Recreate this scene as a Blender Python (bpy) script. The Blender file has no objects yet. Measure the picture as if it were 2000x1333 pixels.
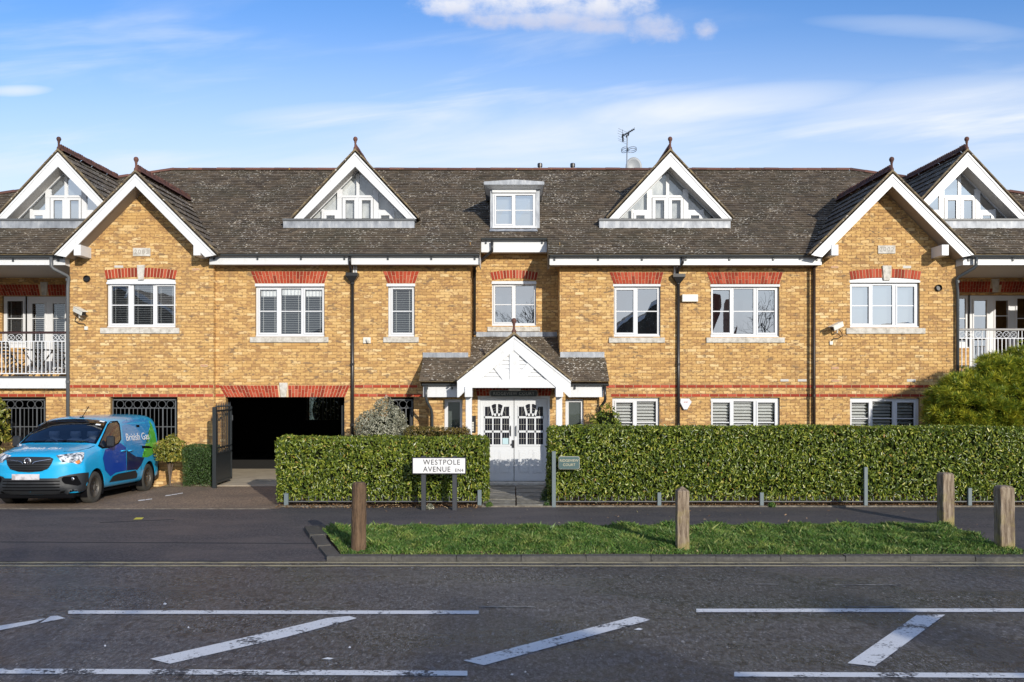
import bpy, bmesh, math, random
import numpy as np
from mathutils import Vector, Matrix

# ------------------------------------------------------------------ camera, light, exposure
SC = bpy.context.scene
COL = SC.collection
F, CX, HY, H = 1700.0, 1000.0, 745.0, 2.526          # focal length (px of a 2000 px frame), horizon, eye height
cam_d = bpy.data.cameras.new('camera'); cam = bpy.data.objects.new('camera', cam_d); COL.objects.link(cam)
cam.location = (0, 0, H); cam.rotation_euler = (math.pi/2, 0, 0)
cam_d.sensor_width = 36; cam_d.lens = 36*F/2000; cam_d.shift_y = (HY-666.5)/2000; cam_d.clip_end = 3000
SC.camera = cam
SUN_AZ, SUN_EL = math.radians(24.5), math.radians(17.5)   # sun behind the camera, to the right
world = bpy.data.worlds.new('World'); SC.world = world; world.use_nodes = True
sun_d = bpy.data.lights.new('sun', 'SUN'); sun = bpy.data.objects.new('sun', sun_d); COL.objects.link(sun)
sun_d.energy = 4.3; sun_d.angle = math.radians(0.5); sun_d.color = (1.0, 0.93, 0.82)
sv = Vector((math.sin(SUN_AZ)*math.cos(SUN_EL), -math.cos(SUN_AZ)*math.cos(SUN_EL), math.sin(SUN_EL)))
sun.rotation_euler = sv.to_track_quat('Z', 'Y').to_euler()
SC.view_settings.view_transform = 'Standard'; SC.view_settings.look = 'None'
SC.view_settings.exposure = 0.0; SC.view_settings.gamma = 1; SC.view_settings.use_curve_mapping = False

class NT:
    """small node-tree helper"""
    def __init__(s, tree): s.t = tree; s.n = tree.nodes; s.l = tree.links
    def node(s, typ, **kw):
        n = s.n.new(typ)
        for k, v in kw.items(): setattr(n, k, v)
        return n
    def put(s, sock, v):
        if v is None: return
        if isinstance(v, bpy.types.NodeSocket): s.l.new(v, sock)
        elif isinstance(v, (tuple, list)) and sock.type == 'RGBA' and len(v) == 3: sock.default_value = (*v, 1)
        else: sock.default_value = v
    def m(s, op, a, b=None, c=None, clamp=False):
        n = s.node('ShaderNodeMath', operation=op, use_clamp=clamp)
        for i, v in enumerate((a, b, c)):
            if v is not None: s.put(n.inputs[i], v)
        return n.outputs[0]
    def mix(s, f, a, b, blend='MIX'):
        n = s.node('ShaderNodeMix', data_type='RGBA', blend_type=blend)
        s.put(n.inputs[0], f); s.put(n.inputs[6], a); s.put(n.inputs[7], b); return n.outputs[2]
    def ramp(s, f, stops):
        n = s.node('ShaderNodeValToRGB'); e = n.color_ramp.elements
        while len(e) < len(stops): e.new(0.5)
        for el, (p, c) in zip(e, stops): el.position = p; el.color = (*c, 1) if len(c) == 3 else c
        s.put(n.inputs[0], f); return n.outputs[0]
    def sstep(s, v, lo, hi):
        n = s.node('ShaderNodeMapRange', interpolation_type='SMOOTHSTEP')
        s.put(n.inputs[0], v); n.inputs[1].default_value = lo; n.inputs[2].default_value = hi
        return n.outputs[0]
    def noise(s, vec, scale, detail=3, rough=0.5, dist=0.0):
        n = s.node('ShaderNodeTexNoise'); s.put(n.inputs['Vector'], vec)
        n.inputs['Scale'].default_value = scale; n.inputs['Detail'].default_value = detail
        n.inputs['Roughness'].default_value = rough; n.inputs['Distortion'].default_value = dist
        return n.outputs[0]
    def vmul(s, vec, xyz):
        n = s.node('ShaderNodeVectorMath', operation='MULTIPLY'); s.put(n.inputs[0], vec); n.inputs[1].default_value = xyz
        return n.outputs[0]
    def sep(s, vec):
        n = s.node('ShaderNodeSeparateXYZ'); s.put(n.inputs[0], vec); return n.outputs
    def comb(s, x, y, z):
        n = s.node('ShaderNodeCombineXYZ')
        for i, v in enumerate((x, y, z)): s.put(n.inputs[i], v)
        return n.outputs[0]

# sky: Nishita plus high cirrus wisps and one cumulus bank, all fixed by world direction
w = NT(world.node_tree); w.n.clear()
sky = w.node('ShaderNodeTexSky', sky_type='NISHITA', sun_disc=False)
sky.sun_elevation = SUN_EL; sky.sun_rotation = math.radians(180) - SUN_AZ
sky.air_density = 1.0; sky.dust_density = 0.6; sky.ozone_density = 2.5
tc = w.node('ShaderNodeTexCoord').outputs['Generated']
dx, dy, dz = w.sep(tc)
ay = w.m('MAXIMUM', w.m('ABSOLUTE', dy), 0.15)
u = w.m('DIVIDE', dx, ay); v = w.m('DIVIDE', dz, ay)          # slope coordinates left/right and up
wis = w.noise(w.comb(w.m('MULTIPLY_ADD', v, 0.9, w.m('MULTIPLY', u, 1.1)), w.m('MULTIPLY_ADD', u, -1.3, w.m('MULTIPLY', v, 9.0)), dy), 1.7, 6, 0.55, 0.5)
wis2 = w.noise(w.comb(w.m('MULTIPLY', u, 1.3), w.m('MULTIPLY', v, 4.0), 3.3), 1.3, 3, 0.5)
band = w.m('MULTIPLY', w.sstep(v, 0.06, 0.20), w.m('SUBTRACT', 1.0, w.sstep(v, 0.30, 0.50)))
cir = w.m('MULTIPLY', w.m('MULTIPLY', w.sstep(wis, 0.44, 0.74), w.sstep(wis2, 0.34, 0.62)), w.m('MULTIPLY_ADD', band, 0.75, 0.12))
streaks = None
def streak(u0, v0, ln, wd, tilt, amp):
    global streaks
    a = w.m('SUBTRACT', u, u0); b = w.m('SUBTRACT', v, v0)
    p = w.m('MULTIPLY_ADD', a, math.cos(tilt), w.m('MULTIPLY', b, math.sin(tilt)))
    q = w.m('SUBTRACT', w.m('MULTIPLY', b, math.cos(tilt)), w.m('MULTIPLY', a, math.sin(tilt)))
    q = w.m('ADD', q, w.m('MULTIPLY', w.m('SUBTRACT', wis, 0.5), wd*1.6))
    e = w.m('SUBTRACT', 1.0, w.m('ADD', w.m('POWER', w.m('ABSOLUTE', w.m('DIVIDE', p, ln)), 2.0), w.m('POWER', w.m('ABSOLUTE', w.m('DIVIDE', q, wd)), 2.0)))
    e = w.m('MULTIPLY', w.m('MAXIMUM', e, 0.0), amp)
    streaks = e if streaks is None else w.m('MAXIMUM', streaks, e)
streak(0.235, 0.317, 0.20, 0.022, 0.10, 0.75)
streak(0.50, 0.312, 0.20, 0.040, 0.10, 0.65)
streak(-0.22, 0.305, 0.12, 0.014, 0.07, 0.45)
streak(-0.57, 0.333, 0.045, 0.008, 0.03, 0.9)
streak(0.10, 0.285, 0.22, 0.035, 0.10, 0.40)
streak(0.47, 0.405, 0.14, 0.014, -0.06, 0.35)
cir = w.m('ADD', cir, w.m('MULTIPLY', streaks, w.m('MULTIPLY_ADD', wis, 0.9, 0.35)), clamp=True)
cn = w.noise(w.comb(w.m('MULTIPLY', u, 22.0), w.m('MULTIPLY', v, 30.0), 1.0), 1.0, 7, 0.62)
blobs = None
for bu, bv, ru, rv in ((0.015, 0.452, 0.125, 0.042), (0.10, 0.440, 0.06, 0.030), (-0.07, 0.433, 0.045, 0.014), (0.165, 0.4035, 0.034, 0.018), (0.10, 0.408, 0.045, 0.010), (0.2225, 0.4055, 0.014, 0.012), (0.03, 0.415, 0.09, 0.012),
                       (-0.9, 0.5, 0.35, 0.06), (0.9, 0.62, 0.4, 0.09), (0.0, 0.75, 0.5, 0.10)):
    e = w.m('SUBTRACT', 1.0, w.m('ADD', w.m('POWER', w.m('ABSOLUTE', w.m('DIVIDE', w.m('SUBTRACT', u, bu), ru)), 2.0), w.m('POWER', w.m('ABSOLUTE', w.m('DIVIDE', w.m('SUBTRACT', v, bv), rv)), 2.0)))
    blobs = e if blobs is None else w.m('MAXIMUM', blobs, e)
cum = w.sstep(w.m('ADD', blobs, w.m('MULTIPLY', w.m('SUBTRACT', cn, 0.5), 4.0)), -0.45, 1.5)
# broken cloud over the houses opposite, behind the camera (seen only mirrored in the panes)
bc = w.noise(w.comb(w.m('MULTIPLY', u, 2.0), w.m('MULTIPLY', v, 5.0), 7.0), 1.3, 5, 0.55)
back = w.m('MULTIPLY', w.sstep(w.m('MULTIPLY', dy, -1.0), 0.0, 0.4), w.sstep(bc, 0.38, 0.62))
hv = w.sstep(v, -0.05, 0.34)
skyc = w.mix(1.0, sky.outputs[0], w.mix(hv, (1.0, 1.0, 1.05), (1.02, 1.44, 1.95)), 'MULTIPLY')
skyc = w.mix(w.m('MULTIPLY', w.m('SUBTRACT', 1.0, w.sstep(v, 0.10, 0.46)), 0.96), skyc, (8.0, 8.9, 9.8))
hi = w.mix(cir, skyc, (8.0, 8.6, 9.5))
cshade = w.mix(w.sstep(w.m('SUBTRACT', v, w.m('MULTIPLY', cn, 0.03)), 0.39, 0.425), (5.6, 6.1, 7.9), (8.9, 8.9, 9.2))
hi = w.mix(w.m('MULTIPLY', cum, 0.93), hi, cshade)
hi = w.mix(w.m('MULTIPLY', back, 0.8), hi, (8.2, 8.4, 8.8))
bg = w.node('ShaderNodeBackground'); w.put(bg.inputs[0], hi); bg.inputs[1].default_value = 0.108
wo = w.node('ShaderNodeOutputWorld'); w.l.new(bg.outputs[0], wo.inputs[0])

# ------------------------------------------------------------------ materials
def mat(name, color=(0.5, 0.5, 0.5), rough=0.6, metal=0.0, spec=0.5, fn=None, coat=0.0):
    m = bpy.data.materials.new(name); m.use_nodes = True
    t = NT(m.node_tree); t.n.clear()
    bs = t.node('ShaderNodeBsdfPrincipled'); out = t.node('ShaderNodeOutputMaterial')
    t.l.new(bs.outputs[0], out.inputs[0])
    bs.inputs['Base Color'].default_value = (*color, 1); bs.inputs['Roughness'].default_value = rough
    bs.inputs['Metallic'].default_value = metal; bs.inputs['Specular IOR Level'].default_value = spec
    bs.inputs['Coat Weight'].default_value = coat
    t.bs = bs; t.out = out
    if fn: fn(t)
    return m
def POS(t): return t.node('ShaderNodeNewGeometry').outputs['Position']
def ISL(t): return t.node('ShaderNodeNewGeometry').outputs['Random Per Island']
def OBJ(t): return t.node('ShaderNodeTexCoord').outputs['Object']
def bump(t, h, st=0.3, dist=0.01):
    b = t.node('ShaderNodeBump'); b.inputs['Strength'].default_value = st; b.inputs['Distance'].default_value = dist
    t.put(b.inputs['Height'], h); t.l.new(b.outputs[0], t.bs.inputs['Normal'])
def base(t, c): t.put(t.bs.inputs['Base Color'], c)
def rgh(t, c): t.put(t.bs.inputs['Roughness'], c)

ZB = 0.0355                                                    # course grid offset
def brick_ids(t):
    x, y, z = t.sep(POS(t))
    uu = t.m('ADD', x, y)
    row = t.m('FLOOR', t.m('DIVIDE', t.m('SUBTRACT', z, ZB), 0.075))
    par = t.m('MODULO', row, 2.0)
    bi = t.m('FLOOR', t.m('DIVIDE', t.m('ADD', x, t.m('MULTIPLY', par, 0.1125)), 0.225))
    n = t.node('ShaderNodeTexWhiteNoise', noise_dimensions='3D'); t.put(n.inputs[0], t.comb(bi, row, t.m('FLOOR', t.m('MULTIPLY', y, 2.0))))
    return n.outputs[0], n.outputs[1], x, y, z, uu
def f_brick(t):
    r, rc, x, y, z, uu = brick_ids(t)
    c = t.ramp(r, [(0, (.35, .18, .055)), (.12, (.47, .255, .08)), (.40, (.54, .31, .10)), (.65, (.59, .355, .12)), (.88, (.65, .42, .17)), (1, (.72, .52, .26))])
    big = t.noise(POS(t), 0.7, 2)
    c = t.mix(t.m('MULTIPLY', t.sstep(big, .45, .75), .25), c, (.60, .38, .13))
    sm = t.noise(t.comb(t.m('MULTIPLY_ADD', r, 7.0, t.m('MULTIPLY', uu, 8.5)), y, t.m('MULTIPLY', z, 15.0)), 1.0, 2, .55, .1)
    c = t.mix(t.m('MULTIPLY', t.sstep(sm, .51, .61), .82), c, (.27, .125, .045))
    sm2 = t.noise(t.comb(t.m('MULTIPLY', uu, 4.3), t.m('MULTIPLY', y, 3.0), t.m('MULTIPLY', z, 11.0)), 1.0, 2, .6)
    c = t.mix(t.m('MULTIPLY', t.sstep(sm2, .60, .68), .82), c, (.12, .07, .045))
    fine = t.noise(POS(t), 90, 3)
    c = t.mix(t.m('MULTIPLY', fine, .5), c, t.mix(.5, c, (.8, .62, .36)))
    st = t.noise(t.vmul(POS(t), (1.5, 1.5, .28)), 2.2, 5, .65)
    c = t.mix(t.m('MULTIPLY', t.sstep(st, .50, .74), .32), c, (.24, .17, .10))
    wh = t.noise(t.vmul(POS(t), (1, 1, 1.6)), 3.4, 4, .7)
    c = t.mix(t.m('MULTIPLY', t.sstep(wh, .66, .76), .45), c, (.78, .68, .50))
    base(t, c); bump(t, fine, .5, .006)
def f_red(t):
    r = ISL(t)
    oi = t.node('ShaderNodeObjectInfo').outputs['Random']
    rr = t.m('FRACT', t.m('ADD', r, oi))
    c = t.ramp(rr, [(0, (.22, .030, .014)), (.4, (.32, .042, .018)), (.8, (.40, .058, .024)), (1, (.46, .10, .055))])
    n = t.noise(POS(t), 22, 3)
    base(t, t.mix(t.m('MULTIPLY', t.sstep(n, .55, .75), .4), c, (.22, .04, .02))); bump(t, n, .3, .004)
def f_mortar(t):
    n = t.noise(POS(t), 6, 3)
    base(t, t.mix(n, (.23, .135, .055), (.36, .235, .11)))
def f_tile(t):
    r = ISL(t); oi = t.node('ShaderNodeObjectInfo').outputs['Random']
    rr = t.m('FRACT', t.m('ADD', r, oi))
    c = t.ramp(rr, [(0, (.078, .061, .045)), (.4, (.112, .088, .062)), (.75, (.135, .106, .075)), (1, (.170, .132, .092))])
    big = t.noise(POS(t), .9, 3, .6)
    c = t.mix(t.m('MULTIPLY', t.sstep(big, .42, .7), .5), c, (.080, .074, .050))
    md = t.noise(POS(t), 5.0, 3, .6)
    c = t.mix(t.m('MULTIPLY', t.sstep(md, .5, .7), .30), c, (.14, .095, .065))
    patch = t.noise(POS(t), 1.1, 3, .6)
    sp = t.noise(t.vmul(POS(t), (1, 1, 2.2)), 17, 1, .5)
    spk = t.m('ADD', sp, t.m('MULTIPLY', patch, .34))
    c = t.mix(t.m('MULTIPLY', t.sstep(spk, .835, .87), .9), c, (.66, .62, .54))
    base(t, c); bump(t, t.noise(POS(t), 60, 3), .4, .006)
def f_ridge(t):
    r = ISL(t); oi = t.node('ShaderNodeObjectInfo').outputs['Random']
    rr = t.m('FRACT', t.m('ADD', r, oi))
    c = t.ramp(rr, [(0, (.065, .030, .024)), (.5, (.11, .046, .034)), (1, (.16, .068, .048))])
    n = t.noise(POS(t), 3.5, 4, .65)
    c = t.mix(t.m('MULTIPLY', t.sstep(n, .56, .70), .7), c, (.10, .085, .06))
    n2 = t.noise(POS(t), 4.2, 3, .6)
    c = t.mix(t.sstep(n2, .66, .72), c, (.52, .34, .06))
    base(t, c); bump(t, n, .3)
def f_white(t):
    n = t.noise(t.vmul(POS(t), (1.6, 1, .5)), 6, 5, .7)
    base(t, t.mix(t.m('MULTIPLY', t.sstep(n, .5, .8), .45), (.68, .69, .70), (.50, .495, .46)))
def f_lead(t):
    n = t.noise(t.vmul(POS(t), (1, 1, .4)), 7, 4, .6)
    base(t, t.ramp(n, [(.3, (.20, .215, .24)), (.55, (.33, .35, .38)), (.75, (.48, .49, .50))])); bump(t, n, .4, .02)
def f_stone(t):
    n = t.noise(POS(t), 9, 4, .65)
    base(t, t.ramp(n, [(.3, (.36, .33, .28)), (.55, (.58, .55, .49)), (.8, (.68, .65, .60))])); bump(t, n, .2)
def f_road(t):
    p = POS(t)
    n = t.noise(t.vmul(p, (1.3, .5, 1)), 22, 5, .8); b = t.noise(t.vmul(p, (.35, 1, 1)), 1.1, 4, .6); s = t.noise(p, 60, 2, .7)
    a = t.noise(t.vmul(p, (1, .55, 1)), 13, 4, .75)
    c = t.ramp(n, [(.41, (.013, .014, .017)), (.5, (.062, .065, .073)), (.57, (.165, .170, .185))])
    c = t.mix(t.m('MULTIPLY', b, .45), c, (.078, .072, .073))
    c = t.mix(t.m('MULTIPLY', t.sstep(s, .58, .68), .65), c, (.34, .335, .335))
    c = t.mix(t.m('MULTIPLY', t.sstep(a, .51, .60), .75), c, (.028, .028, .032))
    dk = t.noise(t.vmul(p, (7, 4.2, 1)), 1.6, 2, .6, .8)
    c = t.mix(t.m('MULTIPLY', t.sstep(dk, .56, .62), .80), c, (.010, .010, .012))
    lt = t.noise(t.vmul(p, (14, 7, 1)), 1.7, 1, .5)
    c = t.mix(t.m('MULTIPLY', t.sstep(lt, .68, .72), .60), c, (.42, .42, .43))
    tyre = t.noise(t.vmul(p, (.04, 1.5, 1)), 1.0, 2, .5)
    c = t.mix(t.m('MULTIPLY', t.sstep(tyre, .52, .62), .30), c, (.045, .046, .050))
    # long thin cracks
    cr = t.noise(t.vmul(p, (.25, 2.4, 1)), 1.7, 6, .6)
    crk = t.m('SUBTRACT', 1.0, t.sstep(t.m('ABSOLUTE', t.m('SUBTRACT', cr, .5)), 0.0, .006))
    c = t.mix(t.m('MULTIPLY', crk, .6), c, (.008, .008, .009))
    base(t, c)
    wet = t.noise(t.vmul(p, (.5, 1, 1)), .55, 3, .6)
    wx, wy, wz = t.sep(p)
    sheen = t.m('MULTIPLY', t.m('MULTIPLY', t.sstep(wx, -.5, 2.0), t.sstep(wy, 8.8, 10.6)), t.sstep(wet, .36, .56))
    rgh(t, t.m('SUBTRACT', t.m('MULTIPLY_ADD', t.sstep(wet, .36, .58), -.18, .42), t.m('MULTIPLY', sheen, .17)))
    t.bs.inputs['Specular IOR Level'].default_value = .8
    fb = t.noise(p, 42, 3, .7)
    bump(t, t.m('ADD', t.m('ADD', n, t.m('MULTIPLY', a, .9)), t.m('MULTIPLY', t.m('MULTIPLY', fb, 1.6), t.m('MULTIPLY_ADD', sheen, 1.0, .25))), 1.0, .024)
def f_foot(t):
    p = POS(t)
    n = t.noise(t.vmul(p, (1.2, .5, 1)), 24, 6, .8); b = t.noise(t.vmul(p, (.5, 1, 1)), 1.3, 5, .65); g = t.noise(p, 190, 1)
    c = t.ramp(n, [(.38, (.028, .025, .027)), (.52, (.070, .062, .065)), (.64, (.13, .12, .115))])
    c = t.mix(t.sstep(b, .35, .7), c, t.mix(.7, c, (.115, .095, .088)))
    c = t.mix(t.m('MULTIPLY', t.sstep(g, .72, .76), .8), c, (.35, .34, .32))
    base(t, c); rgh(t, t.m('MULTIPLY_ADD', b, -.25, .85)); bump(t, n, .5, .006)
def f_drive(t):
    p = POS(t)
    n = t.noise(t.vmul(p, (1.2, .5, 1)), 26, 6, .8); b = t.noise(p, .9, 4, .6); g = t.noise(p, 170, 1)
    c = t.ramp(n, [(.36, (.10, .07, .048)), (.5, (.22, .158, .108)), (.64, (.36, .27, .19))])
    c = t.mix(t.sstep(b, .35, .7), c, t.mix(.6, c, (.11, .085, .066)))
    c = t.mix(t.m('MULTIPLY', t.sstep(g, .73, .76), .7), c, (.4, .36, .30))
    base(t, c); rgh(t, .75); bump(t, n, .5, .006)
def f_conc(t):
    n = t.noise(POS(t), 3, 5, .6)
    base(t, t.ramp(n, [(.3, (.40, .33, .24)), (.7, (.55, .47, .35))])); bump(t, n, .2)
def f_soil(t):
    p = POS(t); n = t.noise(p, 28, 4, .7); s = t.noise(p, 45, 1)
    c = t.ramp(n, [(.3, (.035, .02, .012)), (.6, (.10, .06, .035)), (.8, (.20, .13, .08))])
    base(t, t.mix(t.sstep(s, .64, .68), c, (.38, .28, .19))); bump(t, n, 1, .03)
def f_gravel(t):
    v = t.node('ShaderNodeTexVoronoi'); t.put(v.inputs['Vector'], POS(t)); v.inputs['Scale'].default_value = 38
    base(t, t.mix(.5, (.45, .34, .2), v.outputs['Color'], 'MULTIPLY')); bump(t, v.outputs['Distance'], 1, .03)
def f_kerb(t):
    n = t.noise(POS(t), 14, 4, .7); oi = t.node('ShaderNodeObjectInfo').outputs['Random']
    c = t.ramp(n, [(.3, (.022, .021, .019)), (.55, (.060, .057, .050)), (.8, (.13, .125, .11))])
    base(t, t.mix(t.m('MULTIPLY', oi, .4), c, (.105, .095, .08))); bump(t, n, .5, .01)
def f_line(t):
    p = POS(t)
    n = t.noise(t.vmul(p, (1, 1.5, 1)), 22, 5, .7); b = t.noise(p, 2.3, 4, .65); n2 = t.noise(p, 75, 2)
    wear = t.m('MAXIMUM', t.sstep(t.m('ADD', n, t.m('MULTIPLY', t.sstep(b, .42, .72), .24)), .61, .68), t.m('MULTIPLY', t.sstep(n2, .68, .72), .7))
    base(t, t.mix(wear, t.mix(n, (.60, .61, .62), (.76, .76, .76)), (.045, .045, .048))); bump(t, n, .4, .006)
def f_yell(t):
    p = POS(t); n = t.noise(t.vmul(p, (.35, 1.5, 1)), 6, 5, .75); n2 = t.noise(p, 60, 2)
    wear = t.sstep(t.m('MULTIPLY_ADD', n2, .4, n), .66, .88)
    base(t, t.mix(wear, (.42, .35, .20), (.085, .078, .066)))
def f_ghost(t):
    p = POS(t); n = t.noise(t.vmul(p, (.5, 1.5, 1)), 9, 5, .75)
    base(t, t.mix(t.sstep(n, .42, .56), (.22, .215, .20), (.04, .04, .044)))
def f_grass(t):
    r = ISL(t); n = t.noise(POS(t), 1.6, 4, .65)
    c = t.ramp(r, [(0, (.040, .095, .016)), (.5, (.080, .165, .026)), (.85, (.145, .235, .05)), (1, (.32, .30, .12))])
    n2 = t.noise(POS(t), 3.4, 4, .6)
    c = t.mix(t.m('MULTIPLY', t.sstep(n2, .50, .64), .75), c, t.mix(r, (.12, .20, .03), (.34, .36, .10)))
    base(t, t.mix(t.sstep(n, .42, .66), c, t.mix(.6, c, (.03, .085, .014))))
    t.bs.inputs['Subsurface Weight'].default_value = 0.0
def leafmat(name, stops, patchc, pamt=.45, rough=.36, trans=.18, scale=1.3, spec=.5):
    def f(t):
        r = ISL(t); oi = t.node('ShaderNodeObjectInfo').outputs['Random']
        rr = t.m('FRACT', t.m('ADD', r, oi))
        n = t.noise(POS(t), scale, 3, .6)
        c = t.mix(t.m('MULTIPLY', t.sstep(n, .48, .70), pamt), t.ramp(rr, stops), patchc)
        x, y, z = t.sep(POS(t))
        base(t, c); rgh(t, rough)
        tr = t.node('ShaderNodeBsdfTranslucent'); t.put(tr.inputs[0], t.mix(.4, c, (.30, .42, .03)))
        ms = t.node('ShaderNodeMixShader'); ms.inputs[0].default_value = trans
        t.l.new(t.bs.outputs[0], ms.inputs[1]); t.l.new(tr.outputs[0], ms.inputs[2]); t.l.new(ms.outputs[0], t.out.inputs[0])
    return mat(name, rough=rough, fn=f, spec=spec)
def f_wood(t):
    p = t.vmul(OBJ(t), (1, 1, .10)); n = t.noise(p, 34, 5, .65, .6); g = t.noise(OBJ(t), 4, 3, .6)
    x, y, z = t.sep(OBJ(t))
    c = t.ramp(n, [(.28, (.055, .035, .022)), (.46, (.19, .14, .095)), (.68, (.36, .29, .21)), (.85, (.45, .385, .29))])
    lich = t.m('MULTIPLY', t.sstep(t.m('SUBTRACT', g, t.m('MULTIPLY', z, .35)), .30, .52), .55)
    c = t.mix(lich, c, (.28, .235, .045))
    base(t, c); bump(t, n, .9, .02)
def f_woodbrown(t):
    p = t.vmul(OBJ(t), (1, 1, .08)); n = t.noise(p, 30, 5, .6, .5)
    base(t, t.ramp(n, [(.3, (.045, .026, .014)), (.55, (.13, .078, .042)), (.8, (.23, .155, .09))])); bump(t, n, .8, .02)
def f_bark(t):
    n = t.noise(t.vmul(POS(t), (1, 1, .3)), 14, 4, .6)
    base(t, t.ramp(n, [(.3, (.05, .035, .025)), (.7, (.16, .12, .09))])); bump(t, n, .6, .02)

M = {}
M['brick'] = mat('yellow_stock_brick', rough=.88, spec=.25, fn=f_brick)
M['red'] = mat('red_brick_material', rough=.8, spec=.3, fn=f_red)
M['mortar'] = mat('mortar', rough=.95, spec=.1, fn=f_mortar)
M['mortarw'] = mat('pale_mortar', (.62, .47, .30), .95, spec=.1)
M['numeral'] = mat('faint_carved_numerals', (.36, .33, .29), .95)
M['tile'] = mat('weathered_roof_tile', rough=.82, spec=.35, fn=f_tile)
M['ridge'] = mat('red_ridge_clay', rough=.8, fn=f_ridge)
M['verge'] = mat('mossy_verge_mortar', (.20, .155, .085), .95, fn=lambda t: (base(t, t.ramp(t.noise(POS(t), 6, 4, .6), [(.3, (.10, .075, .045)), (.55, (.22, .17, .10)), (.75, (.34, .25, .10))]))))
M['white'] = mat('white_painted_board', (.78, .78, .77), .42, fn=f_white)
M['upvc'] = mat('white_upvc', (.67, .68, .695), .3)
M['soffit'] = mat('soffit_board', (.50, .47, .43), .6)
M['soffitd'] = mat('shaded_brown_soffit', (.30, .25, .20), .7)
M['lead'] = mat('lead_sheet', rough=.55, metal=.25, fn=f_lead)
M['stone'] = mat('pale_cast_stone', rough=.85, fn=f_stone)
M['gutter'] = mat('dark_grey_gutter_plastic', (.050, .056, .060), .30)
M['black'] = mat('black_metal', (.012, .012, .013), .38)
M['pipe'] = mat('black_pipe_plastic', (.022, .021, .021), .32)
M['pipebrown'] = mat('dark_brown_pipe_plastic', (.028, .016, .011), .5)
M['grey'] = mat('grey_painted_metal', (.10, .105, .11), .45)
M['bluegrey'] = mat('pale_blue_grey_metal', (.13, .165, .175), .5)
M['road'] = mat('worn_wet_road_asphalt', rough=.5, spec=.5, fn=f_road)
M['foot'] = mat('footway_asphalt', rough=.8, spec=.4, fn=f_foot)
M['drive'] = mat('brown_drive_asphalt', rough=.8, fn=f_drive)
M['conc'] = mat('pale_concrete', rough=.85, fn=f_conc)
M['soil'] = mat('leafy_soil', rough=.95, spec=.1, fn=f_soil)
M['gravel'] = mat('gravel', rough=.9, fn=f_gravel)
M['kerb'] = mat('kerb_stone_material', rough=.6, fn=f_kerb)
M['line'] = mat('worn_white_road_paint', rough=.6, fn=f_line)
M['yell'] = mat('faded_yellow_road_paint', rough=.7, fn=f_yell)
M['ghost'] = mat('ghost_line_paint', rough=.7, fn=f_ghost)
M['yellspot'] = mat('fresh_yellow_mark', (.62, .55, .06), .6)
M['whitespot'] = mat('white_paint_fleck', (.75, .75, .74), .6)
M['grass'] = mat('grass_blade_material', rough=.5, spec=.3, fn=f_grass)
M['hedgeleaf'] = leafmat('laurel_leaf', [(0, (.022, .042, .008)), (.35, (.085, .130, .015)), (.7, (.18, .235, .028)), (.93, (.33, .36, .052)), (.985, (.44, .40, .08)), (1, (.34, .18, .06))], (.18, .22, .032), .35, rough=.30)
M['goldleaf'] = leafmat('golden_leaf', [(0, (.07, .10, .015)), (.4, (.19, .20, .03)), (.8, (.34, .30, .05)), (1, (.45, .36, .08))], (.12, .15, .02))
M['boxleaf'] = leafmat('box_leaf', [(0, (.018, .045, .012)), (.6, (.048, .10, .022)), (1, (.10, .17, .04))], (.04, .08, .018), rough=.45)
M['silverleaf'] = leafmat('silver_leaf', [(0, (.13, .135, .09)), (.5, (.30, .30, .22)), (1, (.55, .53, .42))], (.15, .15, .09), rough=.6)
M['redleaf'] = leafmat('bronze_leaf', [(0, (.06, .03, .015)), (.5, (.13, .09, .02)), (1, (.22, .17, .03))], (.07, .08, .02))
M['pine'] = leafmat('yellow_green_needle', [(0, (.055, .11, .018)), (.4, (.16, .23, .026)), (.75, (.34, .37, .035)), (1, (.60, .54, .055))], (.55, .48, .035), .55, rough=.4, scale=2.6)
M['core'] = mat('dark_hedge_interior', (.010, .013, .006), .95, spec=0)  # near-black so the shade deep in the foliage lies in the colour
M['twig'] = mat('twig_bark', rough=.9, fn=f_bark)
M['wood'] = mat('weathered_grey_timber', rough=.85, fn=f_wood)
M['woodbrown'] = mat('dark_brown_timber', rough=.85, fn=f_woodbrown)
M['chairwood'] = mat('dark_stained_wood', (.055, .042, .034), .6)
M['handrail'] = mat('dark_red_brown_handrail', (.045, .02, .018), .4)
M['handrailg'] = mat('grey_handrail', (.24, .23, .215), .45)
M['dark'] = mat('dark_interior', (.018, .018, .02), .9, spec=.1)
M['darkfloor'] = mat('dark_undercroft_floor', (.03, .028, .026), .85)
M['curtain'] = mat('white_curtain', (.72, .73, .73), .9, fn=lambda t: bump(t, t.m('SINE', t.m('MULTIPLY', t.sep(POS(t))[0], 70.0)), .6, .02))
M['gasket'] = mat('grey_gasket', (.13, .135, .14), .6)
M['dormercurtain'] = mat('plain_white_drape', (.62, .62, .61), .9, fn=lambda t: base(t, t.ramp(t.noise(t.vmul(POS(t), (1, 1, .5)), 2.5, 3, .6), [(.35, (.36, .38, .40)), (.6, (.70, .70, .68))])))
M['greyblind'] = mat('pale_roller_blind', (.62, .64, .65), .9)
M['darkblind'] = mat('dim_room_backing', (.075, .08, .09), .9)
M['slat'] = mat('white_blind_slat', (.62, .62, .60), .5)
M['thinslat'] = mat('pale_venetian_slat', (.36, .37, .38), .5)
M['doorw'] = mat('white_door_paint', (.66, .68, .70), .28)
M['letters'] = mat('silver_lettering', (.42, .42, .38), .4)
M['goldletters'] = mat('pale_gold_lettering', (.48, .44, .30), .5)
M['blackplate'] = mat('black_green_plate', (.012, .020, .018), .3)
M['greenplate'] = mat('slate_green_plate', (.06, .11, .11), .4)
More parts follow.
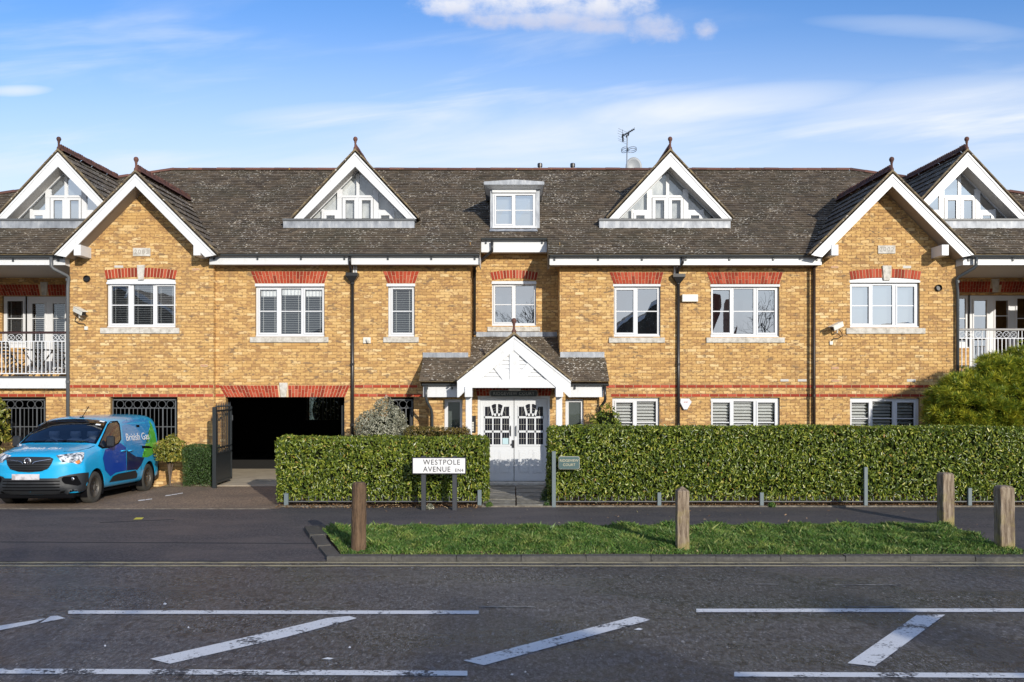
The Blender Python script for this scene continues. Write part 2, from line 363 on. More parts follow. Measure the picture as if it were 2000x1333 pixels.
M['signwhite'] = mat('sign_white_enamel', (.72, .72, .73), .3)
M['signblack'] = mat('sign_black_lettering', (.018, .018, .022), .4)
M['offwhite'] = mat('off_white_plastic', (.70, .68, .60), .4)
M['dishgrey'] = mat('grey_dish_metal', (.30, .32, .34), .45)
M['alu'] = mat('aluminium_rod', (.32, .34, .36), .35, metal=.6)
M['redletters'] = mat('faded_red_lettering', (.45, .12, .10), .5)
M['ventbrick'] = mat('pale_plastic_vent', (.52, .50, .46), .6)

def glass(name, fac, tint=(.95, .97, .98), wav=.02, rough=0.0):
    m = bpy.data.materials.new(name); m.use_nodes = True
    t = NT(m.node_tree); t.n.clear()
    tr = t.node('ShaderNodeBsdfTransparent'); tr.inputs[0].default_value = (*tint, 1)
    gl = t.node('ShaderNodeBsdfGlossy'); gl.inputs['Roughness'].default_value = rough; gl.inputs['Color'].default_value = (.93, .96, 1, 1)
    b = t.node('ShaderNodeBump'); b.inputs['Strength'].default_value = wav; b.inputs['Distance'].default_value = .05
    t.put(b.inputs['Height'], t.noise(POS(t), 1.7, 2)); t.l.new(b.outputs[0], gl.inputs['Normal'])
    fr = t.node('ShaderNodeFresnel'); fr.inputs[0].default_value = 1.5
    f = t.m('ADD', fr.outputs[0], fac, clamp=True)
    ms = t.node('ShaderNodeMixShader'); t.put(ms.inputs[0], f)
    t.l.new(tr.outputs[0], ms.inputs[1]); t.l.new(gl.outputs[0], ms.inputs[2])
    o = t.node('ShaderNodeOutputMaterial'); t.l.new(ms.outputs[0], o.inputs[0])
    return m
M['glass'] = glass('window_glass', .09)
M['glassw'] = glass('half_reflective_window_glass', .24, (.85, .88, .9))
M['glassm'] = glass('reflective_window_glass', .48, (.75, .78, .8))
M['glassh'] = glass('sky_reflecting_glass', .62, (.7, .74, .76))
M['carglass'] = glass('tinted_van_glass', .07, (.78, .83, .88), .0)
M['blackpane'] = mat('dark_door_glass', (.012, .013, .02), .08)
M['frost'] = mat('grey_green_obscured_glass', (.10, .115, .11), .12)

# ------------------------------------------------------------------ mesh helpers
def X(px, d): return (px-CX)*d/F
def Z(py, d): return H+(HY-py)*d/F
def G(px, py, z=0.0):
    d = (H-z)*F/(py-HY); return Vector(((px-CX)*d/F, d, z))
def WL(o):
    v = Vector((0, 0, 0))
    while o is not None: v += o.location; o = o.parent
    return v
class MB:
    def __init__(s): s.v = []; s.f = []
    def add(s, vs, fs):
        n = len(s.v); s.v += [tuple(p) for p in vs]; s.f += [tuple(i+n for i in f) for f in fs]; return s
    def box(s, x0, x1, y0, y1, z0, z1):
        return s.add([(x0, y0, z0), (x1, y0, z0), (x1, y1, z0), (x0, y1, z0), (x0, y0, z1), (x1, y0, z1), (x1, y1, z1), (x0, y1, z1)],
                     [(0, 3, 2, 1), (4, 5, 6, 7), (0, 1, 5, 4), (1, 2, 6, 5), (2, 3, 7, 6), (3, 0, 4, 7)])
    def prism(s, poly, y0, y1):                       # polygon in (x,z), extruded along y
        n = len(poly)
        a = sum(poly[i][0]*poly[(i+1) % n][1]-poly[(i+1) % n][0]*poly[i][1] for i in range(n))
        if a < 0: poly = poly[::-1]
        return s.add([(x, y0, z) for x, z in poly]+[(x, y1, z) for x, z in poly],
                     [tuple(range(n)), tuple(range(2*n-1, n-1, -1))]+[(i, i+n, (i+1) % n+n, (i+1) % n) for i in range(n)])
    def prismx(s, poly, x0, x1):                      # polygon in (y,z), extruded along x
        n = len(poly)
        a = sum(poly[i][0]*poly[(i+1) % n][1]-poly[(i+1) % n][0]*poly[i][1] for i in range(n))
        if a > 0: poly = poly[::-1]
        return s.add([(x0, y, z) for y, z in poly]+[(x1, y, z) for y, z in poly],
                     [tuple(range(n)), tuple(range(2*n-1, n-1, -1))]+[(i, i+n, (i+1) % n+n, (i+1) % n) for i in range(n)])
    def poly(s, pts): return s.add(pts, [tuple(range(len(pts)))])
    def tube(s, pts, r, n=8, r1=None, cap=True):
        pts = [Vector(p) for p in pts]; m = len(pts); vs = []; prev = None
        for i, p in enumerate(pts):
            d = (pts[min(i+1, m-1)]-pts[max(i-1, 0)]).normalized()
            a = Vector((0, 0, 1)) if abs(d.z) < .9 else Vector((1, 0, 0))
            if prev is not None: a = prev
            b = d.cross(a).normalized(); c = b.cross(d).normalized(); prev = c
            rr = r if r1 is None else r+(r1-r)*i/(m-1)
            for k in range(n):
                t = 2*math.pi*k/n; vs.append(p+b*math.cos(t)*rr+c*math.sin(t)*rr)
        fs = [(i*n+k, i*n+(k+1) % n, (i+1)*n+(k+1) % n, (i+1)*n+k) for i in range(m-1) for k in range(n)]
        if cap: fs += [tuple(range(n-1, -1, -1)), tuple(range((m-1)*n, m*n))]
        return s.add(vs, fs)
    def lathe(s, prof, c=(0, 0, 0), n=12, axis='z'):
        vs = []; m = len(prof)
        for r, h in prof:
            for k in range(n):
                t = 2*math.pi*k/n; a, b = r*math.cos(t), r*math.sin(t)
                p = (a, b, h) if axis == 'z' else ((a, h, b) if axis == 'y' else (h, a, b))
                vs.append((c[0]+p[0], c[1]+p[1], c[2]+p[2]))
        fs = [(i*n+k, i*n+(k+1) % n, (i+1)*n+(k+1) % n, (i+1)*n+k) for i in range(m-1) for k in range(n)]
        fs += [tuple(range(n-1, -1, -1)), tuple(range((m-1)*n, m*n))]
        return s.add(vs, fs)
    def mesh(s, name, off=(0, 0, 0), smooth=False):
        me = bpy.data.meshes.new(name)
        ox, oy, oz = off
        me.from_pydata([(x-ox, y-oy, z-oz) for x, y, z in s.v], [], s.f)
        if smooth: me.shade_smooth()
        return me
def link(name, me, mt, parent=None, loc=(0, 0, 0), **props):
    o = bpy.data.objects.new(name, me)
    if mt is not None and me is not None and not me.materials: me.materials.append(mt)
    COL.objects.link(o); o.parent = parent; o.location = loc
    for k, v in props.items(): o[k] = v
    return o
def obj(name, mb, mt, parent=None, smooth=False, bevel=0, **props):
    """mesh given in world coordinates (or in the root's own frame when the root sits at the origin)"""
    me = mb.mesh(name, WL(parent), smooth)
    o = link(name, me, mt, parent, **props)
    if bevel:
        b = o.modifiers.new('bevel', 'BEVEL'); b.width = bevel; b.segments = 1; b.limit_method = 'ANGLE'
    return o
def thing(name, label, cat, loc, group=None, kind=None):
    o = link(name, None, None, None, loc); o['label'] = label
    if cat: o['category'] = cat
    if group: o['group'] = group
    if kind: o['kind'] = kind
    return o
def solo(name, mb, mt, label, cat, loc, smooth=False, bevel=0, group=None, **kw):
    me = mb.mesh(name, loc, smooth); o = link(name, me, mt, None, loc)
    o['label'] = label; o['category'] = cat
    if group: o['group'] = group
    for k, v in kw.items(): o[k] = v
    if bevel:
        b = o.modifiers.new('bevel', 'BEVEL'); b.width = bevel; b.segments = 1; b.limit_method = 'ANGLE'
    return o
def struct(name, mb, mt, **kw):
    o = link(name, mb.mesh(name), mt); o['kind'] = 'structure'
    for k, v in kw.items(): o[k] = v
    return o
def np_mesh(name, V, Fc, k, smooth=False):
    me = bpy.data.meshes.new(name); nf = len(Fc)
    me.vertices.add(len(V)); me.vertices.foreach_set('co', np.asarray(V, dtype=np.float32).ravel())
    me.loops.add(nf*k); me.loops.foreach_set('vertex_index', np.asarray(Fc, dtype=np.int32).ravel())
    me.polygons.add(nf); me.polygons.foreach_set('loop_start', np.arange(0, nf*k, k, dtype=np.int32))
    me.update(calc_edges=True)
    if smooth: me.shade_smooth()
    return me
def text(name, s, size, mt, parent, loc, rot=(math.pi/2, 0, 0), ext=.002, align='CENTER', sx=1.0, spacing=1.0):
    cu = bpy.data.curves.new(name, 'FONT'); cu.body = s; cu.size = size; cu.extrude = ext; cu.align_x = align; cu.align_y = 'CENTER'
    cu.space_character = spacing
    tmp = bpy.data.objects.new('tmp', cu); COL.objects.link(tmp)
    dg = bpy.context.evaluated_depsgraph_get(); me = bpy.data.meshes.new_from_object(tmp.evaluated_get(dg))
    bpy.data.objects.remove(tmp); me.name = name; me.materials.clear()
    o = link(name, me, mt, parent, Vector(loc)-WL(parent)); o.rotation_euler = rot; o.scale = (sx, 1, 1)
    return o
R = random.Random(7); NR = np.random.default_rng(11)
# ------------------------------------------------------------------ the apartment building
DW, DB, DR, DK = 21.79, 21.64, 22.70, 24.2     # planes of main wall, gabled bays, centre recess, balcony back walls
DE, ZE, SL = 21.35, 5.64, 0.60                 # eaves of the main roof: distance, height, slope
bld = thing('apartment_building', 'long yellow brick apartment block with red brick bands, white dormers and dark tiled roof', 'building', (0, DW, 0))
RED_ROWS = [round((2.398-ZB)/.075-.5), round((2.173-ZB)/.075-.5)]
def front(d): return lambda u, z, o: (u, d-o, z)
def sidep(x, sgn): return lambda u, z, o: (x+sgn*o, u, z)      # wall running away from the viewer; sgn = way it faces
INDIV = []
brick_me = {}
def backing(mb, mp, rect, holes, o=0.0):
    x0, x1, z0, z1 = rect
    xs = sorted({x0, x1} | {h[i] for h in holes for i in (0, 1) if x0 < h[i] < x1})
    zs = sorted({z0, z1} | {h[i] for h in holes for i in (2, 3) if z0 < h[i] < z1})
    for a, b in zip(xs, xs[1:]):
        for c, e in zip(zs, zs[1:]):
            mx, mz = (a+b)/2, (c+e)/2
            if any(h[0] < mx < h[1] and h[2] < mz < h[3] for h in holes): continue
            mb.poly([mp(a, c, o), mp(b, c, o), mp(b, e, o), mp(a, e, o)])
def wall(d, rect, holes=(), gable=None, red=(0, 1), reveal=.16, indiv=False, mp=None, redr=None):
    """a brick wall: recessed mortar plane plus one block per brick; gable = (apex_x, apex_z, half_width, foot_z)"""
    mp = mp or front(d); x0, x1, z0, z1 = rect
    mb = MB(); backing(mb, mp, rect, holes)
    if gable:
        ax, az, hw, fz = gable
        mb.poly([mp(ax-hw, z1, 0), mp(ax+hw, z1, 0), mp(ax, z1+hw*(az-fz)/hw, 0)])
    for h in holes:
        a, b, c, e = max(h[0], x0), min(h[1], x1), max(h[2], z0), min(h[3], z1)
        for q in ([(a, c), (a, e)], [(b, e), (b, c)], [(a, e), (b, e)], [(b, c), (a, c)]):
            (ua, za), (ub, zb) = q
            mb.poly([mp(ua, za, .006), mp(ub, zb, .006), mp(ub, zb, -reveal), mp(ua, za, -reveal)])
    wl = obj('wall', mb, M['mortar'], bld)
    ys, rs = MB(), []
    top = z1 if not gable else gable[1]
    k0, k1 = int((z0-ZB)/.075)-1, int((top-ZB)/.075)+1
    for k in range(k0, k1):
        zb, zt = ZB+k*.075+.005, ZB+k*.075+.070
        zb, zt = max(zb, z0), min(zt, top)
        if zt-zb < .01: continue
        isred = any(k == RED_ROWS[i] for i in red) and z1 > 2.0
        cuts = sorted({zb, zt} | {h[i] for h in holes for i in (2, 3) if zb+.004 < h[i] < zt-.004})
        par = k % 2
        for ca, cb in zip(cuts, cuts[1:]):
            zm = (ca+cb)/2; ra, rb = x0, x1
            if gable and zm > z1:
                wd = (gable[1]-zm)
                ra, rb = gable[0]-wd, gable[0]+wd
                if rb-ra < .05: continue
            iv = [(ra, rb)]
            for h in holes:
                if h[2] < zm < h[3]:
                    nv = []
                    for a, b in iv:
                        if h[1] <= a or h[0] >= b: nv.append((a, b)); continue
                        if h[0] > a: nv.append((a, h[0]))
                        if h[1] < b: nv.append((h[1], b))
                    iv = nv
            for a, b in iv:
                i0 = math.floor((a+par*.1125)/.225)
                while i0*.225-par*.1125 < b:
                    u0, u1 = i0*.225-par*.1125+.005, i0*.225-par*.1125+.220; i0 += 1
                    u0, u1 = max(u0, a), min(u1, b)
                    if u1-u0 < .02: continue
                    redq = isred and (redr is None or any(p <= (u0+u1)/2 <= q for p, q in redr))
                    full = u1-u0 > .214 and cb-ca > .064
                    if redq: rs.append((u0, u1, ca, cb)); continue
                    if indiv and full and (u0, ca) and len(INDIV) < 300 and indiv[0] < (u0+u1)/2 < indiv[1] and indiv[2] < zm < indiv[3]:
                        INDIV.append(1)
                        if 'y' not in brick_me: brick_me['y'] = MB().box(-.1075, .1075, -.012, .012, -.0325, .0325).mesh('brick')
                        link('brick', brick_me['y'], M['brick'], wl, Vector(((u0+u1)/2, d+.004+R.uniform(-.002, .001), (ca+cb)/2))-WL(wl)); continue
                    o = .008+R.uniform(-.0012, .0022)
                    P = [mp(u0, ca, o), mp(u1, ca, o), mp(u1, cb, o), mp(u0, cb, o), mp(u0, ca, 0), mp(u1, ca, 0), mp(u1, cb, 0), mp(u0, cb, 0)]
                    ys.add(P, [(0, 1, 2, 3), (0, 4, 5, 1), (1, 5, 6, 2), (2, 6, 7, 3), (3, 7, 4, 0)])
    if ys.v: obj('brick', ys, M['brick'], wl, kind='stuff')
    if rs:
        jm = MB()
        for u0, u1, ca, cb in rs: jm.poly([mp(u0-.006, ca-.003, .003), mp(u1+.006, ca-.003, .003), mp(u1+.006, cb+.003, .003), mp(u0-.006, cb+.003, .003)])
        obj('band_mortar', jm, M['mortarw'], wl)
    for u0, u1, ca, cb in rs:
        w2 = round(u1-u0-.004, 3)
        key = ('r', w2, round(cb-ca, 3))
        if key not in brick_me: brick_me[key] = MB().box(-w2/2, w2/2, -.014, .014, -(cb-ca)/2, (cb-ca)/2).mesh('red_brick')
        link('red_brick', brick_me[key], M['red'], wl, Vector(((u0+u1)/2, d+.003, (ca+cb)/2))-WL(wl))
    return wl

def arch_flat(pt0, pt1, pb0, pb1, yt, yb, d, gap=None, off=.012):
    zt, zb = Z(yt, d), Z(yb, d); a0, a1, b0, b1 = X(pt0, d), X(pt1, d), X(pb0, d), X(pb1, d)
    ar = obj('brick_arch', MB().prism([(b0, zb), (b1, zb), (a1, zt), (a0, zt)], d-off, d+.02), M['mortarw'], bld)
    n = max(4, round((b1-b0)/.078)); br = MB(); j = .006
    for i in range(n):
        f0, f1 = i/n, (i+1)/n
        fr = .36 if i % 2 else .66
        for q0, q1 in ((0, fr), (fr, 1)):
            zz0, zz1 = zb+(zt-zb)*q0+j*.6, zb+(zt-zb)*q1-j*.6
            def xa(f, q): return (b0+(b1-b0)*f)*(1-q)+(a0+(a1-a0)*f)*q
            P = [(xa(f0, q0)+j, zz0), (xa(f1, q0)-j, zz0), (xa(f1, q1)-j, zz1), (xa(f0, q1)+j, zz1)]
            if gap and gap[0] < (P[0][0]+P[1][0])/2 < gap[1]: continue
            br.prism(P, d-off-.008-R.uniform(0, .002), d)
    obj('brick', br, M['red'], ar, kind='stuff')
def arch_seg(pt0, pt1, yt, yte, pb0, pb1, yb, ybe, d, gap=None):
    a0, a1, b0, b1 = X(pt0, d), X(pt1, d), X(pb0, d), X(pb1, d)
    zt, zte, zb, zbe = Z(yt, d), Z(yte, d), Z(yb, d), Z(ybe, d)
    T = lambda f: (a0+(a1-a0)*f, zte+(zt-zte)*(1-(2*f-1)**2))
    B = lambda f: (b0+(b1-b0)*f, zbe+(zb-zbe)*(1-(2*f-1)**2))
    n = 16
    ar = obj('brick_arch', MB().prism([B(i/n) for i in range(n+1)]+[T(1-i/n) for i in range(n+1)], d-.012, d+.02), M['mortarw'], bld)
    n = round((b1-b0)/.0785); br = MB()
    for i in range(n):
        f0, f1 = (i+.10)/n, (i+.90)/n
        if gap and gap[0] < T((f0+f1)/2)[0] < gap[1]: continue
        br.prism([B(f0), B(f1), T(f1), T(f0)], d-.020-R.uniform(0, .003), d)
    obj('brick', br, M['red'], ar, kind='stuff')
    # white timber infill between arch and window head
    return
def keystone(p0t, p1t, p0b, p1b, yt, yb, d, off=.05):
    obj('keystone', MB().prism([(X(p0b, d), Z(yb, d)), (X(p1b, d), Z(yb, d)), (X(p1t, d), Z(yt, d)), (X(p0t, d), Z(yt, d))], d-off, d+.02), M['stone'], bld, bevel=.006)
def sill(p0, p1, y0, y1, d, par=None):
    n = 2 if p1-p0 > 120 else 1
    xa, xb = X(p0, d), X(p1, d); st = (xb-xa)/n
    for i in range(n):
        obj('sill', MB().box(xa+i*st+.002*(i > 0), xa+(i+1)*st, d-.05, d+.10, Z(y1, d), Z(y0, d)), M['stone'], par or bld, bevel=.006)

slat_me = {}
def window(rect, panes, d, bar=None, head=None, back='dark', gl='glass', slats=None, cas=(), inset=.065, depth=.05, louvre=False):
    """rect = (x0,x1,y0,y1) px of the frame; panes = [(x0,x1,y0,y1)] px; cas = indexes of opening lights (with a sash ring)"""
    x0, x1, z0, z1 = X(rect[0], d), X(rect[1], d), Z(rect[3], d), Z(rect[2], d)
    hs = [(X(p[0], d), X(p[1], d), Z(p[3], d), Z(p[2], d)) for p in panes]
    mb = MB(); y = d+inset
    xs = sorted({x0, x1} | {h[i] for h in hs for i in (0, 1)}); zs = sorted({z0, z1} | {h[i] for h in hs for i in (2, 3)})
    backing(mb, lambda u, z, o: (u, y-o, z), (x0, x1, z0, z1), hs)
    for a, b, c, e in hs:
        for q in (((a, c), (a, e)), ((b, e), (b, c)), ((a, e), (b, e)), ((b, c), (a, c))):
            mb.poly([(q[0][0], y, q[0][1]), (q[1][0], y, q[1][1]), (q[1][0], y+depth, q[1][1]), (q[0][0], y+depth, q[0][1])])
    for q in (((x0, z1), (x0, z0)), ((x1, z0), (x1, z1)), ((x0, z0), (x1, z0)), ((x1, z1), (x0, z1))):
        mb.poly([(q[0][0], y, q[0][1]), (q[1][0], y, q[1][1]), (q[1][0], y+.08, q[1][1]), (q[0][0], y+.08, q[0][1])])
    mb.box(x0-.02, x1+.02, y-.045, y+.02, z0-.002, z0+.028)      # projecting cill strip of the frame
    win = obj('window', mb, M['upvc'], bld)
    for i, (a, b, c, e) in enumerate(hs):
        if i in cas:
            s = MB(); t, pr = .042, .018
            for r in ((a-t, a, c-t, e+t), (b, b+t, c-t, e+t), (a, b, c-t, c), (a, b, e, e+t)):
                s.box(r[0], r[1], y-pr, y+.004, r[2], r[3])
            s2 = obj('sash', s, M['upvc'], win, bevel=.004)
        obj('pane', MB().poly([(a, y+.03, c), (b, y+.03, c), (b, y+.03+R.uniform(-.004, .004), e), (a, y+.03+R.uniform(-.004, .004), e)]), M[gl], win)
        g_ = .007; gk = MB().box(a, a+g_, y+.016, y+.031, c, e).box(b-g_, b, y+.016, y+.031, c, e).box(a, b, y+.016, y+.031, c, c+g_).box(a, b, y+.016, y+.031, e-g_, e)
        obj('gasket', gk, M['gasket'], win)
        if bar is not None:
            zb = Z(bar, d)
            obj('glazing_bar', MB().box(a, b, y+.012, y+.028, zb-.012, zb+.012), M['upvc'], win)
        if slats:
            top, bot, pitch = slats
            k = 0; zz = e-(top if not louvre else 0)-.02
            wd = b-a-.02
            key = (round(wd, 3), louvre)
            if key not in slat_me:
                q = MB()
                if louvre: q.add([(-wd/2, 0, -.030), (wd/2, 0, -.030), (wd/2, .045, .018), (-wd/2, .045, .018), (-wd/2, .002, -.022), (wd/2, .002, -.022), (wd/2, .047, .026), (-wd/2, .047, .026)], [(0, 1, 5, 4), (1, 2, 6, 5), (2, 3, 7, 6), (3, 0, 4, 7), (3, 2, 1, 0), (4, 5, 6, 7)])
                else: q.add([(-wd/2, 0, -.004), (wd/2, 0, -.004), (wd/2, .04, .004), (-wd/2, .04, .004), (-wd/2, 0, .000), (wd/2, 0, .000), (wd/2, .04, .008), (-wd/2, .04, .008)], [(0, 1, 5, 4), (1, 2, 6, 5), (2, 3, 7, 6), (3, 0, 4, 7), (3, 2, 1, 0), (4, 5, 6, 7)])
                slat_me[key] = q.mesh('slat')
            while zz > c+.02+bot:
                link('slat', slat_me[key], M['slat' if louvre else 'thinslat'], win, Vector(((a+b)/2, y+.075, zz))-WL(win)); zz -= pitch
            if not louvre:
                for f in (.16, .84):
                    obj('blind_cord', MB().box(a+(b-a)*f-.004, a+(b-a)*f+.004, y+.068, y+.072, c+.02, e-.01), M['slat'], win)
                if top > .05: obj('blind_head', MB().box(a+.01, b-.01, y+.07, y+.12, e-top, e), M['curtain'], win)
    yb = y+.16 if back in ('curtain', 'greyblind') else y+.55
    mbk = {'dark': 'dark', 'curtain': 'curtain', 'greyblind': 'greyblind', 'dim': 'darkblind'}[back]
    r = MB(); a, b, c, e = x0+.02, x1-.02, z0+.02, z1-.02
    r.poly([(a, yb, c), (b, yb, c), (b, yb, e), (a, yb, e)])
    for q in (((a, c), (a, e)), ((b, e), (b, c)), ((a, e), (b, e)), ((b, c), (a, c))):
        r.poly([(q[0][0], y+.055, q[0][1]), (q[1][0], y+.055, q[1][1]), (q[1][0], yb, q[1][1]), (q[0][0], yb, q[0][1])])
    obj('curtain' if back == 'curtain' else ('roller_blind' if back == 'greyblind' else 'room_recess'), r, M[mbk], win)
    if head:
        obj('window_head', MB().box(X(head[0], d), X(head[1], d), d-.02, d+.09, Z(head[3], d), Z(head[2], d)), M['upvc'], win, bevel=.004)
    return win
def rectw(p, d, yt=None): return (X(p[0], d), X(p[1], d), Z(p[3], d), Z(yt if yt is not None else p[2], d))

# window rectangles in the photograph's pixels
W1 = (209, 343, 553, 640); W2 = (499, 634, 559, 658); W3 = (758, 810, 559, 658); W4 = (961, 1047, 553, 637)
W5 = (1199, 1290, 559, 658); W6 = (1388, 1522, 559, 659); W7 = (1660, 1796, 550, 640)
W8 = (1196, 1288, 779, 872); W9 = (1388, 1523, 779, 872); W10 = (1660, 1796, 779, 872)
GAR = (441, 673, 776, 960); GR1 = (216, 347, 776, 862); GR2 = (757, 808, 776, 862); GR0 = (-60, 90, 776, 862)
zb0 = -.16; zE = 5.408
xBL0, xBL1 = X(137, DB), X(417, DB); xBR0, xBR1 = X(1593, DB), X(1866, DB)
xR0, xR1 = X(918, DW), X(1093.6, DW)
# main wall left / right
wall(DW, (xBL1, xR0, zb0, zE), [rectw(W2, DW, 555), rectw(W3, DW, 555), (*rectw(GAR, DW)[:2], -.3, rectw(GAR, DW)[3]), rectw(GR2, DW)], redr=[(-20, X(430, DW)), (X(684, DW), X(824, DW))])
wall(DW, (xR1, xBR0, zb0, zE), [rectw(W5, DW, 555), rectw(W6, DW, 555), rectw(W8, DW, 777), rectw(W9, DW, 777)], redr=[(X(1186, DW), 20)])
# recess wall and its two return walls
wall(DR, (xR0, xR1, 3.4, 6.0), [rectw(W4, DR, 549)])
wall(None, (DW, DR, 2.9, 6.0), mp=sidep(xR0, 1), red=()); wall(None, (DW, DR, 2.9, 6.0), mp=sidep(xR1, -1), red=())
# gabled bays: parts of wall below the eaves plus gable triangle
axL, axR = X(268, DB), X(1741, DB)
for (b0, b1, ax, holes, ind) in ((xBL0, xBL1, axL, [rectw(W1, DB, 545), rectw(GR1, DB)], (X(150, DB), X(410, DB), 2.5, 3.9)),
                            (xBR0, xBR1, axR, [rectw(W7, DB, 543), rectw(W10, DB, 777)], (X(1640, DB), X(1850, DB), 2.5, 3.9))):
    az = Z(366, DB)+.25; gz = 5.5
    wall(DB, (b0, b1, zb0, gz), holes, gable=None, indiv=ind)
    hw = az-gz
    wall(DB, (max(b0, ax-hw), min(b1, ax+hw), gz, gz+.001), (), gable=(ax, az, hw, gz), red=())
    for xs_, sg in ((b0, -1), (b1, 1)):
        wall(None, (DB, DW+.0 if (xs_ in (xBL1, xBR0)) else DW+.0, zb0, gz), mp=sidep(xs_, sg), red=())
# under-balcony walls and balcony back walls
wall(DW, (X(-140, DW), xBL0, zb0, Z(756, DW)), [rectw(GR0, DW)])
wall(DW, (xBR1, X(2140, DW), zb0, Z(756, DW)), [rectw((1895, 2060, 777, 872), DW)])
zK0, zK1 = Z(737, 21.6), 5.42
wall(DK, (X(-160, DK), X(150, DK), zK0, zK1), [rectw((5, 50, 579, 680), DK), rectw((50, 150, 579, 728), DK)], red=())
wall(DK, (X(1850, DK), X(2160, DK), zK0, zK1), [rectw((1868, 1894, 577, 680), DK), rectw((1894, 2086, 577, 728), DK)], red=())
wall(None, (DW, DK, zK0, zK1), mp=sidep(xBL0, -1), red=()); wall(None, (DW, DK, zK0, zK1), mp=sidep(xBR1, 1), red=())

# windows
three = lambda a, yt, yb, yc, yd: [(a[0], a[1], yt, yb), (a[2], a[3], yc, yd), (a[4], a[5], yt, yb)]
window(W1, three((216, 249, 259, 297, 305, 338), 559, 632, 556.5, 634), DB, 596, None, 'dim', 'glassw', (.0, .0, .056), (0, 2))
window(W2, three((506.5, 539.5, 548, 587, 595, 628.5), 566, 650, 563.5, 652.5), DW, 608, (498, 634, 554.5, 560), 'dark', 'glass', (.16, 0, .056), (0, 2))
window(W3, [(766.5, 804.5, 565, 650)], DW, 608, (755, 811, 554.5, 560), 'dark', 'glass', (.0, 0, .056), (0,))
window(W4, [(967, 999.5, 560, 629.5), (1007, 1043.5, 558, 631.5)], DR, 595, None, 'dim', 'glassm', None, (0,))
window(W5, [(1204.5, 1237.5, 566.5, 650), (1246, 1284.5, 564, 652.5)], DW, 608, (1197, 1290, 555.5, 560), 'dark', 'glassm', None, (0,))
window(W6, three((1393, 1426.5, 1434, 1473, 1481.5, 1514.5), 566.5, 650, 564, 652.5), DW, 608, (1387, 1523, 556, 560.5), 'dim', 'glassm', None, (0, 2))
window(W7, three((1665, 1698.5, 1706, 1745, 1754, 1787.5), 560, 632, 557, 634.5), DB, 597, None, 'greyblind', 'glassh', None, (0, 2))
window(W8, [(1204, 1236.5, 787, 862), (1244.5, 1282, 784.5, 864)], DW, 826, None, 'dark', 'glass', (0, 0, .080), (0,), louvre=True)
window(W9, three((1393, 1426.5, 1434, 1473, 1481.5, 1514.5), 787, 862, 784.5, 864), DW, 826, None, 'dark', 'glass', (0, 0, .080), (0, 2), louvre=True)
window(W10, three((1665, 1698.5, 1706, 1745, 1754, 1787.5), 787, 862, 784.5, 864), DB, 818, None, 'dark', 'glass', (0, 0, .080), (0, 2), louvre=True)
window((1895, 2060, 779, 872), [(1902, 1940, 787, 862), (1950, 2000, 785, 864), (2010, 2050, 787, 862)], DW, 826, None, 'greyblind', 'glassm', None, ())
for p in (W1, W7, W4):
    d = DR if p is W4 else DB; a, b = X(p[0]-1, d), X(p[1]+1, d)
    zt, ze, z0 = Z(p[2]-10, d), Z(p[2]-5.5, d), Z(p[2]+1, d); n = 10
    arc = [(a+(b-a)*i/n, ze+(zt-ze)*(1-(2*i/n-1)**2)) for i in range(n+1)]
    obj('arch_infill', MB().prism([(b, z0), (a, z0)]+arc, d+.005, d+.10), M['white'], bld)
    obj('window_head', MB().box(a, b, d-.015, d+.09, z0-.02, z0+.03), M['upvc'], bld, bevel=.004)
for (p0, p1, y0, y1, d) in ((197, 351, 641, 652, DB), (489, 642, 659, 669.5, DW), (749, 818, 659, 669.5, DW), (952, 1055, 639, 648, DR),
                            (1189, 1298, 660, 670, DW), (1379, 1532, 660, 670, DW), (1652, 1806, 641.5, 652.5, DB)):
    sill(p0, p1, y0, y1, d)
arch_flat(490, 641, 499, 634, 530.5, 554, DW); arch_flat(748, 819, 757, 811, 530.5, 554, DW)
arch_flat(1190, 1296, 1198, 1290, 532, 555, DW); arch_flat(1380, 1529, 1388, 1522, 532, 555, DW)
arch_flat(428, 684, 441, 674, 753, 776, DW, gap=(X(546, DW), X(562, DW)))
arch_flat(-12, 150, -2, 150, 556, 578, DK, gap=(X(79, DK), X(95, DK))); arch_flat(1850, 2110, 1850, 2100, 550, 571.5, DK, gap=(X(1935, DK), X(1951, DK)))
arch_seg(204, 347, 523.5, 529, 207, 343, 541.5, 545.5, DB, gap=(X(267, DB), X(285, DB)))
arch_seg(957, 1051.5, 528, 533, 961, 1048, 544, 548, DR)
arch_seg(1658, 1799, 525.5, 531, 1661, 1796, 542.5, 547, DB, gap=(X(1721, DB), X(1741, DB)))
keystone(268.5, 284, 271, 281.5, 518.5, 547.5, DB); keystone(1722, 1740, 1725, 1737, 519.5, 548.5, DB)
keystone(546, 562.5, 549, 559.5, 748, 776, DW); keystone(80, 94.5, 83.5, 92, 551.5, 577.5, DK); keystone(1935, 1950.5, 1938, 1948, 545, 571.5, DK)

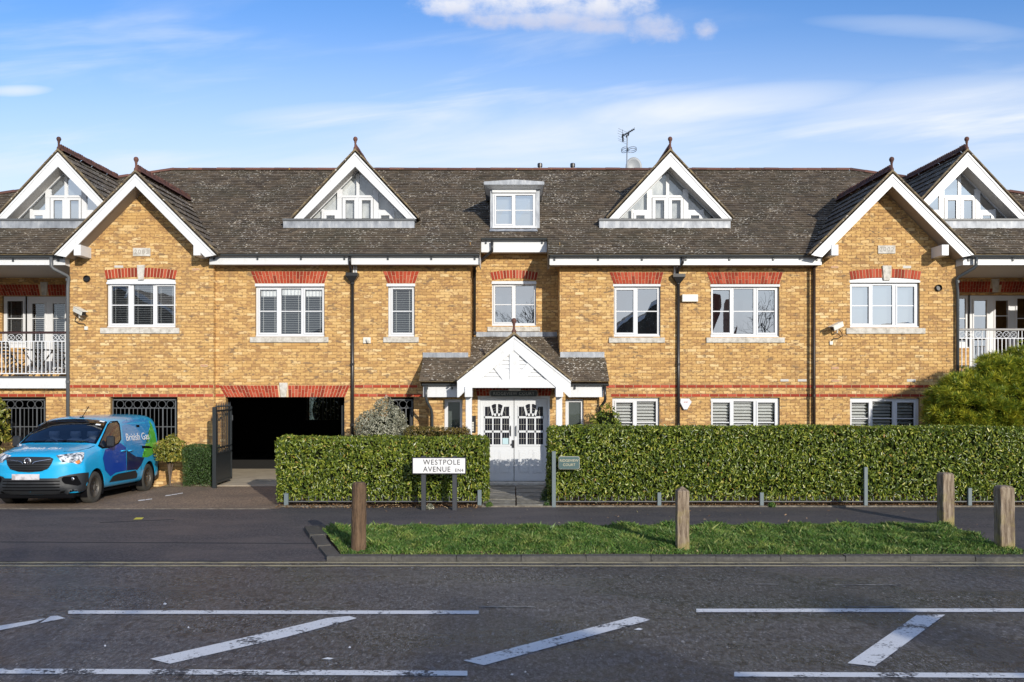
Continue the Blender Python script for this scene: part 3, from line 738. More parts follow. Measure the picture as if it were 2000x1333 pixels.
# ---- tiled roof planes
def tile_mesh(wd, ln, t):
    return [(-wd/2, t*.45, 0), (wd/2, t*.45, 0), (wd/2, 0, t), (-wd/2, 0, t), (-wd/2, ln, .002), (wd/2, ln, .002)], [(0, 1, 2, 3), (3, 2, 5, 4), (0, 3, 4), (1, 5, 2)]
tile_me = {}
NT_ = [0]
def tiles(parent, org, u, v, vmax, ivf, gauge=.15, wd=.20, t=.027, nind=0, back=None):
    """courses of tiles on a plane; org = eaves origin, u = along the eaves, v = up the slope, ivf(v) -> intervals along u"""
    org, u, v = Vector(org), Vector(u).normalized(), Vector(v).normalized(); n = u.cross(v)
    if n.z < 0: n = -n; flip = True
    else: flip = False
    mt = Matrix((u, v, n)).transposed(); V, Fq, Ft = [], [], []
    mb = MB(); k = 0; rows = int(vmax/gauge+.999)
    for k in range(rows):
        vv = k*gauge
        for a, b in ivf(min(vv+gauge*.5, vmax-.001)):
            if b-a < .02: continue
            i = math.floor(a/wd+(.5 if k % 2 else 0))
            while True:
                p0, p1 = i*wd-(wd*.5 if k % 2 else 0), (i+1)*wd-(wd*.5 if k % 2 else 0); i += 1
                if p0 > b: break
                p0, p1 = max(p0+.002, a), min(p1-.002, b)
                if p1-p0 < .015: continue
                tt = t*R.uniform(.8, 1.35); ln = min(gauge+.03, vmax-vv-.012); dv = R.uniform(-.006, .006)
                if NT_[0] < 300 and nind and nind[0] < (p0+p1)/2 < nind[1] and nind[2] <= k < nind[3] and p1-p0 > wd-.005:
                    NT_[0] += 1; key = ('t', wd, gauge, k % 3)
                    if key not in tile_me:
                        vs, fs = tile_mesh(wd-.004, ln, t*(.9+.15*(k % 3))); tile_me[key] = MB().add(vs, fs).mesh('tile')
                    c = org+u*((p0+p1)/2)+v*(vv+dv)+n*.004
                    o = link('tile', tile_me[key], M['tile'], parent)
                    o.matrix_local = Matrix.Translation(c-WL(parent)) @ mt.to_4x4()
                    continue
                vs, fs = tile_mesh(p1-p0, ln, tt)
                c = (p0+p1)/2; r_ = R.uniform(-.004, .004)
                pts = [org+u*(c+x)+v*(vv+dv+y)+n*(z+.004+r_*(x > 0)) for x, y, z in vs]
                mb.add(pts, fs)
    return obj('tile', mb, M['tile'], parent, kind='stuff')

# main roof: ridge, hips, cut-out over the recess
dR = DE+5.75; ZR = ZE+SL*5.75; sl = math.sqrt(1+SL*SL)
xe = 23.0; xr = 10.52
cut0, cut1 = X(939, 22.2), X(1069, 22.2); dc = 22.25
def hipw(v): f = v/(5.75*sl); return xe+(xr-xe)*f
bays_x = [(X(139, DB), X(415, DB)), (X(1595, DB), X(1864, DB))]
def iv_main(v):
    hw = hipw(v); run = v/sl
    if run < .55: return [(-hw, bays_x[0][0]), (bays_x[0][1], cut0), (cut1, bays_x[1][0]), (bays_x[1][1], hw)]
    if run < dc-DE: return [(-hw, cut0), (cut1, hw)]
    return [(-hw, hw)]
rb = MB()
P = lambda x, run, o=-.015: (x, DE+run, ZE+SL*run+o)
rc = dc-DE
hwc = hipw(rc*sl)
for a, b in ((-xe, bays_x[0][0]), (bays_x[0][1], cut0), (cut1, bays_x[1][0]), (bays_x[1][1], xe)): rb.poly([P(a, 0), P(b, 0), P(b, .55), P(a, .55)])
rb.poly([P(-xe, .55), P(cut0, .55), P(cut0, rc), P(-hwc, rc)]); rb.poly([P(cut1, .55), P(xe, .55), P(hwc, rc), P(cut1, rc)])
rb.poly([P(-hwc, rc), P(hwc, rc), P(xr, 5.75), P(-xr, 5.75)])
rb.poly([(-xr, dR, ZR-.02), (xr, dR, ZR-.02), (xe, dR+5.75, ZE), (-xe, dR+5.75, ZE)])
rb.poly([(xe, DE, ZE-.015), (xe, dR+5.75, ZE), (xr, dR, ZR-.02)]); rb.poly([(-xe, DE, ZE-.015), (-xr, dR, ZR-.02), (-xe, dR+5.75, ZE)])
for xx, s_ in ((cut0, 1), (cut1, -1)):
    rb.poly([(xx, DE, ZE+.0), (xx, dc, ZE+SL*rc+.0), (xx, dc, ZE-.3), (xx, DE, ZE-.3)])
roof = obj('roof', rb, M['verge'], bld)
tiles(roof, (0, DE, ZE), (1, 0, 0), (0, 1, SL), 5.75*sl, iv_main, gauge=.15, wd=.20, nind=(-5.9, -1.4, 0, 15))
ridge_me = MB().add([(0, math.sin(a)*.095-.0, math.cos(a)*.085+.0) for a in [i*math.pi/5-math.pi/2 for i in range(6)]]+[(.44, math.sin(a)*.09, math.cos(a)*.08) for a in [i*math.pi/5-math.pi/2 for i in range(6)]],
                    [(i, i+1, i+7, i+6) for i in range(5)]+[(5, 4, 3, 2, 1, 0)]).mesh('ridge_tile')
def ridge(p, q, parent=None, step=.45, me=None, ml=.435):
    p, q = Vector(p), Vector(q); dv = (q-p); n = max(1, round(dv.length/step)); d_ = dv.normalized()
    s = d_.cross(Vector((0, 0, 1))).normalized()*-1; up = d_.cross(s); up = up if up.z > 0 else -up
    s = up.cross(d_)
    for i in range(n):
        o = link('ridge_tile', me or ridge_me, M['ridge'], parent or roof)
        o.matrix_local = Matrix.Translation(p+dv*i/n-WL(parent or roof)+Vector((0, 0, R.uniform(-.006, .006)))) @ Matrix((d_, s, up)).transposed().to_4x4() @ Matrix.Diagonal((dv.length/n/ml, 1, 1, 1))
ridge((-xr, dR, ZR), (xr, dR, ZR))
ridge((-xr, dR, ZR), (-16.4, dR-5.75*(16.4-xr)/(xe-xr), ZR-SL*5.75*(16.4-xr)/(xe-xr))); ridge((xr, dR, ZR), (16.4, dR-5.75*(16.4-xr)/(xe-xr), ZR-SL*5.75*(16.4-xr)/(xe-xr)))
# crested ridge tile with four round knobs
cm = MB(); cm.add([(0, math.sin(a)*.085, math.cos(a)*.06) for a in [i*math.pi/5-math.pi/2 for i in range(6)]]+[(.30, math.sin(a)*.085, math.cos(a)*.06) for a in [i*math.pi/5-math.pi/2 for i in range(6)]],
       [(i, i+1, i+7, i+6) for i in range(5)]+[(5, 4, 3, 2, 1, 0)])
cm.box(.005, .295, -.014, .014, .04, .115)
for i in range(3):
    c = .05+i*.10; cm.prism([(c-.034, .10), (c+.034, .10), (c+.034, .155), (c+.017, .178), (c-.017, .178), (c-.034, .155)], -.015, .015)
crest_me = cm.mesh('crest_tile')
fin_prof = [(.055, 0), (.05, .07), (.030, .10), (.026, .19), (.036, .21), (.030, .225), (.046, .25), (.060, .285), (.058, .315), (.042, .345), (.015, .358)]

def gable_roof(ax, apz, df, footz, parent_d_extra=0.0, ev=None, crest=True, dback=None, gauge=.30, t=.035, endf=None, main=True):
    """pitched roof over a bay or dormer, ridge running back into the main roof; 45 degree slopes"""
    g = MB(); hw = (apz-footz)*ev
    L = lambda z: (DE+(z-ZE)/SL+.25) if endf is None else endf(z)
    a, f = (ax, apz), footz
    for s in (-1, 1):
        pts = [(ax, df, apz-.02), (ax+s*hw, df, footz-.02), (ax+s*hw, L(footz), footz-.02), (ax, L(apz), apz-.02)]
        g.poly(pts if s < 0 else pts[::-1])
    r = obj('gable_roof', g, M['verge'], bld)
    slen = math.hypot(apz-footz, hw)
    for s in (-1, 1):
        def ivf(v): z = footz+(apz-footz)*v/slen; return [(-.02, L(z)-df-.10)]
        tiles(r, (ax+s*hw, df, footz), (0, 1, 0), (-s*hw, 0, apz-footz), slen, ivf, gauge=gauge, wd=.20, t=t)
        # verge mortar strip along the front edge
        nx, nz = s*(apz-footz)/slen, hw/slen
        q = [(ax, apz), (ax+s*hw, footz), (ax+s*hw+nx*.045, footz+nz*.045), (ax+nx*0, apz+.062)]
        obj('verge', MB().prism([(q[0][0], q[0][1]), q[1], q[2], q[3]], df-.012, df+.10), M['verge'], r)
    if crest: ridge((ax, df+.12, apz+.03), (ax, L(apz)-.15, apz+.03), r, .30, crest_me, .30)
    fm = MB().lathe(fin_prof, (ax, df+.05, apz+.02), 10)
    obj('finial', fm, M['ridge'], r, smooth=True)
    return r
def barge(ap_o, ap_i, footz, hwo, hwi, ax, d, th=.035, foot=None):
    """two white boards meeting at the apex: outer and inner edge both reach down to footz"""
    for s in (-1, 1):
        poly = [(ax+s*.001, ap_o), (ax+s*hwo, footz), (ax+s*hwi, footz), (ax+s*.001, ap_i)]
        if foot: poly = [(ax+s*.001, ap_o), (ax+s*hwo, foot[0]), (ax+s*(hwo-foot[2]), foot[1]), (ax+s*.001, ap_i)]
        obj('bargeboard', MB().prism(poly, d-th, d), M['white'], bld)
        poly2 = [(poly[0][0], poly[0][1]), poly[1], (poly[1][0]-s*.06, poly[1][1]), (poly[0][0], poly[0][1]-.06)]
        obj('barge_moulding', MB().prism(poly2, d-th-.018, d-th), M['white'], bld)
def soffit_slope(ax, ap_i, hwi, footz, d0, d1, mt):
    for s in (-1, 1):
        pts = [(ax, d0, ap_i), (ax+s*hwi, d0, footz), (ax+s*hwi, d1, footz), (ax, d1, ap_i)]
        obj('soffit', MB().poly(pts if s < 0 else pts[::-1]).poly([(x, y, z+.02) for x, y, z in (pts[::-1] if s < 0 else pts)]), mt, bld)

# bays
dF = 21.15
for ax_px, fl, fr in ((266.8, 105.8, 420.8), (1741.5, 1583.8, 1901)):
    ax = X(ax_px, dF); zo, zi = Z(341, dF), Z(364.6, dF); zf = Z(499, dF)
    hwo = (X(fr, dF)-X(fl, dF))/2
    ax = (X(fr, dF)+X(fl, dF))/2*.35+ax*.65
    gable_roof(ax, zo+.05, dF-.04, zf+.02, ev=(hwo+.03)/(zo+.05-zf-.02))
    sl_ = (zo-zf)/hwo
    barge(zo, zi, zf, hwo, hwo-.28, ax, dF, foot=(zf, Z(503, dF), .27))
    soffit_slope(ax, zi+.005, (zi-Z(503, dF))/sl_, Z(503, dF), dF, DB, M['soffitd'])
    for s in (-1, 1):                                # bracket blocks under the verge
        cx_ = ax+s*1.42 if ax_px < 1000 else ax+s*1.42
        cx_ = {(-1, 266.8): X(153, dF), (1, 266.8): X(386, dF), (-1, 1741.5): X(1629, dF), (1, 1741.5): X(1844, dF)}[(s, ax_px)]
        obj('bracket', MB().box(cx_-.085, cx_+.085, dF-.06, DB-.01, Z(500, dF), Z(479, dF)), M['white'], bld, bevel=.006)
    # year plaque
    px0 = 260.5 if ax_px < 1000 else 1714; py0 = 485 if ax_px < 1000 else 480
    pl = obj('year_plaque', MB().box(X(px0, DB), X(px0+34, DB), DB-.035, DB+.01, Z(py0+16, DB), Z(py0, DB)), M['stone'], bld, bevel=.004)
    text('plaque_numerals', '2002', .155, M['numeral'], pl, (X(px0+17, DB), DB-.037, Z(py0+8, DB)), spacing=1.25)
# eaves: fascia, soffit, gutter, brackets
def gutter(x0, x1, y, zt, r=.062):
    poly = [(y-r*math.cos(a), zt-r*math.sin(a)) for a in [i*math.pi/8 for i in range(9)]]
    inner = [(y-(r-.008)*math.cos(a), zt-(r-.008)*math.sin(a)) for a in [i*math.pi/8 for i in range(8, -1, -1)]]
    g = obj('gutter', MB().prismx(poly+inner, x0, x1), M['gutter'], bld)
    n = max(2, round((x1-x0)/.95))
    for i in range(n):
        xx = x0+.12+(x1-x0-.24)*i/(n-1)
        o = [(y-(r+.006)*math.cos(a), zt+.004-(r+.006)*math.sin(a)) for a in [k*math.pi/6 for k in range(7)]]
        obj('gutter_bracket', MB().prismx(o, xx-.012, xx+.012).box(xx-.02, xx+.02, y+r-.03, y+r+.004, zt-.13, zt-.075), M['gutter'], g)
def eaves(p0, p1, yf0, yf1, ygt, d, dwall, g0=None, g1=None):
    x0, x1 = X(p0, d), X(p1, d)
    obj('fascia', MB().box(x0, x1, d, d+.03, Z(yf1, d), Z(yf0-6, d)), M['white'], bld)
    obj('soffit', MB().box(x0, x1, d+.03, dwall+.01, Z(yf1, d)+.012, Z(yf1, d)+.03), M['soffit'], bld)
    gutter(X(g0 or p0, d), X(g1 or p1, d), d-.064, Z(ygt, d-.06))
eaves(409, 937, 504, 517, 497, 21.42, DW); eaves(1073.5, 1605, 506, 518, 498.5, 21.42, DW)
eaves(940, 1068, 474, 493, 466, 22.30, DR)
eaves(-160, 127, 509, 518, 500.5, 21.42, DK, -160, 124); eaves(1881, 2160, 507, 518, 499.5, 21.42, DK, 1882)
for x_, s_ in ((X(937, 21.42), 1), (X(1073.5, 21.42), -1)):          # ends of the main eaves beside the recess
    obj('fascia', MB().box(min(x_, x_-s_*.03), max(x_, x_-s_*.03), 21.452, 22.3, Z(517, 21.42), Z(498, 21.42)), M['white'], bld)
for xa, xb, xc in ((X(127, 21.42), X(137, DB), -1), (X(1866, DB), X(1881, 21.42), 1)):
    obj('fascia', MB().add([(xa, 21.42, Z(518, 21.42)), (xb, 21.62, Z(518, 21.42)-.02), (xb, 21.62, 5.62), (xa, 21.42, 5.62)] if xc < 0 else
                           [(xa, 21.62, Z(518, 21.42)-.02), (xb, 21.42, Z(518, 21.42)), (xb, 21.42, 5.62), (xa, 21.62, 5.62)], [(0, 1, 2, 3)]), M['white'], bld)

# ---- gabled dormers with triangular glazing
def dormer(apx, gl='glassm', back='curtain', curt=None):
    d = 22.9; k = d/F; ax = X(apx, d)
    zo, zi, zf = Z(299, d), Z(326.5, d), Z(428.5, d)
    gable_roof(ax, zo+.05, d-.04, zf+.02, ev=(120*k+.04)/(zo+.05-zf-.02), gauge=.28, t=.032)
    barge(zo, zi, zf, 120*k, 101.5*k, ax, d)
    dg = d+.38
    soffit_slope(ax, zi, 101.5*k, zf, d, dg, M['soffit'])
    # lead apron tray
    obj('lead_tray', MB().box(ax-139*k, ax+116*k+.0, d-.10, dg+.05, Z(447, d-.1), Z(433, d)), M['lead'], bld)
    obj('lead_tray', MB().box(ax-140*k, ax+118*k, d-.13, dg+.05, Z(433, d)+.001, Z(429, d)), M['grey'], bld)
    z0 = Z(429, d)
    def p2(dx_, y_): return (ax+dx_*k, Z(y_, d))
    a_i = 326.5
    fr = MB()
    def bar(dx0, dx1, y0, y1, o=0.0, th=.05): fr.box(ax+dx0*k, ax+dx1*k, dg-o, dg+th, Z(y1, d), Z(y0, d))
    win = None
    # sloping frame members
    for s in (-1, 1):
        fr.prism([p2(0, 321), p2(s*108, 429), p2(s*100.5, 429), p2(0, 328.5)], dg-.01, dg+.05)
    bar(-3, 3, 333, 429, .004); bar(-41, 41, 376, 381, .012); bar(-41, -30.5, 364, 429, .006); bar(30.5, 41, 364, 429, .006)
    bar(-70, -41, 405, 411, .004); bar(41, 70, 405, 411, .004); bar(-72, -67.5, 403, 429); bar(67.5, 72, 403, 429)
    win = obj('gable_window', fr, M['upvc'], bld)
    for s in (-1, 1):
        sb = MB()                                   # casement doors
        x0, x1 = (ax+s*2.0*k, ax+s*30.5*k); x0, x1 = min(x0, x1), max(x0, x1)
        a, b, c, e = ax+s*12.5*k, ax+s*(33.5 if False else 27.5)*k, z0, Z(386, d); a, b = min(a, b)-2*k*(s > 0), max(a, b)+2*k*(s < 0)
        a = x0+6.2*k; b = x1-5.0*k
        for r in ((x0, a, z0, Z(381, d)), (b, x1, z0, Z(381, d)), (a, b, e, Z(381, d))): sb.box(r[0], r[1], dg-.02, dg+.04, r[2], r[3])
        obj('sash', sb, M['upvc'], win, bevel=.004)
        obj('pane', MB().poly([(a, dg+.015, c), (b, dg+.015, c), (b, dg+.015, e), (a, dg+.015, e)]), M[gl], win)
        obj('gasket', MB().box(a, a+.008, dg-.002, dg+.014, c, e).box(b-.008, b, dg-.002, dg+.014, c, e).box(a, b, dg-.002, dg+.014, e-.008, e), M['gasket'], win)
        xo_ = ax+s*30.8*k
        obj('frame_seam', MB().box(xo_-.005, xo_+.005, dg-.0225, dg-.010, z0, Z(381, d)).box(min(ax+s*30.8*k, ax+s*3*k), max(ax+s*30.8*k, ax+s*3*k), dg-.0225, dg-.010, Z(381.4, d), Z(380.6, d)), M['gasket'], win)
        obj('pane', MB().poly([(ax+s*3*k, dg+.02, Z(376, d)), (ax+s*50*k, dg+.02, Z(376, d)), (ax+s*3*k, dg+.02, Z(329.5, d))][::s]), M[gl], win)
        obj('pane', MB().poly([(ax+s*41*k, dg+.02, Z(405, d)), (ax+s*78*k, dg+.02, Z(405, d)), (ax+s*41*k, dg+.02, Z(368, d))][::s]), M[gl], win)
        obj('pane', MB().poly([(ax+s*72*k, dg+.02, z0), (ax+s*101*k, dg+.02, z0), (ax+s*72*k, dg+.02, Z(400, d))][::s]), M[gl], win)
        q = MB(); x0, x1 = sorted((ax+s*41*k, ax+s*67.5*k)); a, b = x0+5*k, x1-5*k
        for r in ((x0, a, z0, Z(411, d)), (b, x1, z0, Z(411, d)), (a, b, Z(416, d), Z(411, d))): q.box(r[0], r[1], dg-.015, dg+.04, r[2], r[3])
        obj('sash', q, M['upvc'], win, bevel=.004)
        obj('pane', MB().poly([(a, dg+.015, z0), (b, dg+.015, z0), (b, dg+.015, Z(416, d)), (a, dg+.015, Z(416, d))]), M[gl], win)
    bk = dg+.14
    tri = [(ax-104*k, bk, z0-.05), (ax+104*k, bk, z0-.05), (ax, bk, Z(323, d))]
    obj('curtain' if back != 'darkblind' else 'room_recess', MB().poly(tri), M[back], win)
dormer(114.5, 'glassm', 'greyblind'); dormer(694, 'glass', 'dormercurtain'); dormer(1309, 'glass', 'dormercurtain'); dormer(1888.5, 'glassm', 'darkblind')

# ---- flat-roofed middle dormer
d = 22.8; k = d/F
cw = Z(449, d)
dm = MB()
for s in ((945, 961), (1047, 1063)): pass
def dback(z): return DE+(z-ZE)/SL+.1
fd = None
for xa, xb in ((X(957.5, d), X(963, d)), (X(1046, d), X(1054, d))):
    cheek = MB().add([(xa, d, Z(450, d)), (xb, d, Z(450, d)), (xb, d, Z(370, d)), (xa, d, Z(370, d)), (xa, dback(Z(450, d)), Z(450, d)), (xb, dback(Z(450, d)), Z(450, d)), (xb, dback(Z(370, d)), Z(370, d)), (xa, dback(Z(370, d)), Z(370, d))],
              [(0, 1, 2, 3), (0, 3, 7, 4), (1, 5, 6, 2), (3, 2, 6, 7)])
    obj('dormer_cheek', cheek, M['lead'], bld)
df_ = d-.30
fd = obj('dormer_roof', MB().prism([(X(945, df_), Z(361, df_)), (X(1063, df_), Z(361, df_)), (X(1063, df_), Z(355, df_)), (X(1004, df_), Z(351, df_)), (X(945, df_), Z(355, df_))], df_, dback(Z(361, df_))+.3), M['lead'], bld)
obj('dormer_fascia', MB().add([(X(957, d), d-.04, Z(371, d)), (X(1055, d), d-.04, Z(371, d)), (X(1062, df_), df_+.005, Z(361, df_)), (X(946, df_), df_+.005, Z(361, df_)),
                           (X(957, d), d+.9, Z(371, d)), (X(946, df_), d+.9, Z(361, df_)), (X(1055, d), d+.9, Z(371, d)), (X(1062, df_), d+.9, Z(361, df_))], [(0, 1, 2, 3), (4, 0, 3, 5), (1, 6, 7, 2)]), M['white'], fd)
obj('dormer_head', MB().box(X(961, d), X(1047, d), d-.05, d+.1, Z(377.5, d), Z(371, d)), M['white'], fd, bevel=.01)
obj('dormer_apron', MB().add([(X(956, d), d-.25, Z(452, d-.25)), (X(1050, d), d-.25, Z(452, d-.25)), (X(1048, d), d, Z(446, d)), (X(958, d), d, Z(446, d))], [(0, 1, 2, 3)]), M['lead'], fd)
window((963, 1045.5, 378, 446), [(969, 999.5, 383.5, 438), (1006.5, 1041, 381.5, 441)], d, 411, None, 'greyblind', 'glassm', None, (0,), inset=0.0)

# ---- rainwater pipes
def downpipe(pts, r=.040, mt='pipe', hop=None, name='downpipe'):
    p = obj(name, MB().tube([Vector(q) for q in pts], r, 10), M[mt], bld, smooth=True)
    if hop:
        x, y, z = hop
        obj('hopper', MB().add([(x-.05, y-.07, z-.22), (x+.05, y-.07, z-.22), (x+.05, y+.05, z-.22), (x-.05, y+.05, z-.22),
                                (x-.15, y-.13, z-.08), (x+.15, y-.13, z-.08), (x+.15, y+.09, z-.08), (x-.15, y+.09, z-.08),
                                (x-.15, y-.13, z), (x+.15, y-.13, z), (x+.15, y+.09, z), (x-.15, y+.09, z)],
                               [(3, 2, 1, 0)]+[(i+a, (i+1) % 4+a, (i+1) % 4+a+4, i+a+4) for a in (0, 4) for i in range(4)]+[(8, 9, 10, 11)]), M[mt], p)
    return p
def collars(p, x, y, zs, r=.05, mt='pipe'):
    for z in zs: obj('pipe_collar', MB().lathe([(r, -.03), (r, .03)], (x, y, z), 10), M[mt], p)
yw = DW-.07
for xp, xo, yt in ((688.5, 683.5, 534), (1325, 1333, 536)):
    x = X(xp, yw); xo = X(xo, 21.38)
    p = downpipe([(x, yw, Z(546, yw)), (x, yw, -.05)], hop=(x, yw, Z(yt, yw)))
    collars(p, x, yw, [Z(553, yw), Z(712, yw), Z(830, yw)])
    obj('swan_neck', MB().tube([(xo, 21.36, Z(503, 21.36)), (xo, 21.37, Z(514, 21.4)), (x-.03, 21.62, Z(526, 21.6)), (x-.03, 21.68, Z(537, 21.6))], .036, 8), M['pipe'], p, smooth=True)
    for q in (.06, .12) if xp < 1000 else (-.06, 0):
        obj('overflow_pipe', MB().box(x+q-.018-.03, x+q+.018-.03, yw+.0, yw+.05, Z(535, yw), Z(519, yw)), M['upvc'], p)
x = X(926.5, DR-.3)
p = downpipe([(X(961, 22.2), 22.22, Z(472, 22.2)), (X(961, 22.2), 22.23, Z(490, 22.2)), (X(932, 22.4), 22.45, Z(514, 22.4)), (X(927, 22.5), 22.52, Z(522, 22.4)), (X(926.5, 22.5), 22.54, Z(655, 22.5))], .038)
collars(p, X(927, 22.5), 22.54, [Z(530, 22.5), Z(650, 22.5)])
x = X(133.3, 21.58)
p = downpipe([(X(100, 21.3), 21.30, Z(503, 21.3)), (X(99.5, 21.3), 21.32, Z(521, 21.3)), (X(103, 21.3), 21.34, Z(525, 21.3)), (X(128, 21.45), 21.5, Z(538, 21.45)), (X(132.5, 21.5), 21.54, Z(541, 21.5)), (x, 21.56, Z(560, 21.5)), (x, 21.56, -.1)], .042, 'grey')
collars(p, x, 21.56, [Z(546, 21.5), Z(746, 21.5)], .052, 'grey')
x = X(1869.5, 21.58)
p = downpipe([(X(1907, 21.3), 21.30, Z(503, 21.3)), (X(1907, 21.3), 21.32, Z(519, 21.3)), (X(1903, 21.3), 21.34, Z(524, 21.3)), (X(1874, 21.45), 21.5, Z(541, 21.45)), (X(1869.5, 21.5), 21.54, Z(546, 21.5)), (x, 21.56, Z(570, 21.5)), (x, 21.56, -.1)], .040, 'gutter')
collars(p, x, 21.56, [Z(550, 21.5)], .05, 'gutter')
x = X(1590, 21.6)
p = downpipe([(x, 21.60, Z(520, 21.6)), (x, 21.60, -.05)], .036, 'pipebrown'); collars(p, x, 21.60, [Z(757, 21.6), Z(773, 21.6)], .048, 'pipebrown')

# ---- small pieces set in the brickwork
for px, py, w_, h_, mt, d in ((224, 519, 17, 4.5, 'ventbrick', DB), (1763, 519.5, 16, 5, 'ventbrick', DB), (1771, 741, 17, 5, 'ventbrick', DB), (1524, 741, 16, 4.5, 'ventbrick', DW), (1558, 741, 17, 4.5, 'ventbrick', DW),
                              (376, 524.5, 14, 4, 'mortarw', DB), (392, 712.5, 14, 4, 'mortarw', DB), (1623, 520, 14, 4, 'mortarw', DB), (1624, 717, 14, 4.5, 'mortarw', DB), (1624, 742, 14, 4, 'mortarw', DB)):
    v_ = obj('air_vent', MB().box(X(px, d), X(px+w_, d), d-.016, d, Z(py+h_, d), Z(py, d)), M[mt], bld)
    if mt == 'mortarw':
        q = MB()
        for i in range(6): q.box(X(px+1+i*2.2, d), X(px+2.1+i*2.2, d), d-.0185, d-.014, Z(py+h_-1, d), Z(py+1, d))
        obj('vent_slots', q, M['red'], v_)
for px, py in ((170.5, 545), (1832, 563)):
    o_ = obj('boiler_flue', MB().lathe([(.085, 0), (.085, -.05), (.07, -.07), (.07, -.02), (.03, -.02)], (X(px, DB), DB-.0, Z(py, DB)), 16, 'y'), M['black'], bld, smooth=False)
for px, py, s_ in ((168, 582, 1), (1833, 583, .8)):
    pass
# ------------------------------------------------------------------ entrance porch
dl, dcp, dp, df2 = 21.10, 20.38, 20.25, 20.85
q6 = lambda zx, zy: (850+zx/3.703, 640+zy/3.703)
wall(dl, (X(838, dl), X(1170, dl), zb0, Z(757, dl)), [rectw((868, 903, 780, 850), dl), rectw((1104.5, 1140, 780, 850), dl), (X(933, dl), X(1074, dl), -.3, Z(774, dl))], red=())
wall(None, (dl, DW, zb0, Z(757, dl)), mp=sidep(X(838, dl), -1), red=()); wall(None, (dl, DW, zb0, Z(757, dl)), mp=sidep(X(1170, dl), 1), red=())
for a, b in ((868, 903), (1104.5, 1140)):
    wn = window((a, b, 780, 850), [(a+6.5, b-5, 786, 842)], dl, None, None, 'dim', 'glass', None, ())
    obj('obscured_glass', MB().poly([(X(a+6, dl), dl+.12, Z(842, dl)), (X(b-5, dl), dl+.12, Z(842, dl)), (X(b-5, dl), dl+.12, Z(786, dl)), (X(a+6, dl), dl+.12, Z(786, dl))]), M['frost'], wn)
porch_roof = obj('porch_roof', MB().add([(-2.2, 20.81, 2.51), (2.31, 20.81, 2.51), (2.31, 21.79, 3.118), (-2.2, 21.79, 3.118), (xR0, 21.79, 3.118), (xR1, 21.79, 3.118), (xR1, 22.70, 3.682), (xR0, 22.70, 3.682)],
                                    [(0, 1, 2, 3), (4, 5, 6, 7)]).poly([(-2.2, 20.81, 2.51), (-2.2, 21.79, 3.118), (-2.2, 21.79, 2.4), (-2.2, 20.81, 2.4)]).poly([(2.31, 20.81, 2.51), (2.31, 20.81, 2.4), (2.31, 21.79, 2.4), (2.31, 21.79, 3.118)]), M['verge'], bld)
s62 = math.sqrt(1+.62**2)
tiles(porch_roof, (0, 20.81, 2.521), (1, 0, 0), (0, 1, .62), 1.89*s62, lambda v: [(-2.22, 2.33)] if v < .98*s62 else [(xR0+.01, xR1-.01)], gauge=.095, wd=.165, t=.014)
axp = X(1003.8, dp)
gable_roof(axp, Z(655, dp)+.02, dp-.03, Z(745, dp)+.02, ev=1.23, crest=False, gauge=.098, t=.014, endf=lambda z: 20.81+(z-2.521)/.62+.12)
B_ = lambda x, y, d=dp: (X(x, d), Z(y, d))
for s in (-1, 1):
    m_ = lambda x: 1003.8+s*(1003.8-x)*-1 if False else (x if s < 0 else 2007.6-x)
    obj('bargeboard', MB().prism([B_(m_(1003.7), 657), B_(m_(893), 745), B_(m_(893), 776.5), B_(m_(897), 776), B_(m_(907), 766), B_(m_(921.6), 757.5), B_(m_(1003.7), 685)], dp-.04, dp), M['white'], bld, bevel=.003)
    obj('barge_moulding', MB().prism([B_(m_(1003.7), 657), B_(m_(893), 745), B_(m_(893), 749), B_(m_(1003.7), 661)], dp-.055, dp-.04), M['white'], bld)
    obj('brace', MB().prism([B_(m_(963.4), 718.3), B_(m_(975.6), 707.5), B_(m_(994.5), 729), B_(m_(994.5), 743), B_(m_(982), 743)], dp-.012, dp+.03), M['white'], bld, bevel=.003)
    col = obj('porch_post', MB().box(X(m_(909.5), dcp) if s < 0 else X(m_(921.5), dcp), X(m_(921.5), dcp) if s < 0 else X(m_(909.5), dcp), dcp-.0, dcp+.14, 0, Z(758, dcp)), M['white'], bld, bevel=.006)
    obj('post_block', MB().box(min(X(m_(908), dp), X(m_(922.5), dp)), max(X(m_(908), dp), X(m_(922.5), dp)), dp-.075, dp+.25, Z(776, dp), Z(755.5, dp)), M['white'], bld, bevel=.006)
    soffx = sorted((X(m_(895), dp), X(m_(1003.8), dp)))
    # side fascia box and soffit beyond the gable
    xa, xb = sorted((X(m_(893), df2), X(m_(826.5 if s < 0 else 829), df2)))
    obj('fascia', MB().box(xa, xb, df2, df2+.03, Z(776, df2), Z(753, df2)), M['white'], bld)
    obj('soffit', MB().box(xa, xb, df2+.03, dl+.01, Z(776, df2)+.01, Z(776, df2)+.03), M['soffit'], bld)
    gutter(xa-.02, xb+(.0 if s < 0 else .12), df2-.066, Z(750, df2-.06), .052)
    obj('porch_beam', MB().box(min(X(m_(909), dcp), X(m_(922), dcp)), max(X(m_(909), dcp), X(m_(922), dcp)), dp+.03, dl, Z(768, dcp), Z(757, dcp)), M['white'], bld)
obj('king_post', MB().box(X(995, dp), X(1014, dp), dp-.014, dp+.03, Z(743, dp), Z(684, dp)), M['white'], bld, bevel=.003)
obj('tie_beam', MB().box(X(919, dp), X(1089, dp), dp-.018, dp+.05, Z(758, dp), Z(742, dp)), M['white'], bld, bevel=.003)
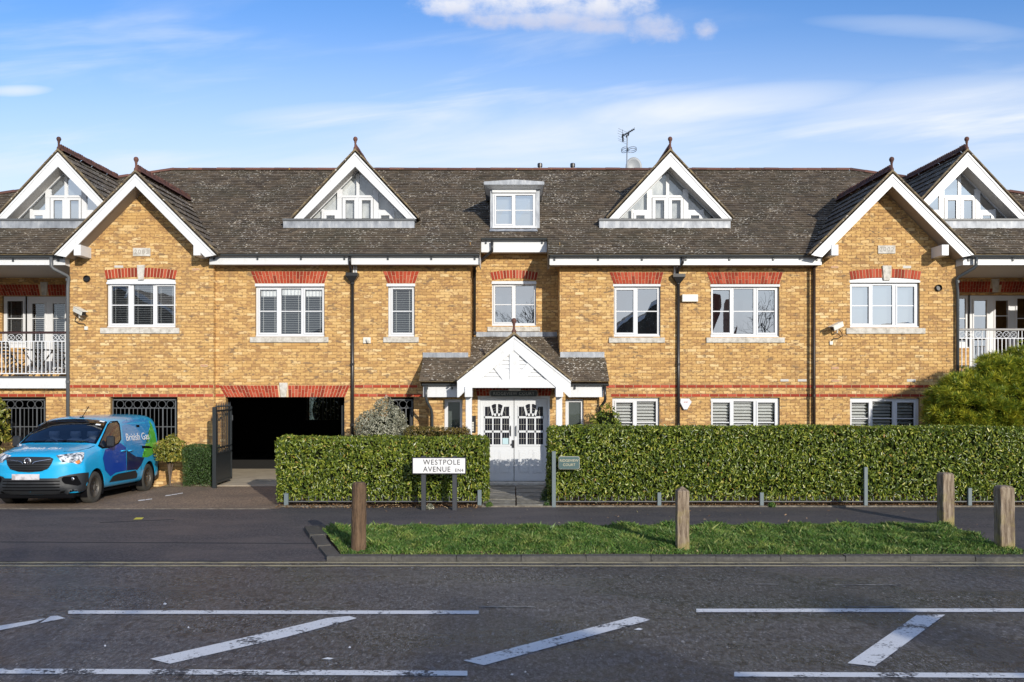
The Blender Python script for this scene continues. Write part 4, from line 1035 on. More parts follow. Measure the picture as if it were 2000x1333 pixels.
for i in range(8):
    y1 = 744-i*8; y0 = y1-7.4; w_ = 84*(y1-684)/60+4; w2 = 84*(y0-684)/60+4
    if w2 < 3: break
    obj('weatherboard', MB().add([(X(1003.8-w_, dp), dp+.012, Z(y1, dp)), (X(1003.8+w_, dp), dp+.012, Z(y1, dp)), (X(1003.8+w2, dp), dp+.028, Z(y0, dp)), (X(1003.8-w2, dp), dp+.028, Z(y0, dp)),
                                (X(1003.8-w_, dp), dp+.04, Z(y1, dp)), (X(1003.8+w_, dp), dp+.04, Z(y1, dp))], [(0, 1, 2, 3), (0, 4, 5, 1)]), M['white'], bld)
obj('porch_ceiling', MB().box(X(923, dp), X(1085, dp), dp+.05, dl, Z(757, dp), Z(756, dp)), M['soffit'], bld)
for r_, dd in (((826, 915, 689, 698), DW), ((1094, 1180.5, 688, 698), DW), ((930, 1088, 649, 657.5), DR)):
    n = 2 if r_[1]-r_[0] < 100 else 3; w_ = (r_[1]-r_[0])/n
    for i in range(n): obj('lead_flashing', MB().box(X(r_[0]+i*w_, dd), X(r_[0]+(i+1)*w_-.3, dd), dd-.032-.004*(i % 2), dd, Z(r_[3], dd)-.02, Z(r_[2], dd)), M['lead'], bld)
p = downpipe([(X(832, 20.8), 20.79, Z(754, 20.8)), (X(832, 20.8), 20.79, Z(776, 20.8)), (X(834, 20.85), 20.83, Z(784, 20.85)), (X(842, 20.95), 20.95, Z(800, 20.9)), (X(844, 21), 21.02, Z(812, 21)), (X(844, 21), 21.02, 0)], .034, 'gutter')
p = downpipe([(X(1181, 20.8), 20.79, Z(754, 20.8)), (X(1182, 20.8), 20.79, Z(778, 20.8)), (X(1181, 20.85), 20.83, Z(784, 20.85)), (X(1172, 20.95), 20.95, Z(797, 20.9)), (X(1171, 21), 21.02, Z(805, 21)), (X(1171, 21), 21.02, 0)], .034, 'pipe')
arch_flat(929, 1078, 931, 1076, 758, 773.5, dl)

# door
dd = dl+.03
zd = Z(940, dd)
fr = MB()
fr.box(X(933, dd), X(938, dd), dd-.03, dd+.1, zd, Z(773.5, dd)).box(X(1069.5, dd), X(1074.5, dd), dd-.03, dd+.1, zd, Z(773.5, dd)).box(X(938, dd), X(1069.5, dd), dd-.03, dd+.1, Z(779, dd), Z(773.5, dd))
door = obj('entrance_door', fr, M['doorw'], bld, bevel=.004)
dd2 = dd+.02
for s, x0, x1 in ((0, 938.3, 1003.4), (1, 1004.6, 1069.3)):
    leaf = obj('door_leaf', MB().box(X(x0, dd2), X(x1, dd2), dd2, dd2+.05, zd, Z(779.3, dd2)), M['doorw'], door)
    ox = 360 if s == 0 else 605
    C = lambda zx, zy: (X(850+(ox+zx)/3.703, dd2), Z(640+zy/3.703, dd2))
    def pane(pts):
        o_ = obj('pane', MB().poly([(x, dd2-.003, z) for x, z in [C(*q) for q in pts]][::-1]), M['blackpane'], leaf)
    pane([(0, 642), (0, 573), (44, 573), (50, 562), (66, 554), (108, 554), (124, 562), (130, 573), (175, 573), (175, 642)])
    mb2, ld = MB(), MB()
    for a in ((0, 52), (62, 112), (124, 175)):
        for y in ((658, 745), (760, 846)):
            pane([(a[0], y[1]), (a[0], y[0]), (a[1], y[0]), (a[1], y[1])])
            for f in (1/3, 2/3):
                x_ = a[0]+(a[1]-a[0])*f; c0, c1 = C(x_-.8, y[1]), C(x_+.8, y[0]); ld.box(c0[0], c1[0], dd2-.006, dd2-.003, c0[1], c1[1])
            y_ = (y[0]+y[1])/2; c0, c1 = C(a[0], y_+.9), C(a[1], y_-.9); ld.box(c0[0], c1[0], dd2-.0065, dd2-.003, c0[1], c1[1])
    for x_ in (22, 150):
        c0, c1 = C(x_-.8, 642), C(x_+.8, 575); ld.box(c0[0], c1[0], dd2-.006, dd2-.003, c0[1], c1[1])
    for rr in (45, 62):
        pts = [C(87.5+rr*math.cos(t), 642-rr*math.sin(t)) for t in [math.pi*i/12 for i in range(1, 12)]]
        ld.tube([(x, dd2-.005, z) for x, z in pts], .0025, 4)
    obj('lead_line', ld, M['letters'], leaf)
    # glazing bars standing proud of the glass
    def gb(pts): mb2.prism([C(*q) for q in pts], dd2-.016, dd2)
    gb([(81, 642), (94, 642), (94, 552), (81, 552)])
    gb([(52, 642), (68, 642), (46, 562), (34, 566)]); gb([(107, 642), (123, 642), (141, 566), (129, 562)])
    gb([(50, 646), (125, 646), (108, 622), (67, 622)])
    gb([(-6, 657), (181, 657), (181, 642), (-6, 642)]); gb([(-6, 760), (181, 760), (181, 745), (-6, 745)]); gb([(-6, 858), (181, 858), (181, 846), (-6, 846)])
    gb([(52, 846), (62, 846), (62, 657), (52, 657)]); gb([(112, 846), (124, 846), (124, 657), (112, 657)])
    gb([(-7, 846), (0, 846), (0, 566), (-7, 566)]); gb([(175, 846), (182, 846), (182, 566), (175, 566)])
    obj('glazing_bar', mb2, M['doorw'], leaf)
    for a, b in ((-4, 75), (100, 178)):
        c0, c1 = C(a, 1055), C(b, 890)
        pn = MB(); t_ = .012
        pn.box(c0[0], c1[0], dd2-.006, dd2, c0[1], c0[1]+t_).box(c0[0], c1[0], dd2-.006, dd2, c1[1]-t_, c1[1]).box(c0[0], c0[0]+t_, dd2-.006, dd2, c0[1], c1[1]).box(c1[0]-t_, c1[0], dd2-.006, dd2, c0[1], c1[1])
        pn.box(c0[0]+.03, c1[0]-.03, dd2-.010, dd2, c0[1]+.03, c1[1]-.03)
        obj('door_panel', pn, M['doorw'], leaf, bevel=.002)
    hx = 545 if s == 0 else 585
    h0 = (X(850+hx/3.703, dd2), Z(640+785/3.703, dd2), Z(640+712/3.703, dd2))
    obj('door_handle', MB().tube([(h0[0], dd2-.005, h0[1]), (h0[0], dd2-.05, h0[1]+.02), (h0[0], dd2-.05, h0[2]-.02), (h0[0], dd2-.005, h0[2])], .011, 6), M['black'], leaf)
obj('door_lock', MB().box(X(1000.5, dd2), X(1005, dd2), dd2-.04, dd2, Z(874.5, dd2), Z(860, dd2)).box(X(997.5, dd2), X(999, dd2), dd2-.02, dd2, Z(871, dd2), Z(867, dd2)), M['black'], door)
obj('door_notice', MB().box(X(981.5, dd2), X(993, dd2), dd2-.009, dd2-.004, Z(868, dd2), Z(856, dd2)), mat('pale_blue_notice_paper', (.45, .62, .66), .5), door)
obj('door_step', MB().box(X(930, dl), X(1078, dl), 20.80, dl, -.05, zd-.005), M['stone'], bld, bevel=.01)

# ------------------------------------------------------------------ balconies
for s, (p0, p1) in ((0, (-160, 136)), (1, (1868, 2150))):
    d = 21.62; x0, x1 = X(p0, d), X(p1, d); zt = Z(735.5, d)
    bal = obj('balcony_floor', MB().box(x0, x1, d+.03, DK, Z(757, d)+.05, zt), M['conc'], bld)
    obj('balcony_fascia', MB().box(x0, x1, d-.02, d+.03, Z(759, d), Z(739, d)), M['white'], bal, bevel=.004)
    obj('balcony_edge', MB().box(x0, x1, d-.03, d+.03, Z(739, d), zt), M['grey'], bal)
    rl = obj('railing', MB().box(x0, x1, d+.02, d+.075, Z(652.2 if s == 0 else 646, d), Z(647.6 if s == 0 else 641.8, d)), M['handrail' if s == 0 else 'handrailg'], bld, bevel=.008)
    y2 = 667 if s == 0 else 661
    obj('rail', MB().box(x0, x1, d+.035, d+.055, Z(y2+.8, d), Z(y2-.8, d)), M['upvc'], rl)
    obj('rail', MB().box(x0, x1, d+.03, d+.06, Z(731, d), Z(729, d)), M['upvc'], rl)
    bm = MB().box(-.009, .009, -.009, .009, Z(730, d), Z(y2, d)).mesh('baluster')
    px = p0+4.5
    while px < p1:
        link('baluster', bm, M['upvc'], rl, Vector((X(px, d), d+.045, 0))-WL(rl)); px += 7.85
    yc = y2-7.2; rr = 6.4*d/F
    rm = MB().tube([(rr*math.cos(t), 0, rr*math.sin(t)) for t in [2*math.pi*i/16 for i in range(17)]], .007, 5, cap=False)
    rm.tube([(-rr*.72, 0, -rr*.72), (rr*.72, 0, rr*.72)], .006, 4).tube([(-rr*.72, 0, rr*.72), (rr*.72, 0, -rr*.72)], .006, 4); rm = rm.mesh('ring')
    for c in ((19.7, 35.5, 106.5, 120.5, -60, -45) if s == 0 else (1880.5, 1895, 1912.5, 1953, 1967.5, 1982, 2030)):
        link('ring', rm, M['upvc'], rl, Vector((X(c, d), d+.045, Z(yc, d)))-WL(rl))
    for c in ((60, 68, 75.5, 83, 4) if s == 0 else (1875, 1888, 1921, 1928, 1936, 1991, 1998)):
        obj('picket', MB().box(X(c, d)-.008, X(c, d)+.008, d+.037, d+.053, Z(y2, d), Z(y2-14.5, d)), M['upvc'], rl)
window((5, 50, 579, 680), [(11.5, 42.5, 588, 668)], DK, 622, None, 'dark', 'glass', (0, 0, .056), (0,))
window((50.3, 150, 579, 727), [(60.5, 85, 593, 718), (101, 125, 593, 718)], DK, 622, None, 'dark', 'glass', (0, 0, .056), (0, 1))
window((1868, 1893.7, 577, 680), [(1871.5, 1888.5, 583, 668)], DK, 622, None, 'dark', 'glassm', None, ())
window((1894, 1984.7, 577, 727), [(1904.5, 1929.5, 587, 718), (1946.5, 1971.5, 587, 718)], DK, 617, None, 'dark', 'glassm', None, (0, 1))
window((1985, 2086, 577, 727), [(1989, 2018, 583, 718), (2032, 2070, 583, 718)], DK, 622, None, 'dark', 'glassm', None, (0,))

# undercroft behind the grilles and the drive-through
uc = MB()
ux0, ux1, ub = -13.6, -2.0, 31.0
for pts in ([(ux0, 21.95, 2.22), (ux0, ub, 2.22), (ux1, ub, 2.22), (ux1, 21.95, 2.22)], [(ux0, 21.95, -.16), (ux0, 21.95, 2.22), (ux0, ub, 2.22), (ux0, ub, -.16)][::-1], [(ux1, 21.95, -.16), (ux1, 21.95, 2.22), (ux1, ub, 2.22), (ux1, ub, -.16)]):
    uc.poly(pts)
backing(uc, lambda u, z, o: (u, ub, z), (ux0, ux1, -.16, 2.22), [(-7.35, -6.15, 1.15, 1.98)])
obj('undercroft', uc, M['dark'], bld)  # shade inside is put into the near-black colour of walls and ceiling
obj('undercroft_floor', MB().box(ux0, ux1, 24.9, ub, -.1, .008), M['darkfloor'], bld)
bars = MB()
for i in range(9): bars.box(-7.3+i*.14, -7.285+i*.14, ub-.05, ub-.03, 1.15, 1.98)
obj('grille_bars', bars, M['black'], bld)
ow = MB()
ow.box(-23, -22.9, DW+.3, 32.3, -.16, 5.5).box(22.9, 23, DW+.3, 32.3, -.16, 5.5).box(-23, -7.5, 32.2, 32.3, -.16, 5.5).box(-6, 23, 32.2, 32.3, -.16, 5.5).box(-7.5, -6, 32.2, 32.3, 2.2, 5.5)
obj('wall', ow, M['brick'], bld)
wall(DW, (-23, X(-141, DW), zb0, 5.36), (), red=()); wall(DW, (X(2141, DW), 23, zb0, 5.36), (), red=())

def grille(p0, p1, yt, yb, d, rings, pitch=8.25, thick=()):
    d = d+.10; x0, x1 = X(p0, d), X(p1, d)
    f = MB().box(x0, x1, d, d+.03, Z(yt+1.5, d), Z(yt-1, d)).box(x0, x0+.03, d, d+.03, Z(yb, d), Z(yt, d)).box(x1-.03, x1, d, d+.03, Z(yb, d), Z(yt, d))
    g = obj('window_grille', f, M['grey'], bld)
    for y in (yt+16.5, yt+53): obj('rail', MB().box(x0+.03, x1-.03, d+.005, d+.025, Z(y+.8, d), Z(y-.8, d)), M['grey'], g)
    k = 0; px = p0+pitch
    while px < p1-3:
        w_ = .014 if k % 4 == 3 else .006
        obj('bar', MB().box(X(px, d)-w_, X(px, d)+w_, d+.0, d+.02, Z(yb, d), Z(yt+16.5, d)), M['grey'], g); px += pitch; k += 1
    rr = 7.2*d/F; t_ = MB().tube([(rr*math.cos(t), 0, rr*math.sin(t)) for t in [2*math.pi*i/18 for i in range(19)]], .008, 5, cap=False).mesh('ring')
    for c in rings: link('ring', t_, M['grey'], g, Vector((X(c, d), d+.012, Z(yt+9, d)))-WL(g))
grille(219, 344, 781, 862, DB, (234.5, 251, 268, 283.5, 299, 316, 332.5))
grille(-60, 88, 781, 862, DW, (-25, -8, 20.5, 37, 60, 75.5)); grille(760, 806, 781, 862, DW, (770, 787, 801))
obj('wall_lamp', MB().box(X(710, DW), X(724.5, DW), DW-.05, DW, Z(671, DW), Z(659.5, DW)).tube([(X(717, DW), DW-.05, Z(664, DW)), (X(721, DW), DW-.12, Z(668, DW))], .035, 8), M['offwhite'], bld)

# ------------------------------------------------------------------ ground
def sheet(name, pts, z, mt, **kw): return struct(name, MB().poly([(p[0], p[1], z if len(p) < 3 else p[2]) for p in pts]), mt, **kw)
struct('ground', MB().poly([(-300, -300, -.17), (300, -300, -.17), (300, 400, -.17), (-300, 400, -.17)]), mat('rough_grass_ground', (.05, .075, .03), .95))
road = sheet('road', [(-150, 4.6), (150, 4.6), (150, 12.2), (-150, 12.2)], 0.0, M['road'])
sheet('opposite_pavement', [(-150, -3), (150, -3), (150, 4.6), (-150, 4.6)], .05, M['foot'])
foot = sheet('pavement', [(-150, 12.2), (150, 12.2), (150, 17.50), (-150, 17.50)], .004, M['foot'])
def dip(x, y):
    a = min(max((y-17.9)/2.9, 0), 1); b = min(max((-8.35-x)/.35, 0), 1)
    return -.10*a*a*(3-2*a)*b*b*(3-2*b)
dg_ = MB(); nx, ny = 44, 16
for j in range(ny+1):
    for i in range(nx+1):
        x = -21+(16.4)*i/nx; y = 17.18+(21.9-17.18)*j/ny; dg_.v.append((x, y, .010+dip(x, y)))
dg_.f = [(j*(nx+1)+i, j*(nx+1)+i+1, (j+1)*(nx+1)+i+1, (j+1)*(nx+1)+i) for j in range(ny) for i in range(nx)]
struct('driveway', dg_, M['drive'])
struct('concrete_floor', MB().box(-7.6, -4.0, 20.86, 21.8, -.05, .022).box(-13.6, -2.0, 21.802, 24.9, -.05, .022), M['conc'])
sheet('garden_soil', [(-4.75, 17.50), (-.62, 17.50), (-.62, 21.9), (-4.3, 21.9), (-4.3, 20.8), (-4.75, 20.8)], .012, M['soil'])
sheet('garden_soil', [(.80, 17.50), (30, 17.50), (30, 21.9), (.80, 21.9)], .012, M['soil'])
sheet('gravel_strip', [(-8.38, 20.75), (-7.2, 20.75), (-7.2, 21.7), (-8.38, 21.7)], .016, M['gravel'])
M['edging'] = mat('dirty_edging_stone', rough=.9, fn=lambda t: base(t, t.ramp(t.noise(POS(t), 7, 5, .7), [(.35, (.07, .06, .045)), (.55, (.19, .165, .13)), (.75, (.30, .27, .22))])))
ed = struct('edging_kerb', MB().box(-150, -4.75, 17.16, 17.19, -.02, .014), M['edging'])
for a, b, y in ((-4.75, -3.25, 17.44), (-.62, .80, 17.42), (.80, 30, 17.44)):
    struct('edging_kerb', MB().box(a, b, y, y+.05, -.02, .030), M['edging'])
# dropped-kerb seams in the footway
for pts in ([G(0, 1060), G(620, 1063)], [G(195, 1022), G(340, 1016)]):
    struct('asphalt_seam', MB().tube([Vector((p.x, p.y, .004)) for p in pts], .010, 4), M['pipe'])
# paving slabs of the entrance path
path = struct('entrance_path', MB().poly([(-.62, 17.48, .010), (.80, 17.48, .010), (.86, 20.9, .010), (-.66, 20.9, .010)]), M['soil'])
slab_me = [MB().box(-.335, .335, -.182+i*.004, .182-i*.004, -.02, .02).mesh('paving_slab') for i in range(3)]
slabm = mat('grey_paving_slab', rough=.7, fn=lambda t: (base(t, t.ramp(t.noise(POS(t), 5, 4, .65), [(.3, (.10, .09, .07)), (.55, (.21, .20, .17)), (.8, (.34, .33, .29))])), bump(t, t.noise(POS(t), 40, 3), .3, .005)))
for r_ in range(9):
    for c_ in range(2):
        o = link('paving_slab', slab_me[(r_+c_) % 3], slabm, path, (-.265+c_*.70+R.uniform(-.006, .006), 17.70+r_*.385, .020+R.uniform(-.008, .010)))
        o.rotation_euler = (R.uniform(-.006, .006), R.uniform(-.006, .006), R.uniform(-.01, .01))
# kerb stones along the verge
kerb = struct('kerb', MB().box(-2.55, 30, 12.215, 12.335, -.05, .035), M['kerb'])
km = [MB().prismx([(12.20, -.03), (12.20, .05), (12.212, .066+i*.002), (12.34, .072), (12.34, -.03)], .004, .905).mesh('kerb_stone') for i in range(2)]
x = -2.6; i = 0
while x < 16:
    o = link('kerb_stone', km[i % 2], M['kerb'], kerb, (x, R.uniform(-.006, .006), R.uniform(-.004, .006))); x += .91; i += 1
    b_ = None
a_, b2 = Vector((-3.52, 14.75, 0)), Vector((-2.60, 12.25, 0)); dv = (b2-a_)/3
for i in range(3):
    o = link('kerb_stone', MB().box(.01, dv.length-.012, 0, .30 if i == 0 else .20, -.03, .07-.012*i).mesh('kerb_stone'), M['kerb'], kerb, a_+dv*i)
    o.rotation_euler = (0, 0, math.atan2(dv.y, dv.x)+R.uniform(-.03, .03))
# road markings, each a painted line lying on the road
def paint(name, pts, mt, z=.004):
    o = struct(name, MB().poly([tuple(Vector((p.x, p.y, z))) for p in pts][::-1]), mt); return o
def G2(*pp): return [G(a, b) for a, b in pp]
def lineY(p0, p1, ya, yb, mt='line', nm='road_line', y1a=None, y1b=None):
    return paint(nm, G2((p0, yb), (p1, y1b or yb), (p1, y1a or ya), (p0, ya)), M[mt])
lineY(133, 935, 1193.2, 1200.0, y1a=1193.6, y1b=1200.2); lineY(1360, 2300, 1190, 1196.6, y1a=1189, y1b=1196)
lineY(-400, 913, 1305.0, 1314.8, y1a=1311.3, y1b=1321); lineY(1434, 2400, 1313.5, 1322.5, y1a=1317, y1b=1327)
for q in (((293, 1288), (332, 1297.5), (560, 1245), (697, 1208.5), (683, 1204.2), (640, 1208), (540, 1232)),
          ((905, 1291), (945, 1300.5), (1272, 1211.5), (1240, 1204.8)), ((1655, 1296.5), (1709, 1302.5), (1846, 1201.5), (1790, 1202.5)),
          ((-60, 1237), (-60, 1246), (0, 1232), (68, 1218), (90, 1208.5), (0, 1223)), ((78, 1218), (128, 1208.5), (112, 1203.5), (98, 1205))):
    paint('hatch_line', G2(*q), M['line'])
lineY(-300, 2400, 1098.2, 1101.2, 'yell', 'yellow_line'); lineY(-300, 2400, 1104.6, 1107.2, 'yell', 'yellow_line')
lineY(935, 1045, 1185, 1187, 'ghost', 'worn_line'); lineY(1460, 1520, 1141, 1143, 'ghost', 'worn_line'); lineY(1630, 1760, 1142, 1144, 'ghost', 'worn_line'); lineY(1650, 1745, 1184.5, 1187, 'ghost', 'worn_line')
for px, py, w_ in ((640, 1287, 24), (1247, 1229.5, 18), (683, 1265, 6), (322, 1180, 8), (205, 1262, 5), (1000, 1318, 7), (1026, 1313, 5), (368, 1226, 4)):
    paint('paint_fleck', G2((px-w_/2, py+1.2), (px+w_*.2, py+2.2), (px+w_/2, py), (px, py-2)), M['whitespot'])
for q in (((322, 971), (334, 969.5), (334, 968), (324, 969)), ((334, 969), (346, 967.5), (346, 966), (335, 967.5)), ((346, 967), (357, 965.5), (357, 964), (347, 965.5)), ((269, 980.5), (283, 979), (283, 977.3), (271, 978.5)), ((283, 978.8), (297, 977), (297, 975.5), (285, 977))):
    paint('paint_fleck', G2(*q), M['whitespot'], .0155)
paint('yellow_mark', G2((260, 1016), (277, 1015.5), (281, 1012), (266, 1012)), M['yellspot'], .008)

# ------------------------------------------------------------------ grass verge
vp = [G(632, 1042), G(652, 1037), G(1000, 1036), G(1400, 1034), G(1850, 1033), G(1900, 1052), G(1942, 1074), G(1998, 1084)]
vz = .055
poly = [(v_.x, v_.y) for v_ in vp]+[(X(1998, 12.35), 12.35), (-2.42, 12.35), (-2.62, 13.0)]
mbv = MB().poly([(x, y, vz) for x, y in poly][::-1])
for (a, b), (c, e) in zip(poly, poly[1:]+poly[:1]): mbv.poly([(a, b, vz), (c, e, vz), (c, e, 0), (a, b, 0)])
struct('verge', mbv, M['soil'])
PX, PY = np.array([p_[0] for p_ in poly]), np.array([p_[1] for p_ in poly])
def inside(x, y):
    c = np.zeros(len(x), bool); j = len(PX)-1
    for i in range(len(PX)):
        t = ((PY[i] > y) != (PY[j] > y)) & (x < (PX[j]-PX[i])*(y-PY[i])/(PY[j]-PY[i]+1e-9)+PX[i]); c ^= t; j = i
    return c
n = 240000
gx = NR.uniform(-3.6, 8.0, n); gy = NR.uniform(12.3, 15.4, n); k_ = inside(gx, gy); gx, gy = gx[k_], gy[k_]
def vnoise(x, y, f, seed):
    ph = np.random.default_rng(seed).uniform(0, 6.28, (6, 3)); r = 0
    for i in range(6): r = r+np.sin(x*f*math.cos(ph[i, 0])+y*f*math.sin(ph[i, 0])+ph[i, 1])
    return r/6
dens = vnoise(gx, gy, 7, 1)*.5+.55+vnoise(gx, gy, 23, 2)*.35+np.clip((gy-12.80)/.30, -1.3, 1)*.30
k_ = NR.uniform(0, 1, len(gx)) < np.clip(dens*.9+.2, .05, 1); gx, gy = gx[k_], gy[k_]
n = len(gx); hgt = (.030+.045*NR.random(n))*(1+.9*np.clip(vnoise(gx, gy, 9, 3), -.5, 1))*(.55+.45*np.clip((gy-12.45)/.5, 0, 1)); hgt[NR.random(n) < .008] *= 1.7
wdt = .004+.005*NR.random(n); a = NR.uniform(0, 6.28, n); la = NR.uniform(0, 6.28, n); ln_ = hgt*NR.uniform(.2, 1.1, n)
bx, by = np.cos(a)*wdt, np.sin(a)*wdt; z0_ = np.full(n, vz)
V = np.stack([np.stack([gx-bx, gy-by, z0_], 1), np.stack([gx+bx, gy+by, z0_], 1), np.stack([gx+bx*.6+np.cos(la)*ln_*.45, gy+by*.6+np.sin(la)*ln_*.45, z0_+hgt*.65], 1),
              np.stack([gx+np.cos(la)*ln_, gy+np.sin(la)*ln_, z0_+hgt], 1)], 1).reshape(-1, 3)
Fc = np.arange(n*4).reshape(-1, 4)
link('grass', np_mesh('grass', V, Fc, 4), M['grass'], None, kind='stuff', label='rough green grass growing on the verge behind the kerb', category='grass')

# ------------------------------------------------------------------ leaves
def frames(nrm, spread, up=.25):
    n = len(nrm); N_ = nrm+NR.normal(0, spread, (n, 3)); N_ /= np.linalg.norm(N_, axis=1)[:, None]+1e-9
    T = NR.normal(0, 1, (n, 3)); T[:, 2] += up*3; T -= (T*N_).sum(1)[:, None]*N_; T /= np.linalg.norm(T, axis=1)[:, None]+1e-9
    return N_, T, np.cross(N_, T)
LEAF = np.array([(0, -.5, 0), (.17, -.15, .07), (.15, .22, .05), (0, .5, -.05), (-.15, .22, .05), (-.17, -.15, .07)])
LEAFF = np.array([(0, 1, 2, 3), (0, 3, 4, 5)])
def leaf_cloud(name, C, nrm, size, mt, parent, spread=.55, up=.25, tmpl=LEAF, ff=LEAFF, wf=1.0, nind=0, kind='stuff', **kw):
    C = np.asarray(C, float); N_, T, S = frames(nrm, spread, up); off = np.array(WL(parent)) if parent else 0
    size = np.broadcast_to(size, (len(C),))
    if nind:
        fr_ = np.argsort(C[:, 1]-C[:, 2]*.02+NR.random(len(C))*.1)[:nind]; keep = np.ones(len(C), bool); keep[fr_] = False
        lm = MB().add([tuple(v_) for v_ in tmpl*np.array([wf, 1, 1])], [tuple(f_) for f_ in ff]).mesh('leaf')
        for i in fr_:
            o = link('leaf', lm, mt, parent)
            o.matrix_local = Matrix.Translation(Vector(C[i]-off)) @ Matrix(((S[i][0], T[i][0], N_[i][0]), (S[i][1], T[i][1], N_[i][1]), (S[i][2], T[i][2], N_[i][2]))).to_4x4() @ Matrix.Diagonal((size[i], size[i], size[i], 1))
        C, N_, T, S, size = C[keep], N_[keep], T[keep], S[keep], size[keep]
    V = C[:, None, :]+size[:, None, None]*(tmpl[None, :, 0:1]*wf*S[:, None, :]+tmpl[None, :, 1:2]*T[:, None, :]+tmpl[None, :, 2:3]*N_[:, None, :])
    V = V.reshape(-1, 3)-off; k = len(tmpl)
    Fc = (np.arange(len(C))[:, None, None]*k+ff[None]).reshape(-1, ff.shape[1])
    return link(name, np_mesh(name, V, Fc, ff.shape[1]), mt, parent, **({'kind': kind} if kind else {}))
def hedge(name, label, box, mt, size=.085, dens=900, nind=0, cat='hedge', rnd=.12, gaps=.35, group=None, wf=1.0, ends=(1, 1), spread=.5, rough=.05):
    x0, x1, y0, y1, z0, z1 = box
    h = thing(name, label, cat, ((x0+x1)/2, (y0+y1)/2, 0), group)
    i_ = .10
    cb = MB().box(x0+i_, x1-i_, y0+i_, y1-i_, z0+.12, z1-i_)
    obj('dark_core', cb, M['core'], h)  # solid dark box, painted-in shade behind the leaves
    Cs, Ns = [], []
    def face(n, fx, nv):
        if n <= 0: return
        a, b, e = NR.random(n), NR.random(n), NR.random(n); P_ = fx(a, b)
        P_ += np.array(nv)*(-(e**1.6)*.11+.015)[:, None]+NR.normal(0, .006, (n, 3))
        w_ = vnoise(P_[:, 0]+P_[:, 1], P_[:, 2], 3.1, 5)*rough+vnoise(P_[:, 0]+P_[:, 1], P_[:, 2], 9, 6)*rough*.5
        P_ += np.array(nv)*w_[:, None]
        g = vnoise(P_[:, 0]*1.0+P_[:, 1], P_[:, 2], 13, 9)
        kk = NR.random(n) > np.clip((g-.35)*2.2, 0, .8)*gaps*2
        Cs.append(P_[kk]); Ns.append(np.repeat([nv], kk.sum(), 0))
    W_, D_, H_ = x1-x0, y1-y0, z1-z0
    face(int(W_*H_*dens), lambda a, b: np.stack([x0+a*W_, np.full(len(a), y0), z0+b**.92*H_], 1), (0, -1, 0.0))
    face(int(W_*D_*dens*.8), lambda a, b: np.stack([x0+a*W_, y0+b*D_, np.full(len(a), z1)], 1), (0, 0, 1.0))
    if ends[0]: face(int(D_*H_*dens), lambda a, b: np.stack([np.full(len(a), x0), y0+a*D_, z0+b*H_], 1), (-1.0, 0, 0))
    if ends[1]: face(int(D_*H_*dens), lambda a, b: np.stack([np.full(len(a), x1), y0+a*D_, z0+b*H_], 1), (1.0, 0, 0))
    C = np.concatenate(Cs); Nn = np.concatenate(Ns)
    # round the upper edges
    for ax_, lo, hi_ in ((0, x0, x1), (1, y0, y1)):
        t1 = np.clip((lo+rnd-C[:, ax_])/rnd, 0, 1)+np.clip((C[:, ax_]-(hi_-rnd))/rnd, 0, 1)
        C[:, 2] -= t1**2*rnd*.55*np.clip((C[:, 2]-z0)/H_, 0, 1)**4
    leaf_cloud('foliage', C, Nn, size*NR.uniform(.65, 1.2, len(C)), mt, h, spread, .3, nind=nind, wf=wf)
    return h
HF = 17.56
h1 = hedge('laurel_hedge', 'lower clipped laurel hedge left of the entrance path, behind the street name sign', (X(540, HF), X(951, HF), HF, HF+.80, .10, Z(850, HF)-.075), M['hedgeleaf'], nind=140, dens=1700, size=.080, spread=.7, rough=.035, rnd=.06)
h2 = hedge('laurel_hedge', 'long tall clipped laurel hedge running from the entrance path to the right edge', (X(1073, HF), X(2140, HF), HF, HF+.80, .10, Z(829.5, HF)-.075), M['hedgeleaf'], nind=160, dens=1700, size=.080, ends=(1, 0), spread=.7, rough=.035, rnd=.06)
hedge('box_hedge', 'small dark green box hedge block beside the open black gate', (X(356, 20.75), X(414, 20.75), 20.75, 21.45, .02, Z(871, 20.75)), M['boxleaf'], size=.035, dens=5200, gaps=.2, rnd=.10, cat='hedge', spread=.8)
hedge('bronze_hedge', 'low bronze green hedge behind the laurel hedge, in front of the left porch window', (X(790, 19.6), X(914, 19.6), 19.6, 20.2, .02, Z(836, 19.6)), M['redleaf'], size=.05, dens=1800, rnd=.1, spread=.7)

